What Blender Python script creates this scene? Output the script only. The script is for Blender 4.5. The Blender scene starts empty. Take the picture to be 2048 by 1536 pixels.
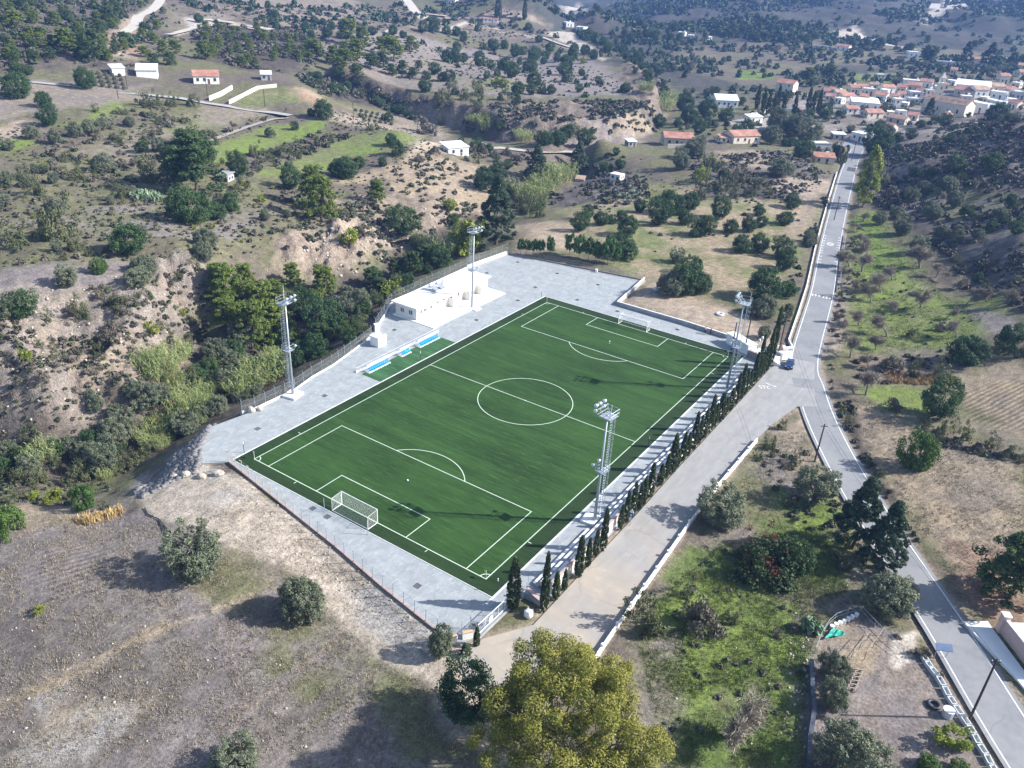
import bpy, math, random
import numpy as np
from mathutils import Vector, Matrix
from mathutils.geometry import tessellate_polygon

S = bpy.context.scene
COL = S.collection
PI = math.pi

# ------------------------------------------------------------------ camera, sky, sun, exposure
CAM = np.array([94.40, -69.65, 74.83])
F_PX, EUL = 1605.77, (1.0832, -0.0520, 0.6007)
cd = bpy.data.cameras.new('camera')
cam = bpy.data.objects.new('camera', cd)
COL.objects.link(cam)
cam.location = CAM
cam.rotation_euler = EUL
cd.sensor_width = 36.0
cd.lens = 36.0 * F_PX / 2048.0
cd.clip_start = 0.5
cd.clip_end = 12000
S.camera = cam

SUN_EL = math.radians(34.5)
SUN_AZ = math.atan2(0.839, 0.544)
w = bpy.data.worlds.new('World')
S.world = w
w.use_nodes = True
nt = w.node_tree
sky = nt.nodes.new('ShaderNodeTexSky')
sky.sky_type = 'NISHITA'
sky.sun_disc = False
sky.sun_elevation = SUN_EL
sky.sun_rotation = SUN_AZ
sky.altitude = 300
sky.dust_density = 1.6
nt.links.new(sky.outputs[0], nt.nodes['Background'].inputs[0])
nt.nodes['Background'].inputs[1].default_value = 0.125
sl = bpy.data.lights.new('sun', 'SUN')
sl.energy = 5.0
sl.angle = math.radians(0.53)
sl.color = (1.0, 0.975, 0.94)
sun = bpy.data.objects.new('sun', sl)
COL.objects.link(sun)
sun.location = (300, 200, 300)
sun.rotation_euler = Vector((math.sin(SUN_AZ) * math.cos(SUN_EL), math.cos(SUN_AZ) * math.cos(SUN_EL), math.sin(SUN_EL))).to_track_quat('Z', 'Y').to_euler()
S.view_settings.view_transform = 'Standard'
S.view_settings.look = 'None'
S.view_settings.gamma = 1.0
S.view_settings.use_curve_mapping = False
S.view_settings.exposure = 0.9
HAZE_DENSITY = 0.00017
S.render.engine = 'CYCLES'
S.cycles.max_bounces = 6
S.cycles.diffuse_bounces = 3
S.cycles.transparent_max_bounces = 8
S.cycles.volume_bounces = 0
S.cycles.use_denoising = True
S.cycles.sample_clamp_indirect = 4.0

# ------------------------------------------------------------------ geometry helpers
def tag(o, label=None, cat=None, group=None, kind=None):
    if label: o['label'] = label
    if cat: o['category'] = cat
    if group: o['group'] = group
    if kind: o['kind'] = kind
    return o

def thing(name, label, cat, loc=(0, 0, 0), rz=0.0, group=None):
    o = bpy.data.objects.new(name, None)
    COL.objects.link(o)
    o.location = loc
    o.rotation_euler = (0, 0, rz)
    o.empty_display_size = 0.2
    return tag(o, label, cat, group)

def link(name, me, parent=None, world=False):
    o = bpy.data.objects.new(name, me)
    COL.objects.link(o)
    if parent is not None:
        o.parent = parent
        if world and parent.type == 'EMPTY':
            o.matrix_parent_inverse = (Matrix.Translation(parent.location) @ parent.rotation_euler.to_matrix().to_4x4()).inverted()
    return o

def copy_tree(o, parent=None):
    c = o.copy()
    COL.objects.link(c)
    if parent is not None:
        c.parent = parent
    for ch in list(o.children):
        copy_tree(ch, c)
    return c

class MB:
    def __init__(s):
        s.v, s.f = [], []
    def add(s, vs, fs):
        n = len(s.v)
        s.v.extend([tuple(map(float, p)) for p in vs])
        s.f.extend([tuple(i + n for i in f) for f in fs])
        return s
    def box(s, cx, cy, z0, sx, sy, h, rz=0.0):
        c, n = math.cos(rz), math.sin(rz)
        vs = []
        for z in (z0, z0 + h):
            for a, b in ((-1, -1), (1, -1), (1, 1), (-1, 1)):
                x, y = a * sx / 2, b * sy / 2
                vs.append((cx + x * c - y * n, cy + x * n + y * c, z))
        return s.add(vs, [(3, 2, 1, 0), (4, 5, 6, 7), (0, 1, 5, 4), (1, 2, 6, 5), (2, 3, 7, 6), (3, 0, 4, 7)])
    def seg(s, p, q, wd, z0, z1, za=None, zb=None):
        """a wall from p to q: width wd, from z0 to z1 (za, zb: ground at either end)"""
        dx, dy = q[0] - p[0], q[1] - p[1]
        l = math.hypot(dx, dy) or 1
        nx, ny = -dy / l * wd / 2, dx / l * wd / 2
        za = 0 if za is None else za
        zb = za if zb is None else zb
        vs = [(p[0] + nx, p[1] + ny, za + z0), (p[0] - nx, p[1] - ny, za + z0), (q[0] - nx, q[1] - ny, zb + z0), (q[0] + nx, q[1] + ny, zb + z0),
              (p[0] + nx, p[1] + ny, za + z1), (p[0] - nx, p[1] - ny, za + z1), (q[0] - nx, q[1] - ny, zb + z1), (q[0] + nx, q[1] + ny, zb + z1)]
        return s.add(vs, [(0, 3, 2, 1), (4, 5, 6, 7), (0, 1, 5, 4), (1, 2, 6, 5), (2, 3, 7, 6), (3, 0, 4, 7)])
    def tube(s, p, q, r, n=6, r2=None, cap=True):
        p, q = Vector(p), Vector(q)
        d = q - p
        if d.length < 1e-6: return s
        d.normalize()
        a = d.orthogonal().normalized()
        b = d.cross(a)
        r2 = r if r2 is None else r2
        vs = []
        for c, rr in ((p, r), (q, r2)):
            for i in range(n):
                t = 2 * PI * i / n
                vs.append(c + (a * math.cos(t) + b * math.sin(t)) * rr)
        fs = [(i, (i + 1) % n, n + (i + 1) % n, n + i) for i in range(n)]
        if cap:
            fs += [tuple(range(n - 1, -1, -1)), tuple(range(n, 2 * n))]
        return s.add(vs, fs)
    def path(s, pts, r, n=6):
        for a, b in zip(pts[:-1], pts[1:]):
            s.tube(a, b, r, n)
        return s
    def prism(s, poly, z0, z1):
        n = len(poly)
        ar = sum(poly[i][0] * poly[(i + 1) % n][1] - poly[(i + 1) % n][0] * poly[i][1] for i in range(n))
        if ar < 0: poly = poly[::-1]
        vs = [(x, y, z0) for x, y in poly] + [(x, y, z1) for x, y in poly]
        tri = tessellate_polygon([[Vector((x, y, 0)) for x, y in poly]])
        fs = [(i, (i + 1) % n, n + (i + 1) % n, n + i) for i in range(n)]
        for t in tri:
            a, b, c = t
            (x1, y1), (x2, y2), (x3, y3) = poly[a], poly[b], poly[c]
            if (x2 - x1) * (y3 - y1) - (x3 - x1) * (y2 - y1) < 0: a, b, c = c, b, a
            fs.append((n + a, n + b, n + c))
            fs.append((c, b, a))
        return s.add(vs, fs)
    def sheet(s, poly, z):
        n = len(poly)
        ar = sum(poly[i][0] * poly[(i + 1) % n][1] - poly[(i + 1) % n][0] * poly[i][1] for i in range(n))
        if ar < 0: poly = poly[::-1]
        tri = tessellate_polygon([[Vector((x, y, 0)) for x, y in poly]])
        fs = []
        for a, b, c in tri:
            (x1, y1), (x2, y2), (x3, y3) = poly[a], poly[b], poly[c]
            fs.append((a, b, c) if (x2 - x1) * (y3 - y1) - (x3 - x1) * (y2 - y1) > 0 else (c, b, a))
        return s.add([(x, y, z) for x, y in poly], fs)
    def strip(s, p, q, wd, z):
        dx, dy = q[0] - p[0], q[1] - p[1]
        l = math.hypot(dx, dy) or 1
        nx, ny = -dy / l * wd / 2, dx / l * wd / 2
        return s.add([(p[0] + nx, p[1] + ny, z), (p[0] - nx, p[1] - ny, z), (q[0] - nx, q[1] - ny, z), (q[0] + nx, q[1] + ny, z)], [(0, 1, 2, 3)])
    def quad(s, a, b, c, d):
        return s.add([a, b, c, d], [(0, 1, 2, 3)])
    def blade(s, p, q, wd, side):
        """thin flat strip p-q, widened along the vector side"""
        p, q, e = Vector(p), Vector(q), Vector(side).normalized() * wd / 2
        return s.add([p - e, p + e, q + e, q - e], [(0, 1, 2, 3)])
    def ball(s, c, r, sz=1.0, nu=10, nv=7):
        vs, fs = [], []
        for i in range(nv + 1):
            ph = PI * i / nv
            for j in range(nu):
                t = 2 * PI * j / nu
                vs.append((c[0] + r * math.sin(ph) * math.cos(t), c[1] + r * math.sin(ph) * math.sin(t), c[2] + r * sz * math.cos(ph)))
        for i in range(nv):
            for j in range(nu):
                a, b = i * nu + j, i * nu + (j + 1) % nu
                fs.append((a, a + nu, b + nu, b))
        return s.add(vs, fs)
    def mesh(s, name, m=None, smooth=False):
        me = bpy.data.meshes.new(name)
        me.from_pydata(s.v, [], s.f)
        if m is not None: me.materials.append(m)
        if smooth:
            me.polygons.foreach_set('use_smooth', [True] * len(me.polygons))
        me.update()
        return me
    def build(s, name, m, parent=None, world=True, smooth=False):
        return link(name, s.mesh(name, m, smooth), parent, world)

def np_mesh(name, V, F, m, attrs=None, smooth=False):
    """V (n,3), F (k,4) or (k,3); attrs: {name: (n,3) colour or (n,) float on points}"""
    me = bpy.data.meshes.new(name)
    n, (k, q) = len(V), F.shape
    me.vertices.add(n)
    me.vertices.foreach_set('co', np.ascontiguousarray(V, dtype=np.float32).ravel())
    me.loops.add(k * q)
    me.loops.foreach_set('vertex_index', np.ascontiguousarray(F, dtype=np.int32).ravel())
    me.polygons.add(k)
    me.polygons.foreach_set('loop_start', np.arange(0, k * q, q, dtype=np.int32))
    if smooth:
        me.polygons.foreach_set('use_smooth', np.ones(k, dtype=bool))
    for an, a in (attrs or {}).items():
        if a.ndim == 1:
            at_ = me.attributes.new(an, 'FLOAT', 'POINT')
            at_.data.foreach_set('value', a.astype(np.float32))
        else:
            at_ = me.attributes.new(an, 'FLOAT_COLOR', 'POINT')
            at_.data.foreach_set('color', np.concatenate([a, np.ones((n, 1))], 1).astype(np.float32).ravel())
    if m is not None: me.materials.append(m)
    me.update(calc_edges=True)
    return me

# ------------------------------------------------------------------ materials
def newmat(name):
    m = bpy.data.materials.new(name)
    m.use_nodes = True
    t = m.node_tree
    return m, t, t.nodes['Principled BSDF']

def N(t, kind, **kw):
    n = t.nodes.new('ShaderNode' + kind)
    for k, v in kw.items():
        if hasattr(n, k): setattr(n, k, v)
        else: n.inputs[k].default_value = v
    return n

def mixc(t, fac, a, b, mode='MIX'):
    n = t.nodes.new('ShaderNodeMix')
    n.data_type = 'RGBA'
    n.blend_type = mode
    for sock, v in ((n.inputs[0], fac), (n.inputs[6], a), (n.inputs[7], b)):
        if isinstance(v, (int, float)): sock.default_value = v
        elif isinstance(v, tuple): sock.default_value = (*v, 1) if len(v) == 3 else v
        else: t.links.new(v, sock)
    return n.outputs[2]

def ramp(t, src, lo, hi):
    n = t.nodes.new('ShaderNodeMapRange')
    n.inputs[1].default_value, n.inputs[2].default_value = lo, hi
    t.links.new(src, n.inputs[0])
    return n.outputs[0]

def noise(t, scale, detail=4, stretch=None, rough=0.6, rot=0.0, coord='pos'):
    if coord == 'pos':
        src = t.nodes.new('ShaderNodeNewGeometry').outputs['Position']
    else:
        src = t.nodes.new('ShaderNodeTexCoord').outputs['Object']
    if stretch or rot:
        mp = t.nodes.new('ShaderNodeMapping')
        mp.inputs[3].default_value = stretch or (1, 1, 1)
        mp.inputs[2].default_value = (0, 0, rot)
        t.links.new(src, mp.inputs[0])
        src = mp.outputs[0]
    n = t.nodes.new('ShaderNodeTexNoise')
    n.inputs['Scale'].default_value = scale
    n.inputs['Detail'].default_value = detail
    n.inputs['Roughness'].default_value = rough
    t.links.new(src, n.inputs['Vector'])
    return n.outputs['Fac']

def bump(t, b, h, dist, strength=1.0):
    n = t.nodes.new('ShaderNodeBump')
    n.inputs['Distance'].default_value = dist
    n.inputs['Strength'].default_value = strength
    t.links.new(h, n.inputs['Height'])
    t.links.new(n.outputs[0], b.inputs['Normal'])

def mat(name, c1, c2=None, scale=1.5, rough=0.85, spec=0.3, metal=0.0, c3=None, scale3=0.15, bmp=0.0, stretch=None, coord='pos', lo=0.38, hi=0.62):
    m, t, b = newmat(name)
    b.inputs['Roughness'].default_value = rough
    b.inputs['Specular IOR Level'].default_value = spec
    b.inputs['Metallic'].default_value = metal
    if c2 is None: c2 = tuple(x * 0.82 for x in c1)
    f = noise(t, scale, 5, stretch, coord=coord)
    col = mixc(t, ramp(t, f, lo, hi), c1, c2)
    if c3 is not None:
        col = mixc(t, ramp(t, noise(t, scale3, 4, coord=coord), 0.42, 0.66), col, c3)
    t.links.new(col, b.inputs['Base Color'])
    if bmp: bump(t, b, f, bmp)
    return m

def leafmat(name, c1, c2, trans=0.25, tip=None):
    """foliage: colour differs from tree to tree and from leaf to leaf (attribute 'shade')"""
    m, t, b = newmat(name)
    b.inputs['Roughness'].default_value = 0.62
    b.inputs['Specular IOR Level'].default_value = 0.25
    oi = t.nodes.new('ShaderNodeObjectInfo')
    col = mixc(t, oi.outputs['Random'], c1, c2)
    at_ = t.nodes.new('ShaderNodeAttribute')
    at_.attribute_name = 'shade'
    dk = mixc(t, 1.0, col, (0.62, 0.66, 0.6), 'MULTIPLY')
    lt = tip if tip else mixc(t, 1.0, col, (1.55, 1.5, 1.3), 'MULTIPLY')
    col2 = mixc(t, at_.outputs['Fac'], dk, lt)
    t.links.new(col2, b.inputs['Base Color'])
    tr = t.nodes.new('ShaderNodeBsdfTranslucent')
    t.links.new(col2, tr.inputs[0])
    mx = t.nodes.new('ShaderNodeMixShader')
    mx.inputs[0].default_value = trans
    out = [n for n in t.nodes if n.type == 'OUTPUT_MATERIAL'][0]
    t.links.new(b.outputs[0], mx.inputs[1])
    t.links.new(tr.outputs[0], mx.inputs[2])
    t.links.new(mx.outputs[0], out.inputs[0])
    return m

# ------------------------------------------------------------------ numpy noise
def vnoise(x, y, seed=0):
    xi, yi = np.floor(x).astype(np.int64), np.floor(y).astype(np.int64)
    fx, fy = x - xi, y - yi
    fx, fy = fx * fx * (3 - 2 * fx), fy * fy * (3 - 2 * fy)
    def hsh(i, j):
        n = (i * 374761393 + j * 668265263 + seed * 974634777) & 0x7fffffff
        n = ((n ^ (n >> 13)) * 1274126177) & 0x7fffffff
        return ((n ^ (n >> 16)) & 0xffff) / 65535.0
    return (hsh(xi, yi) * (1 - fx) + hsh(xi + 1, yi) * fx) * (1 - fy) + (hsh(xi, yi + 1) * (1 - fx) + hsh(xi + 1, yi + 1) * fx) * fy

def fbm(x, y, sc, oct=4, seed=0):
    r, a, tot = 0, 1.0, 0
    for k in range(oct):
        r = r + a * vnoise(x * sc + 17.3 * k, y * sc - 9.1 * k, seed + k)
        tot += a
        a *= 0.55
        sc *= 2.1
    return r / tot

def sstep(a, b, x):
    t = np.clip((x - a) / (b - a), 0, 1)
    return t * t * (3 - 2 * t)

def poly_sd(poly, X, Y):
    """signed distance to a polygon, negative inside"""
    P = np.array(poly, float)
    Q = np.roll(P, -1, 0)
    d2 = np.full(X.shape, 1e18)
    ins = np.zeros(X.shape, bool)
    for (ax, ay), (bx, by) in zip(P, Q):
        ex, ey = bx - ax, by - ay
        l2 = ex * ex + ey * ey + 1e-12
        t = np.clip(((X - ax) * ex + (Y - ay) * ey) / l2, 0, 1)
        d2 = np.minimum(d2, (X - ax - t * ex) ** 2 + (Y - ay - t * ey) ** 2)
        c = (ay > Y) != (by > Y)
        with np.errstate(divide='ignore', invalid='ignore'):
            ins ^= c & (X < (bx - ax) * (Y - ay) / (by - ay + 1e-15) + ax)
    d = np.sqrt(d2)
    return np.where(ins, -d, d)

def line_d(pts, X, Y):
    d2 = np.full(X.shape, 1e18)
    for (ax, ay), (bx, by) in zip(pts[:-1], pts[1:]):
        ex, ey = bx - ax, by - ay
        t = np.clip(((X - ax) * ex + (Y - ay) * ey) / (ex * ex + ey * ey + 1e-12), 0, 1)
        d2 = np.minimum(d2, (X - ax - t * ex) ** 2 + (Y - ay - t * ey) ** 2)
    return np.sqrt(d2)
# ------------------------------------------------------------------ the lie of the land: survey points, seen from the camera's station
def rotm(e):
    c, s = np.cos, np.sin
    X = np.array([[1, 0, 0], [0, c(e[0]), -s(e[0])], [0, s(e[0]), c(e[0])]])
    Y = np.array([[c(e[1]), 0, s(e[1])], [0, 1, 0], [-s(e[1]), 0, c(e[1])]])
    Z = np.array([[c(e[2]), -s(e[2]), 0], [s(e[2]), c(e[2]), 0], [0, 0, 1]])
    return Z @ Y @ X
RM = rotm(EUL)
def ray(u, v):
    return RM @ np.array([(u - 1024) / F_PX, -(v - 768) / F_PX, -1.0])
def on_z(u, v, z):
    d = ray(u, v)
    p = CAM + d * ((z - CAM[2]) / d[2])
    return (p[0], p[1], z)
def on_d(u, v, dist):
    d = ray(u, v)
    p = CAM + d * (dist / math.hypot(d[0], d[1]))
    return tuple(p)

Zp = [  # sight lines met at a height
 (100,1100,-2.2),(300,1300,-1.2),(0,1536,-3),(600,1300,-.7),(600,1500,-1),(250,1010,-2.2),(0,1030,-4.5),(450,960,-.9),(750,1150,-.7),(850,1340,-.3),(1100,1536,-.4),
 (390,890,-1.8),(345,922,-2.4),(300,958,-3),(270,988,-3.2),(380,935,-.9),(330,970,-1.6),(0,905,-8.3),(150,900,-8.4),(250,880,-8.5),(330,850,-8.5),(410,790,-9),(480,740,-9),(560,690,-9),(640,640,-7),(710,590,-7.5),(770,555,-7),(850,520,-6),(920,480,-5.5),(975,430,-4.5),(1060,385,-4),(1110,355,-3.5),(1150,332,-3),
 (960,293,2),(1100,298,1),(1200,303,1),(1000,277,-1),(1200,287,0),(1310,268,0),(1100,283,-.4),(1335,215,0),(1310,178,3),(1260,130,6),(1230,90,9),(1180,62,12),
 (930,312,3),(950,340,1.5),(350,690,-3.5),(100,790,-1.4),(250,800,-4),(50,850,-5),(330,760,-5),(400,640,-3),(450,690,-7),(600,560,-3),
 (1660,600,0),(1690,430,0),(1705,330,.5),(1720,290,1),(1400,450,.6),(1300,400,.2),(1500,420,1),(1490,322,4),(1600,335,3),(1400,300,2.5),(1250,330,.3),(1060,470,.3),(1200,440,.3),(1450,560,.5),(1300,590,.6),
 (1800,560,.8),(1950,560,3.5),(2047,600,6.5),(2047,480,12),(1850,470,3),(1920,400,8),(1780,370,4.5),(1850,330,11),(1950,290,18),(2047,245,26),
 (1750,262,4),(1900,235,7),(2040,212,11),(1700,230,6),(1600,200,5),(1480,210,3),(1400,230,2),(1550,250,3),(1900,180,10),(1750,180,8),(2047,150,15),(1900,120,15),(1600,130,9),(1450,130,7),(1500,180,5),
 (1400,80,14),(1600,80,17),(1800,80,21),(2047,80,27),(1750,700,0),(1900,800,.8),(2047,900,2),(1800,1000,.3),(1950,1050,1),(2047,1180,1),(1500,1100,-.6),(1400,1300,-.8),(1600,1300,-.7),(1750,1400,-.4),(1900,1536,-.2),(1500,1536,-1)]
Dp = [  # sight lines met at a distance over the ground
 (780,160,480),(1000,150,520),(1200,150,560),(900,100,640),(1100,100,690),(1000,60,780),(900,20,880),(800,60,720),(700,30,760),(1150,60,860),(1080,30,950),
 (600,100,560),(400,60,580),(200,60,520),(100,0,620),(0,60,480),(400,0,720),(700,0,900),(250,100,470),(100,120,430),(300,150,420),(420,160,415),(200,180,385),(0,170,390),(0,250,340),(200,250,335),(400,230,360),(560,230,365),(600,180,400),(650,260,345),(800,270,340),
 (400,300,305),(700,330,300),(850,320,310),(200,350,280),(0,330,290),(0,450,232),(200,450,225),(400,450,226),(600,420,250),(550,470,224),(100,570,188),(250,550,190),(380,540,196),(700,470,234),(800,430,256),(850,380,280),(0,650,175),(150,680,172),(300,640,177),
 (1400,30,1150),(1600,20,1300),(1850,20,1600),(2047,10,1900),(1300,30,1200),(1150,15,1500),(1000,8,1150)]
pins = [on_z(*p) for p in Zp] + [on_d(*p) for p in Dp]
pins += [(-2, -4, -.3), (25, -9, -.4), (48, -12, -.1), (50, 92, 0), (-27, 113, -.2), (12, 122, .2), (14, 100, .1), (20, 40, 0), (55, 40, 0), (65, 60, 0), (65, 5, 0), (90, 40, 0), (110, 14, 0), (140, -30, 0),
         (-9, 10, -.2), (-14, 30, -.4), (-20, 50, -.4), (-28, 80, -.4), (-29, 100, -.2), (150, 0, 1), (130, -60, -1), (94, -70, -2), (60, -70, -2), (0, -80, -4), (-70, -60, -9), (200, 100, 11), (170, 55, 4),
         (-2500, 3000, 75), (-1500, 3600, 85), (-500, 3900, 90), (600, 4000, 95), (-3500, 1500, 85), (-1000, 2300, 40), (0, 2900, 70), (-300, 1900, 40), (-3000, -1000, 60), (2000, 2500, 90), (2500, 500, 60), (500, -2500, 0), (-1500, -2000, 30)]
def plan(u, v, dist, z):
    d = ray(u, v); k = dist / math.hypot(d[0], d[1])
    return (CAM[0] + d[0] * k, CAM[1] + d[1] * k, z)
pins += [plan(1060, 30, 1080, 10), plan(1120, 55, 960, 6), plan(1000, 10, 1350, 14), plan(760, 200, 400, 2), plan(860, 230, 375, -1)]
pins = np.array(pins)
ORG = CAM[:2]
def polar(x, y):
    dx, dy = x - ORG[0], y - ORG[1]
    return np.hypot(dx, dy), np.arctan2(dx * -0.5652 + dy * 0.8250, dx * 0.8250 + dy * 0.5652) - PI / 2   # 0 = straight ahead, + = to the left
def tps_xy(x, y):
    r, th = polar(x, y)
    return np.stack([np.sin(th) * 1.6, np.cos(th) * 1.6, np.log(np.maximum(r, 8.0)) * 1.0], -1)
def fit(pts):
    X = tps_xy(pts[:, 0], pts[:, 1])
    D = np.linalg.norm(X[:, None] - X[None], axis=2)
    n = len(X)
    A = np.zeros((n + 1, n + 1))
    A[:n, :n] = np.sqrt(D * D + 0.0001) + np.eye(n) * 0.02
    A[:n, n] = A[n, :n] = 1
    return X, np.linalg.solve(A, np.append(pts[:, 2], 0))
# the rock scarp of the gorge: a step in the land along its foot line
SCARP = [on_z(*p)[:2] for p in ((650, 172, 7), (760, 205, 3), (870, 233, 1), (950, 258, 0), (992, 276, -.5), (1050, 281, -.5), (1100, 284, -.5), (1150, 287, -.5), (1205, 287, -.3), (1260, 279, 0), (1312, 268, 0), (1332, 240, .5), (1336, 212, 1), (1312, 180, 3))] + [on_d(1190, 80, 800)[:2], on_d(900, 60, 800)[:2], on_d(700, 90, 620)[:2]]
def scarp(x, y):
    x, y = np.asarray(x, float).ravel(), np.asarray(y, float).ravel()
    s = np.zeros(len(x))
    r_, _t = polar(x, y)
    k = np.nonzero((r_ > 330) & (r_ < 850))[0]
    q = -poly_sd(SCARP, x[k], y[k]) + (fbm(x[k], y[k], 1 / 9., 3, 71) - .5) * 7
    s[k] = sstep(0, 10, q) * (1 - sstep(35, 170, q)) * 10.5
    return s
pins[:, 2] -= scarp(pins[:, 0], pins[:, 1])
KX, KW = fit(pins)
def base_h(x, y):
    x, y = np.asarray(x, float).ravel(), np.asarray(y, float).ravel()
    out = np.empty(len(x))
    for i in range(0, len(x), 20000):
        X = tps_xy(x[i:i + 20000], y[i:i + 20000])
        d2 = (X * X).sum(1)[:, None] + (KX * KX).sum(1)[None] - 2 * X @ KX.T
        out[i:i + 20000] = np.sqrt(np.maximum(d2, 0) + 0.0001) @ KW[:-1] + KW[-1]
    return out + scarp(x, y)

# plan shapes of the level places
YARD = [(-2.5, -3.1), (26.3, -7.6), (37.2, -9.7), (47.9, -11.4), (51.3, -11.9), (52.5, -8.8), (52.7, -2), (53.2, .3), (56, .2), (56, 93.5), (53.6, 95.6), (43.5, 99.4), (33, 100.3), (14.2, 100.4), (11.6, 121), (-28, 113.8), (-29.2, 96), (-27.6, 66), (-26.2, 62), (-24.3, 58.6), (-20.6, 50.4), (-16.8, 41.6), (-14.5, 32), (-13.9, 26), (-12.6, 20.4), (-12.3, 11), (-13.7, 2), (-8.5, -5.5), (-5.4, -6)]
SIDE_ROAD = [(56.9, -3.2), (56.9, 29), (56.7, 40), (56.6, 68), (56.4, 91), (57.4, 96), (59, 99.4), (63.4, 100), (66.6, 88), (69.5, 80), (66.3, 77.5), (64.6, 67), (64.1, 59), (63.9, 41), (64.2, 28.5), (65.4, 3), (66, -5), (65, -11), (61, -15.5), (56.5, -16), (52.6, -13.2), (52.3, -11.5), (53.2, -9)]
ROAD_C = [(150, -46), (134, -20.5), (122, -1.5), (110.3, 14.6), (101, 28.8), (91, 43.2), (83.5, 54.6), (77, 65.5), (71, 76.6), (65.6, 88.6), (60.8, 101.5), (52.6, 145), (44.5, 182), (34.5, 230), (24, 283), (14, 336), (9, 366), (2, 384)]
ROAD_W = 6.7
TRACK = None
R_MIN, R_MAX = 26.0, 4300.0
nr = 650
RR = np.exp(np.linspace(math.log(R_MIN), math.log(R_MAX), nr))
TT = np.concatenate([np.arange(-0.80, 0.80, 0.0029), np.linspace(0.80, 2 * PI - 0.80, 90)[:-1]])
nth = len(TT)
def th_dir(th):
    a = th + PI / 2   # undo polar()
    lx, ly = np.cos(a), np.sin(a)
    return lx * 0.8250 - ly * 0.5652, lx * 0.5652 + ly * 0.8250
dxT, dyT = th_dir(TT)
GX = ORG[0] + RR[:, None] * dxT[None]
GY = ORG[1] + RR[:, None] * dyT[None]
H0 = base_h(GX, GY).reshape(nr, nth)
LR = np.log(RR)
def h0(x, y, H=None):
    """height of the smooth land at x, y (bilinear in the survey grid)"""
    H = H0 if H is None else H
    x, y = np.atleast_1d(np.asarray(x, float)), np.atleast_1d(np.asarray(y, float))
    r, th = polar(x, y)
    th = np.where(th < -0.80, th + 2 * PI, th)
    th = np.where(th > 2 * PI - 0.8, th - 2 * PI, th)
    i = np.clip((np.log(np.maximum(r, R_MIN)) - LR[0]) / (LR[1] - LR[0]), 0, nr - 1.001)
    j = np.interp(th, np.append(TT, 2 * PI - 0.80), np.arange(nth + 1))
    j = np.clip(j, 0, nth - 1e-6)
    i0, j0 = i.astype(int), j.astype(int)
    fi, fj = i - i0, j - j0
    j1 = (j0 + 1) % nth
    return (H[i0, j0] * (1 - fi) + H[i0 + 1, j0] * fi) * (1 - fj) + (H[i0, j1] * (1 - fi) + H[i0 + 1, j1] * fi) * fj
def level(X, Y, H):
    """terraces the yard, the side road and the main road into the land"""
    H = H.copy()
    dy_ = poly_sd(YARD, X, Y)
    wy = 1 - sstep(0.0, 3.2, dy_)
    H = H * (1 - wy) + (-0.02) * wy
    ds = poly_sd(SIDE_ROAD, X, Y)
    wsd = 1 - sstep(0.3, 5, ds)
    H = H * (1 - wsd)
    return H, dy_, ds
near = (RR < 330)
DY = np.full(H0.shape, 1e3); DS = np.full(H0.shape, 1e3)
H0[near], DY[near], DS[near] = level(GX[near], GY[near], H0[near])
_st = np.exp(np.linspace(math.log(30), math.log(6000), 900))
def at(u, v):
    """where the sight line through a point of the photograph meets the land"""
    d = ray(u, v)
    hl = math.hypot(d[0], d[1])
    X, Y, Zr = CAM[0] + d[0] / hl * _st, CAM[1] + d[1] / hl * _st, CAM[2] + d[2] / hl * _st
    below = np.nonzero(Zr <= h0(X, Y))[0]
    if len(below) == 0:
        k = len(_st) - 1
    else:
        k = below[0]
    if k == 0: return float(X[0]), float(Y[0])
    a, b = _st[k - 1], _st[k]
    for _ in range(22):
        m = (a + b) / 2
        if CAM[2] + d[2] / hl * m <= h0(CAM[0] + d[0] / hl * m, CAM[1] + d[1] / hl * m)[0]: b = m
        else: a = m
    return float(CAM[0] + d[0] / hl * b), float(CAM[1] + d[1] / hl * b)
TILES = {'A': (0, 0), 'B': (674, 0), 'C': (1348, 0), 'D': (0, 500), 'E': (674, 500), 'F': (1348, 500), 'G': (0, 1011), 'H': (674, 1011), 'I': (1348, 1011)}
TS = 2.9257
def px(tile, x, y):
    o = TILES[tile]
    return o[0] + x / TS, o[1] + y / TS
def att(tile, x, y):
    return at(*px(tile, x, y))
def m_per_px(x, y, z=0):
    return float(np.dot(np.array([x, y, z]) - CAM, -RM[:, 2])) / F_PX
def pxl(s):
    """'u,v u,v' -> plan points"""
    return [at(*map(float, q.split(','))) for q in s.split()]
def G(x, y):
    return float(h0(x, y)[0])
# ------------------------------------------------------------------ ground cover: plan regions, each with its own soil or grass colour; the gorge has shade painted in
PAL = {'dry': (.25, .215, .17), 'dry2': (.19, .165, .135), 'weed': (.215, .192, .17), 'weed2': (.155, .137, .122), 'soil': (.36, .30, .235), 'soil2': (.29, .24, .185), 'bank': (.31, .272, .235), 'track': (.44, .385, .315), 'track2': (.385, .325, .255), 'pale': (.50, .45, .385), 'rock': (.43, .36, .285), 'rock2': (.28, .225, .18),
       'green': (.115, .165, .045), 'green2': (.165, .185, .08), 'lime': (.17, .23, .055), 'olive': (.165, .165, .088), 'scrub': (.092, .082, .074), 'scrub2': (.145, .125, .10), 'red': (.30, .20, .145), 'grey': (.36, .345, .32), 'tan': (.33, .27, .19), 'dark': (.085, .07, .055), 'mauve': (.225, .20, .19), 'far': (.062, .072, .056), 'far2': (.17, .155, .115)}
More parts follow.
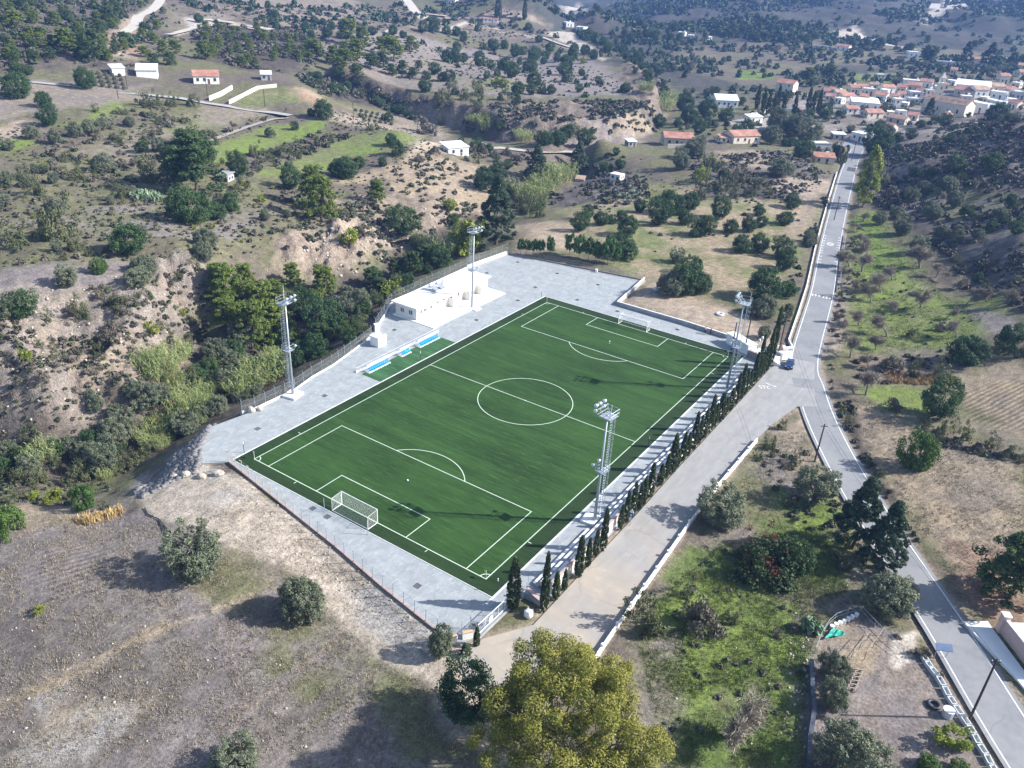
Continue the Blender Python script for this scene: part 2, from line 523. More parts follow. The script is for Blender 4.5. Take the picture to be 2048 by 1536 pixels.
# (outline in the photograph, first colour, second colour, share of second, soft edge m, wander m, roughness)
REG = [
 # distance
 ('900,-5 2047,-60 2047,140 1700,150 1400,200 1200,120 1100,60', 'far', 'scrub', .5, 20, 25, .6),
 ('1000,-3 1120,3 1180,40 1060,15', 'far', 'scrub', .5, 20, 10, .6),
 ('1100,14 1160,2 1170,28 1130,34', 'pale', 'grey', .4, 10, 8, .3), ('1225,8 1300,0 1300,12 1240,22', 'pale', 'far', .4, 10, 10, .3),
 ('1480,95 1600,85 1900,95 2047,110 2047,175 1900,150 1700,130 1500,140', 'scrub2', 'olive', .45, 10, 10, .1),
 ('1360,95 1500,90 1640,110 1640,170 1480,170 1330,130', 'scrub2', 'olive', .4, 8, 10, .1),
 ('1840,55 1880,30 1930,10 1960,15 1900,45', 'pale', 'dry', .2, 6, 5, .2), ('1650,75 1710,60 1735,80 1690,80', 'pale', 'soil', .4, 5, 3, .2), ('1700,62 1740,78 1830,100 1825,104 1730,84', 'pale', 'grey', .3, 1.5, 1, .1),
 ('1475,140 1550,145 1550,160 1480,160', 'lime', 'green', .5, 3, 4, .1), ('1700,150 1780,145 1850,160 1820,170 1720,165', 'green2', 'lime', .4, 3, 4, .1), ('1980,115 2047,115 2047,140 1990,138', 'green2', 'dry2', .4, 4, 4, .1), ('1560,248 1640,240 1665,250 1610,262', 'lime', 'green2', .4, 1.5, 2, .1), ('1450,245 1550,225 1640,235 1600,248 1500,262', 'grey', 'pale', .2, 1.5, 1, .05),
 # village floor
 ('1550,190 2047,170 2047,240 1900,260 1750,285 1600,250', 'dry2', 'grey', .4, 6, 5, .1),
 # upper left hills
 ('-60,-20 330,-20 330,60 200,140 -60,160', 'scrub', 'scrub2', .5, 10, 12, .6), ('330,-10 700,-10 700,60 480,60 330,60', 'scrub2', 'dry', .45, 10, 12, .4),
 ('480,-5 700,0 760,50 700,75 560,50', 'dry', 'scrub2', .35, 8, 8, .2),
 ('640,90 720,60 830,70 1000,110 1130,105 1250,150 1290,190 1180,190 1000,190 870,170 780,150 700,120', 'mauve', 'dry', .4, 6, 8, .15),
 ('700,140 840,130 1000,165 1000,195 850,180', 'dry', 'weed', .5, 6, 5, .15), ('820,120 1000,115 990,125 870,140', 'dry', 'green2', .35, 4, 5, .1), ('900,155 1060,170 1060,185 950,180', 'green2', 'dry', .5, 4, 4, .1),
 ('380,60 480,40 600,60 640,110 590,150 480,140 400,110', 'dark', 'scrub', .5, 6, 7, .7), ('600,60 780,40 900,30 1000,50 1100,80 900,70 700,90', 'scrub2', 'dry', .4, 7, 8, .4),
 ('210,75 240,40 265,30 285,100 270,120 200,110', 'red', 'soil', .5, 4, 4, .4), ('260,35 275,28 322,0 330,5 312,20 285,35 268,65 245,75', 'soil', 'pale', .4, 2, 2, .2), ('365,35 440,38 450,45 380,55', 'grey', 'pale', .4, 2, 2, .1), ('350,66 400,48 470,44 545,58 540,64 470,52 400,56 355,72', 'soil', 'pale', .5, 1.5, 1.5, .1),
 ('800,5 835,25 850,36 870,40 830,42', 'pale', 'grey', .3, 3, 3, .1), ('880,62 930,45 1050,72 1160,95 1215,118 1205,122 1100,85 1000,66 935,52 890,70', 'soil', 'pale', .4, 1.5, 1.5, .1), ('1090,72 1130,66 1170,85 1210,110 1190,112 1140,90', 'pale', 'soil', .4, 3, 3, .3), ('820,30 1000,25 1100,55 1000,45 880,40', 'soil', 'scrub2', .5, 5, 5, .2),
 # gorge and cliff
 ('590,145 640,150 760,180 900,200 980,240 1010,280 960,260 880,235 760,215 650,195', 'dark', 'scrub', .5, 5, 5, 1.2),  # dark scrub, with the far wall's shade painted into its colour
 ('975,215 1060,205 1200,203 1315,222 1310,262 1200,285 1010,285', 'dry2', 'rock2', .5, 3, 4, 1.35), ('1230,150 1290,140 1340,180 1320,230 1280,200', 'rock2', 'scrub', .5, 5, 6, 1.5), ('780,195 900,205 960,250 900,250 800,215', 'rock2', 'rock', .5, 4, 4, 1.5),
 ('1110,265 1300,255 1290,285 1180,292', 'tan', 'mauve', .5, 3, 4, .1),
 # left: road, terraces
 ('-40,150 130,165 240,175 300,170 240,185 130,215 -20,250 -40,200', 'mauve', 'dry', .5, 4, 4, .1), ('-20,205 120,178 240,182 340,195 200,215 60,225 -20,240', 'weed', 'dry', .5, 4, 4, .15),
 ('-20,250 60,235 70,262 -20,285', 'soil', 'tan', .4, 3, 3, .1), ('120,250 200,215 260,200 230,235 150,265', 'lime', 'olive', .4, 3, 4, .1), ('-20,288 50,278 70,290 40,300 -20,305', 'lime', 'green', .4, 2, 3, .1),
 ('-20,420 80,400 140,300 300,250 420,215 520,218 540,228 420,260 300,330 200,350 60,360', 'olive', 'dry', .5, 6, 8, .15), ('300,255 410,215 530,218 535,228 420,258 340,270', 'dry', 'green2', .45, 3, 4, .1),
 ('470,208 520,178 560,172 630,200 640,212 560,205 500,212', 'green2', 'tan', .4, 2, 3, .15), ('580,175 640,190 660,212 610,205', 'red', 'tan', .5, 2, 3, .2),
 ('395,305 480,270 560,250 655,243 640,262 560,290 470,315 430,330', 'lime', 'green2', .45, 2, 3, .05), ('500,360 560,330 700,272 760,265 850,270 840,290 700,320 600,350', 'lime', 'green2', .6, 3, 4, .05),
 ('620,235 850,225 900,250 860,265 760,260 660,240', 'dry', 'soil', .5, 4, 4, .2), ('690,215 790,225 900,270 880,290 860,270 780,235', 'dry', 'pale', .3, 3, 3, .3),
 ('640,355 730,345 800,330 870,285 900,285 880,310 800,345 720,365 640,370', 'tan', 'pale', .4, 2, 3, .3), ('780,340 870,310 970,330 1000,400 900,410 780,390', 'tan', 'soil2', .45, 4, 5, .4),
 ('-20,380 200,340 420,330 480,360 640,370 700,420 560,470 400,520 200,520 -20,520', 'olive', 'scrub2', .45, 7, 9, .35), ('60,440 300,410 460,420 560,430 400,480 150,480', 'mauve', 'olive', .5, 5, 6, .2),
 ('-20,555 60,535 200,525 320,545 290,570 200,580 60,590 -20,600', 'mauve', 'grey', .3, 3, 4, .08),
 ('-30,600 60,590 200,580 330,545 380,540 400,620 420,700 330,760 250,830 120,880 -30,900', 'bank', 'soil2', .45, 4, 6, 1.0), ('300,530 380,520 400,560 360,640 400,690 340,690 310,620', 'bank', 'rock2', .45, 3, 4, 2.0), ('100,690 250,680 300,760 200,800 80,780', 'rock2', 'soil', .5, 3, 5, 1.6), ('-20,750 120,730 140,850 -20,900', 'bank', 'rock2', .5, 3, 5, 1.2),
 ('560,480 640,440 800,440 850,470 740,540 640,560 560,540', 'rock2', 'rock', .5, 4, 5, 1.8), ('640,400 800,390 940,410 960,440 880,460 760,450', 'soil2', 'scrub2', .4, 4, 5, .7), ('880,395 960,400 980,430 900,440', 'tan', 'soil', .4, 3, 3, .6),
 ('380,690 520,620 640,560 760,520 860,470 960,430 990,470 900,510 800,560 740,640 620,720 520,790 400,860 300,930 60,960 -30,960 -30,880 140,880 280,830', 'dark', 'scrub', .5, 4, 5, .4),
 ('1020,400 1100,350 1160,330 1130,370 1080,420 1030,450', 'dark', 'olive', .5, 4, 4, .4), ('1090,390 1200,330 1290,345 1240,390 1130,420', 'scrub', 'mauve', .4, 4, 5, .5),
 # right of the ravine
 ('1020,455 1110,440 1170,460 1150,500 1030,510', 'tan', 'soil', .4, 3, 3, .1), ('1120,420 1300,380 1450,370 1640,380 1630,440 1590,520 1560,590 1420,590 1280,560 1200,500', 'green2', 'tan', .55, 4, 6, .06),
 ('1440,470 1560,440 1590,470 1540,560 1440,580', 'green2', 'tan', .5, 4, 6, .06), ('1280,360 1330,370 1320,420 1290,420', 'green2', 'tan', .4, 3, 3, .05), ('1380,440 1460,430 1500,460 1400,490', 'tan', 'green2', .4, 3, 4, .05),
 ('1230,615 1290,560 1420,600 1500,640 1560,690 1540,705 1450,690 1350,655', 'soil', 'tan', .4, 2, 2, .06), ('1590,380 1650,370 1600,470 1560,500 1580,440', 'soil2', 'tan', .5, 2, 3, .06),
 ('1380,330 1450,310 1560,300 1640,345 1680,370 1620,395 1500,400 1400,390', 'scrub', 'mauve', .5, 4, 5, .5), ('1420,305 1500,298 1590,325 1530,340 1450,330', 'soil2', 'tan', .4, 3, 4, .3), ('1560,355 1660,360 1690,380 1620,395 1540,380', 'soil', 'soil2', .4, 2, 3, .1),
 # right hill
 ('1700,300 1800,270 1930,235 2047,220 2070,640 1960,600 1900,520 1780,420 1720,390', 'scrub', 'mauve', .42, 5, 6, .6), ('1830,265 1960,240 2047,235 2047,260 1900,285 1800,300', 'mauve', 'tan', .4, 4, 4, .3), ('1850,370 1960,365 2047,400 2047,470 1900,460', 'olive', 'mauve', .5, 4, 5, .2), ('1850,360 1900,355 1890,380 1850,400', 'green2', 'lime', .5, 2, 3, .1),
 ('1700,430 1760,430 1800,500 1830,560 1900,600 1990,590 2040,640 1930,690 1800,720 1680,710 1690,640 1700,560', 'green2', 'lime', .5, 4, 5, .06), ('1720,420 1750,425 1790,500 1800,560 1740,560 1700,520', 'lime', 'green', .4, 2, 4, .05), ('1750,570 1900,610 1990,600 1960,670 1850,690 1740,690 1710,640', 'lime', 'green2', .55, 3, 5, .05),
 ('1930,610 2047,640 2047,680 1980,670', 'mauve', 'dry', .4, 3, 3, .1), ('1690,700 1920,700 1920,760 1700,770', 'dry2', 'red', .3, 4, 4, .1), ('1660,560 1695,560 1690,700 1650,720 1640,800 1620,760', 'dry', 'soil', .5, 1.5, 1.5, .06),
 ('1900,760 2047,710 2080,760 2080,900 1950,860 1900,830', 'dry', 'tan', .5, 3, 4, .08), ('1690,790 1810,830 2070,920 2090,1230 1920,1180 1850,1080 1760,960', 'dry', 'tan', .5, 3, 5, .08), ('1850,1100 2047,1090 2047,1250 1960,1230', 'red', 'dry', .4, 3, 4, .08),
 ('1780,840 1900,790 1960,830 2047,870 2047,900 1900,850', 'olive', 'dry', .5, 3, 4, .1), ('1740,760 1850,780 1860,830 1760,820', 'lime', 'green2', .5, 2, 4, .05), ('1676,800 1700,800 1730,900 1800,1010 1780,1030 1720,960 1690,880', 'dark', 'scrub2', .4, .8, 1, .15), ('1830,850 1930,890 2047,915 2047,925 1920,900 1840,870', 'dark', 'scrub', .5, 1, 1.5, .2),
 # between the two roads
 ('1520,890 1580,830 1610,900 1680,1000 1760,1180 1800,1260 1640,1240 1600,1536 1230,1536 1240,1260 1400,1080', 'olive', 'weed', .5, 2, 4, .08), ('1530,850 1600,840 1640,950 1560,960', 'soil2', 'dry', .4, 1.5, 2, .15),
 ('1300,1210 1440,1090 1640,1050 1700,1180 1620,1230 1600,1536 1330,1536 1280,1300', 'green', 'olive', .42, 3, 4.5, .08), ('1330,1230 1480,1180 1600,1200 1560,1400 1380,1420', 'lime', 'green', .4, 2, 4, .08), ('1250,1290 1330,1280 1360,1400 1330,1536 1250,1536', 'weed', 'olive', .5, 2, 3, .1), ('1560,980 1700,1000 1700,1070 1600,1060', 'lime', 'green', .4, 1.5, 3, .06),
 ('1640,1250 1700,1215 1830,1290 1960,1430 2060,1600 1620,1600 1610,1400', 'mauve', 'soil2', .45, .8, 1.2, .04), ('1690,1270 1760,1290 1740,1340 1680,1360', 'tan', 'soil', .4, 1, 1, .03), ('1785,1275 1840,1260 1830,1310 1795,1340 1780,1330', 'pale', 'grey', .3, .5, .6, .02), ('1840,1290 1890,1310 2060,1530 2040,1600 1960,1480 1890,1370', 'dark', 'scrub2', .3, .5, .5, .05),
 # near left field
 ('-60,1030 200,1000 250,990 480,1120 640,1180 760,1330 900,1400 1080,1400 1100,1700 -60,1800', 'weed', 'mauve', .5, 2, 4, .07), ('-60,1150 400,1280 520,1380 300,1536 -60,1600', 'weed', 'weed2', .5, 4, 6, .08), ('380,1140 480,1090 560,1170 480,1230 380,1200', 'olive', 'dry', .5, 2, 3, .05), ('560,1260 660,1230 780,1360 700,1440 560,1340', 'olive', 'mauve', .5, 2, 3, .05), ('700,1370 820,1340 860,1400 760,1470', 'green2', 'olive', .5, 1.5, 2, .05),
 ('100,1390 260,1400 480,1380 420,1420 250,1440 60,1500', 'grey', 'tan', .5, 2, 4, .06), ('750,1400 1000,1380 1050,1536 800,1536', 'olive', 'green2', .4, 2, 3, .06), ('-30,1000 120,1010 200,1040 180,1060 20,1060 -30,1050', 'dry', 'tan', .5, 2, 3, .08),
 ('0,985 250,980 250,1000 120,1010 -20,1010', 'olive', 'dry', .5, 2, 3, .15),
 ('120,1345 300,1262 420,1218 505,1188 508,1196 425,1227 305,1272 125,1358', 'tan', 'track2', .5, .5, .6, .03), ('0,1400 180,1330 330,1240 332,1248 186,1342 0,1416', 'tan', 'track2', .5, .5, .6, .03), ('480,1420 600,1330 690,1250 700,1254 612,1342 492,1432', 'mauve', 'tan', .5, .5, .8, .03), ('520,1470 640,1400 720,1330 728,1336 650,1412 530,1484', 'weed2', 'mauve', .4, .5, .8, .05),
 # bare track round the yard
 ('250,1000 330,945 400,935 470,940 640,1070 780,1180 880,1270 960,1290 990,1330 960,1400 860,1370 760,1310 660,1220 560,1130 440,1080 300,1030', 'track', 'track2', .4, 1.2, 1.5, .05), ('300,960 470,950 600,1060 500,1080 380,1010', 'track', 'grey', .4, 1.2, 1.5, .04), ('700,1180 780,1170 870,1270 880,1300 790,1290 720,1240', 'grey', 'pale', .4, 1, 1.5, .04), ('860,1290 1000,1290 1060,1400 1000,1536 900,1480 880,1380', 'track', 'track2', .4, 1.2, 1.5, .04),
 ('255,985 330,930 400,890 470,850 420,860 350,900 270,960', 'grey', 'weed2', .5, .7, .8, .25),
]
flat = (GX.ravel(), GY.ravel())
FX, FY = flat
rngc = np.random.RandomState(7)
n1, n2, n3 = fbm(FX, FY, 1 / 18., 4, 1), fbm(FX, FY, 1 / 5.5, 4, 5), fbm(FX, FY, 1 / 60., 4, 9)
c = lambda k: np.array(PAL[k])
mx_ = sstep(.4, .62, n1)[:, None]
SOIL = c('scrub2') * (1 - mx_) + c('olive') * .9 * mx_
ROUGH = np.full(len(FX), .25)
wob = (n2 - .5) * 2
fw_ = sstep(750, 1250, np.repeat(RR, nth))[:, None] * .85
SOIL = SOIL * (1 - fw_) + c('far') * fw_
for (s_, k1, k2, sh, soft, wander, rg) in REG:
    P = pxl(s_)
    bx = [p[0] for p in P]; by = [p[1] for p in P]
    mrg = soft + wander + 2
    idx = np.nonzero((FX > min(bx) - mrg) & (FX < max(bx) + mrg) & (FY > min(by) - mrg) & (FY < max(by) + mrg))[0]
    if len(idx) == 0: continue
    sd = poly_sd(P, FX[idx], FY[idx]) + wob[idx] * wander * 1.3 + (n1[idx] - .5) * wander
    wgt = 1 - sstep(-soft, soft, sd)
    m2 = sstep(.5 - .16, .5 + .16, n2[idx] * .6 + n1[idx] * .4 + (sh - .5) * .8)[:, None]
    SOIL[idx] = SOIL[idx] * (1 - wgt[:, None]) + (c(k1) * (1 - m2) + c(k2) * m2) * wgt[:, None]
    ROUGH[idx] = ROUGH[idx] * (1 - wgt) + rg * wgt
RD = np.full(len(FX), 1e3)
k_ = RR.searchsorted(560) * nth
RD[:k_] = line_d(ROAD_C, FX[:k_], FY[:k_]) - ROAD_W / 2
FDY, FDS = DY.ravel(), DS.ravel()
dmin = np.minimum(np.minimum(FDY, FDS), RD)
TRACKS = [[att(tl_, *map(float, q.split(','))) for q in s_.split()] for tl_, s_ in (('A', '-60,455 60,465 180,478 300,492 420,500 540,512 640,528 760,545 900,562 1050,580 1200,602 1330,622 1480,645 1600,665 1700,685'), ('B', '820,835 870,855 960,868 1080,880 1200,890 1330,894 1450,892'), ('B', '700,118 800,140 900,165 1000,185 1100,205 1200,228 1300,262 1380,285 1450,300 1520,312'), ('A', '1140,885 1250,820 1370,775 1480,735 1600,700 1690,690'))]
tdist = np.full(len(FX), 1e3)
for T_ in TRACKS: tdist = np.minimum(tdist, line_d(T_, FX, FY) - 2.2)
fade = sstep(.3, 6, np.minimum(dmin, tdist))
verge = 1 - sstep(0, 1.6, np.minimum(RD, FDS) + wob * .7)
SOIL = SOIL * (1 - .7 * verge[:, None]) + c('soil') * .7 * verge[:, None]
# relief: gullies and ledges where it is rough, hummocks elsewhere
dist = np.repeat(RR, nth)
g1 = np.abs(fbm(FX, FY, 1 / 14., 5, 21) - .5) * 2
g2 = fbm(FX, FY, 1 / 4., 3, 31) - .5
g3 = fbm(FX, FY, 1 / 1.3, 2, 41) - .5
rel = ROUGH * ((.35 - g1) * 1.7 + g2 * 1.1) + g3 * np.minimum(ROUGH, .6) * .5 + g3 * .05
gs, gt = FX * .825 + FY * .5652, FY * .825 - FX * .5652
rel += np.clip(ROUGH - .7, 0, 1.3) * (.28 - np.abs(fbm(gs / 4.5, gt / 30., 1., 4, 61) - .5) * 2) * 1.7
rel *= fade * np.clip(dist / 60, .4, 1.6)
rel += sstep(560, 1500, dist) * ((.30 - np.abs(fbm(FX, FY, 1 / 330., 5, 51) - .5) * 2) * 62 * np.clip(dist / 1300, .3, 1.8) + (fbm(FX, FY, 1 / 60., 3, 53) - .5) * 10)
sink = np.where(dmin < .9, 1, 0) * 0 + (1 - sstep(.1, .9, dmin - dist * .0035)) * (.07 + dist * .0009)
HZ = (H0.ravel() + rel)
HT = (HZ - sink)
HFULL = HZ.reshape(nr, nth)
V = np.stack([FX, FY, HT], 1)
i, j = np.meshgrid(np.arange(nr - 1), np.arange(nth), indexing='ij')
j1 = (j + 1) % nth
F = np.stack([i * nth + j, (i + 1) * nth + j, (i + 1) * nth + j1, i * nth + j1], -1).reshape(-1, 4)[:, ::-1]
# close the middle, below the camera
V = np.vstack([V, [ORG[0], ORG[1], G(ORG[0] + 26, ORG[1])]])
jj = np.arange(nth)
capf = np.stack([jj, (jj + 1) % nth, np.full(nth, len(V) - 1), np.full(nth, len(V) - 1)], -1)
SOIL = SOIL * np.array([.89, .885, .92])
SOILV = np.vstack([SOIL, [PAL['weed']]])
ROUV = np.append(ROUGH, .1)
m, t, b = newmat('ground_cover')
b.inputs['Roughness'].default_value = .95
b.inputs['Specular IOR Level'].default_value = .15
at_ = t.nodes.new('ShaderNodeAttribute'); at_.attribute_name = 'soil'
ra_ = t.nodes.new('ShaderNodeAttribute'); ra_.attribute_name = 'relief'
nA, nB, nC = noise(t, 2.6, 6, rough=.75), noise(t, .55, 5), noise(t, 9, 4, rough=.8)
nD = noise(t, 1.1, 5, stretch=(1, .22, 1), rot=.7)
c1 = mixc(t, 1.0, at_.outputs['Color'], mixc(t, ramp(t, nA, .3, .7), (.48, .46, .45), (1.5, 1.5, 1.48)), 'MULTIPLY')
c2 = mixc(t, 1.0, c1, mixc(t, ramp(t, nB, .34, .66), (.76, .76, .74), (1.2, 1.18, 1.15)), 'MULTIPLY')
c3 = mixc(t, 1.0, c2, mixc(t, ramp(t, nD, .3, .7), (.84, .84, .84), (1.14, 1.14, 1.12)), 'MULTIPLY')
sp = ramp(t, nC, .62, .70)
c4 = mixc(t, sp, c3, mixc(t, 1.0, c3, (1.7, 1.65, 1.6), 'MULTIPLY'))
t.links.new(c4, b.inputs['Base Color'])
bm_ = t.nodes.new('ShaderNodeBump'); bm_.inputs['Distance'].default_value = .35; bm_.inputs['Strength'].default_value = .55
t.links.new(nA, bm_.inputs['Height'])
bn_ = t.nodes.new('ShaderNodeBump'); bn_.inputs['Distance'].default_value = .9
t.links.new(noise(t, .8, 6, rough=.7), bn_.inputs['Height'])
t.links.new(ramp(t, ra_.outputs['Fac'], .15, 1.2), bn_.inputs['Strength'])
t.links.new(bm_.outputs[0], bn_.inputs['Normal'])
t.links.new(bn_.outputs[0], b.inputs['Normal'])
M_GROUND = m
# ploughed ridges: relief and turned soil where a field was worked
pa_ = t.nodes.new('ShaderNodeAttribute'); pa_.attribute_name = 'plough'
wv_ = t.nodes.new('ShaderNodeTexWave'); wv_.inputs['Scale'].default_value = .30; wv_.inputs['Distortion'].default_value = 5.0; wv_.inputs['Detail'].default_value = 3; wv_.inputs['Detail Scale'].default_value = .25
mp_ = t.nodes.new('ShaderNodeMapping'); mp_.inputs[2].default_value = (0, 0, .45)
t.links.new(t.nodes.new('ShaderNodeNewGeometry').outputs['Position'], mp_.inputs[0]); t.links.new(mp_.outputs[0], wv_.inputs['Vector'])
c5 = mixc(t, wv_.outputs['Fac'], mixc(t, 1.0, c4, (.62, .60, .58), 'MULTIPLY'), mixc(t, 1.0, c4, (1.2, 1.18, 1.14), 'MULTIPLY'))
t.links.new(mixc(t, pa_.outputs['Fac'], c4, c5), b.inputs['Base Color'])
PLO = np.zeros(len(V))
for s_, k_p in (('1915,790 1990,765 2060,760 2060,860 1990,860 1940,840', 1), ('1300,590 1430,460 1580,440 1600,470 1540,560 1440,580', .55), ('40,1130 140,1080 220,1100 200,1180 110,1210 70,1170', .7), ('1290,370 1325,375 1318,415 1292,415', .5), ('1700,800 1800,860 1960,950 2060,1000 2060,1080 1900,1050 1760,930', .3), ('1740,590 1960,610 1940,680 1760,680', .35)):
    P = pxl(s_)
    near_ = np.nonzero(np.hypot(V[:, 0] - P[0][0], V[:, 1] - P[0][1]) < 160)[0]
    PLO[near_] = np.maximum(PLO[near_], k_p * (1 - sstep(-1.5, 1.5, poly_sd(P, V[near_, 0], V[near_, 1]))))
tm = np_mesh('ground', V, F, m, {'soil': SOILV, 'relief': ROUV, 'plough': PLO}, smooth=True)
ground = tag(link('ground', tm), kind='structure')
cb = MB(); cb.add([tuple(V[q]) for q in range(nth)] + [tuple(V[-1])], [((q + 1) % nth, q, nth) for q in range(nth)][::1])
tag(cb.build('ground', M_GROUND), kind='structure')
def gz(x, y):
    return float(h0(x, y, HFULL)[0])
# ------------------------------------------------------------------ materials of the built things
M_ASPH = mat('asphalt', (.225, .23, .24), (.195, .20, .21), 1.2, .9, .2, c3=(.255, .255, .258), scale3=.12, bmp=.01)
def cracked(m, sc, dark):
    t = m.node_tree; b = t.nodes['Principled BSDF']
    src = b.inputs['Base Color'].links[0].from_socket
    vo = t.nodes.new('ShaderNodeTexVoronoi'); vo.feature = 'DISTANCE_TO_EDGE'; vo.inputs['Scale'].default_value = sc
    nz = t.nodes.new('ShaderNodeTexNoise'); nz.inputs['Scale'].default_value = .8; nz.inputs['Detail'].default_value = 4
    ps = t.nodes.new('ShaderNodeNewGeometry').outputs['Position']
    t.links.new(ps, nz.inputs['Vector'])
    t.links.new(mixc(t, .55, ps, nz.outputs['Color'], 'LINEAR_LIGHT'), vo.inputs['Vector'])
    k = t.nodes.new('ShaderNodeMath'); k.operation = 'MULTIPLY'
    t.links.new(ramp(t, vo.outputs['Distance'], .022, .008), k.inputs[0]); t.links.new(ramp(t, noise(t, .11, 3), .42, .6), k.inputs[1])
    a = mixc(t, k.outputs[0], src, mixc(t, 1.0, src, (dark, dark, dark), 'MULTIPLY'))
    p = mixc(t, ramp(t, noise(t, .07, 2), .60, .63), a, mixc(t, 1.0, a, (.93, .93, .935), 'MULTIPLY'))
    t.links.new(mixc(t, ramp(t, noise(t, .5, 5, rough=.7), .55, .75), p, mixc(t, 1.0, p, (1.16, 1.14, 1.1), 'MULTIPLY')), b.inputs['Base Color'])
cracked(M_ASPH, .16, .84)
m, t, b = newmat('dusty_asphalt')
b.inputs['Roughness'].default_value = .92
pos_ = t.nodes.new('ShaderNodeNewGeometry').outputs['Position']
sx_ = t.nodes.new('ShaderNodeSeparateXYZ'); t.links.new(pos_, sx_.inputs[0])
base_ = mixc(t, ramp(t, noise(t, .9, 5, stretch=(1, .25, 1)), .35, .65), (.245, .245, .243), (.30, .295, .287))
dust_ = mixc(t, ramp(t, noise(t, .25, 4), .3, .7), (.33, .285, .23), (.39, .335, .27))
gr_ = t.nodes.new('ShaderNodeMapRange'); gr_.inputs[1].default_value, gr_.inputs[2].default_value = 34, 6
t.links.new(sx_.outputs[1], gr_.inputs[0])
nn_ = t.nodes.new('ShaderNodeMath'); nn_.operation = 'MULTIPLY'
t.links.new(gr_.outputs[0], nn_.inputs[0]); t.links.new(ramp(t, noise(t, .16, 4), .25, .6), nn_.inputs[1])
t.links.new(mixc(t, nn_.outputs[0], base_, dust_), b.inputs['Base Color'])
M_DUSTY = m
cracked(m, .12, .88)
M_PAINT = mat('road_paint', (.72, .72, .70), (.55, .55, .54), 3, .8, lo=.45, hi=.7)
M_WEAR = mat('worn_road_paint', (.66, .66, .65), (.36, .36, .36), 1.3, .85, lo=.42, hi=.6)
m, t, b = newmat('stamped_concrete')
b.inputs['Roughness'].default_value = .8
dn_ = noise(t, .22, 6, rough=.7)
f1 = mixc(t, ramp(t, noise(t, .5, 6, rough=.72), .38, .62), (.245, .265, .272), (.325, .347, .355))
f2 = mixc(t, ramp(t, noise(t, 1.7, 5, stretch=(1.0, .45, 1), rot=.9), .52, .68), f1, (.37, .39, .40))
f3 = mixc(t, ramp(t, dn_, .5, .7), f2, (.25, .264, .268))
t.links.new(mixc(t, 1.0, f3, mixc(t, ramp(t, noise(t, 5, 3), .3, .7), (.9, .9, .9), (1.08, 1.08, 1.08)), 'MULTIPLY'), b.inputs['Base Color'])
M_CONC = m
def turf_mat(name, a, b2, c2):
    m, t, b = newmat(name)
    b.inputs['Roughness'].default_value = .85
    b.inputs['Specular IOR Level'].default_value = .2
    s1 = noise(t, .9, 5, stretch=(.10, 1, 1), rough=.65)
    s2 = noise(t, 2.6, 4, stretch=(.12, 1, 1), rough=.7)
    s3 = noise(t, .06, 3)
    s4 = noise(t, 7, 3)
    s5 = noise(t, .22, 2, stretch=(.02, 1, 1))
    col = mixc(t, ramp(t, s1, .36, .64), a, b2)
    col = mixc(t, ramp(t, s3, .38, .62), col, mixc(t, 1.0, col, (.70, .74, .70), 'MULTIPLY'))
    col = mixc(t, ramp(t, s2, .53, .68), col, c2)
    col = mixc(t, 1.0, col, mixc(t, ramp(t, s4, .3, .7), (.75, .75, .75), (1.25, 1.25, 1.25)), 'MULTIPLY')
    col = mixc(t, 1.0, col, mixc(t, ramp(t, s5, .40, .60), (.86, .88, .86), (1.13, 1.11, 1.13)), 'MULTIPLY')
    t.links.new(col, b.inputs['Base Color'])
    bump(t, b, s4, .03, .6)
    return m
M_TURF = turf_mat('artificial_turf', (.022, .058, .0105), (.033, .082, .0165), (.045, .096, .027))
M_TURF2 = turf_mat('run_off_turf', (.017, .038, .010), (.022, .046, .013), (.026, .052, .016))
M_TURF3 = turf_mat('bench_turf', (.03, .09, .03), (.05, .13, .05), (.09, .165, .085))
M_LINE = mat('pitch_line', (.56, .65, .54), (.46, .56, .45), 3)
M_WHITE = mat('white_render', (.80, .79, .765), (.74, .73, .70), .8, .7)
M_CREAM = mat('cream_render', (.74, .71, .655), (.68, .645, .59), .7, .75)
M_ROOF = mat('white_roof_membrane', (.83, .81, .77), (.76, .75, .71), .6, .7)
M_KERB = mat('kerb_concrete', (.62, .64, .63), (.52, .54, .54), 2)
M_GCONC = mat('grey_concrete', (.42, .42, .42), (.33, .33, .335), 1.4, c3=(.27, .26, .26), scale3=.5)
M_STAND = mat('stand_concrete', (.40, .39, .395), (.34, .33, .335), 1.1)
M_BROWN = mat('brown_wall_render', (.30, .235, .21), (.25, .20, .18), 1.5)
M_PINKCAP = mat('pinkish_wall_cap', (.48, .36, .32), (.40, .29, .26), 1.5)
M_YCAP = mat('ochre_wall_cap', (.60, .40, .22), (.5, .33, .19), 2)
M_STEEL = mat('galvanised_steel', (.40, .45, .50), (.33, .37, .42), 3, .45, .5, .35)
M_MESH = mat('chain_link_wire', (.42, .45, .47), (.36, .39, .41), 3, .5, .4, .3)
M_WPAINT = mat('white_paint', (.80, .80, .79), (.72, .72, .71), 3, .45, .5)
M_DARK = mat('dark_steel', (.035, .04, .045), (.05, .055, .06), 3, .5)
M_TANPOST = mat('weathered_yellow_post', (.50, .45, .28), (.42, .38, .25), 3, .6)
M_BLUE = mat('blue_plastic', (.015, .25, .62), (.02, .30, .68), 4, .4, .5)
m, t, b = newmat('clear_shelter_sheet')
b.inputs['Base Color'].default_value = (.70, .80, .86, 1)
b.inputs['Roughness'].default_value = .25
b.inputs['Alpha'].default_value = .2
M_CLEAR = m
M_GLASS = mat('window_glass', (.06, .075, .085), (.10, .12, .13), 1.0, .12, .6)
M_YELLOW = mat('yellow_door_paint', (.72, .58, .16), (.68, .55, .16), 2)
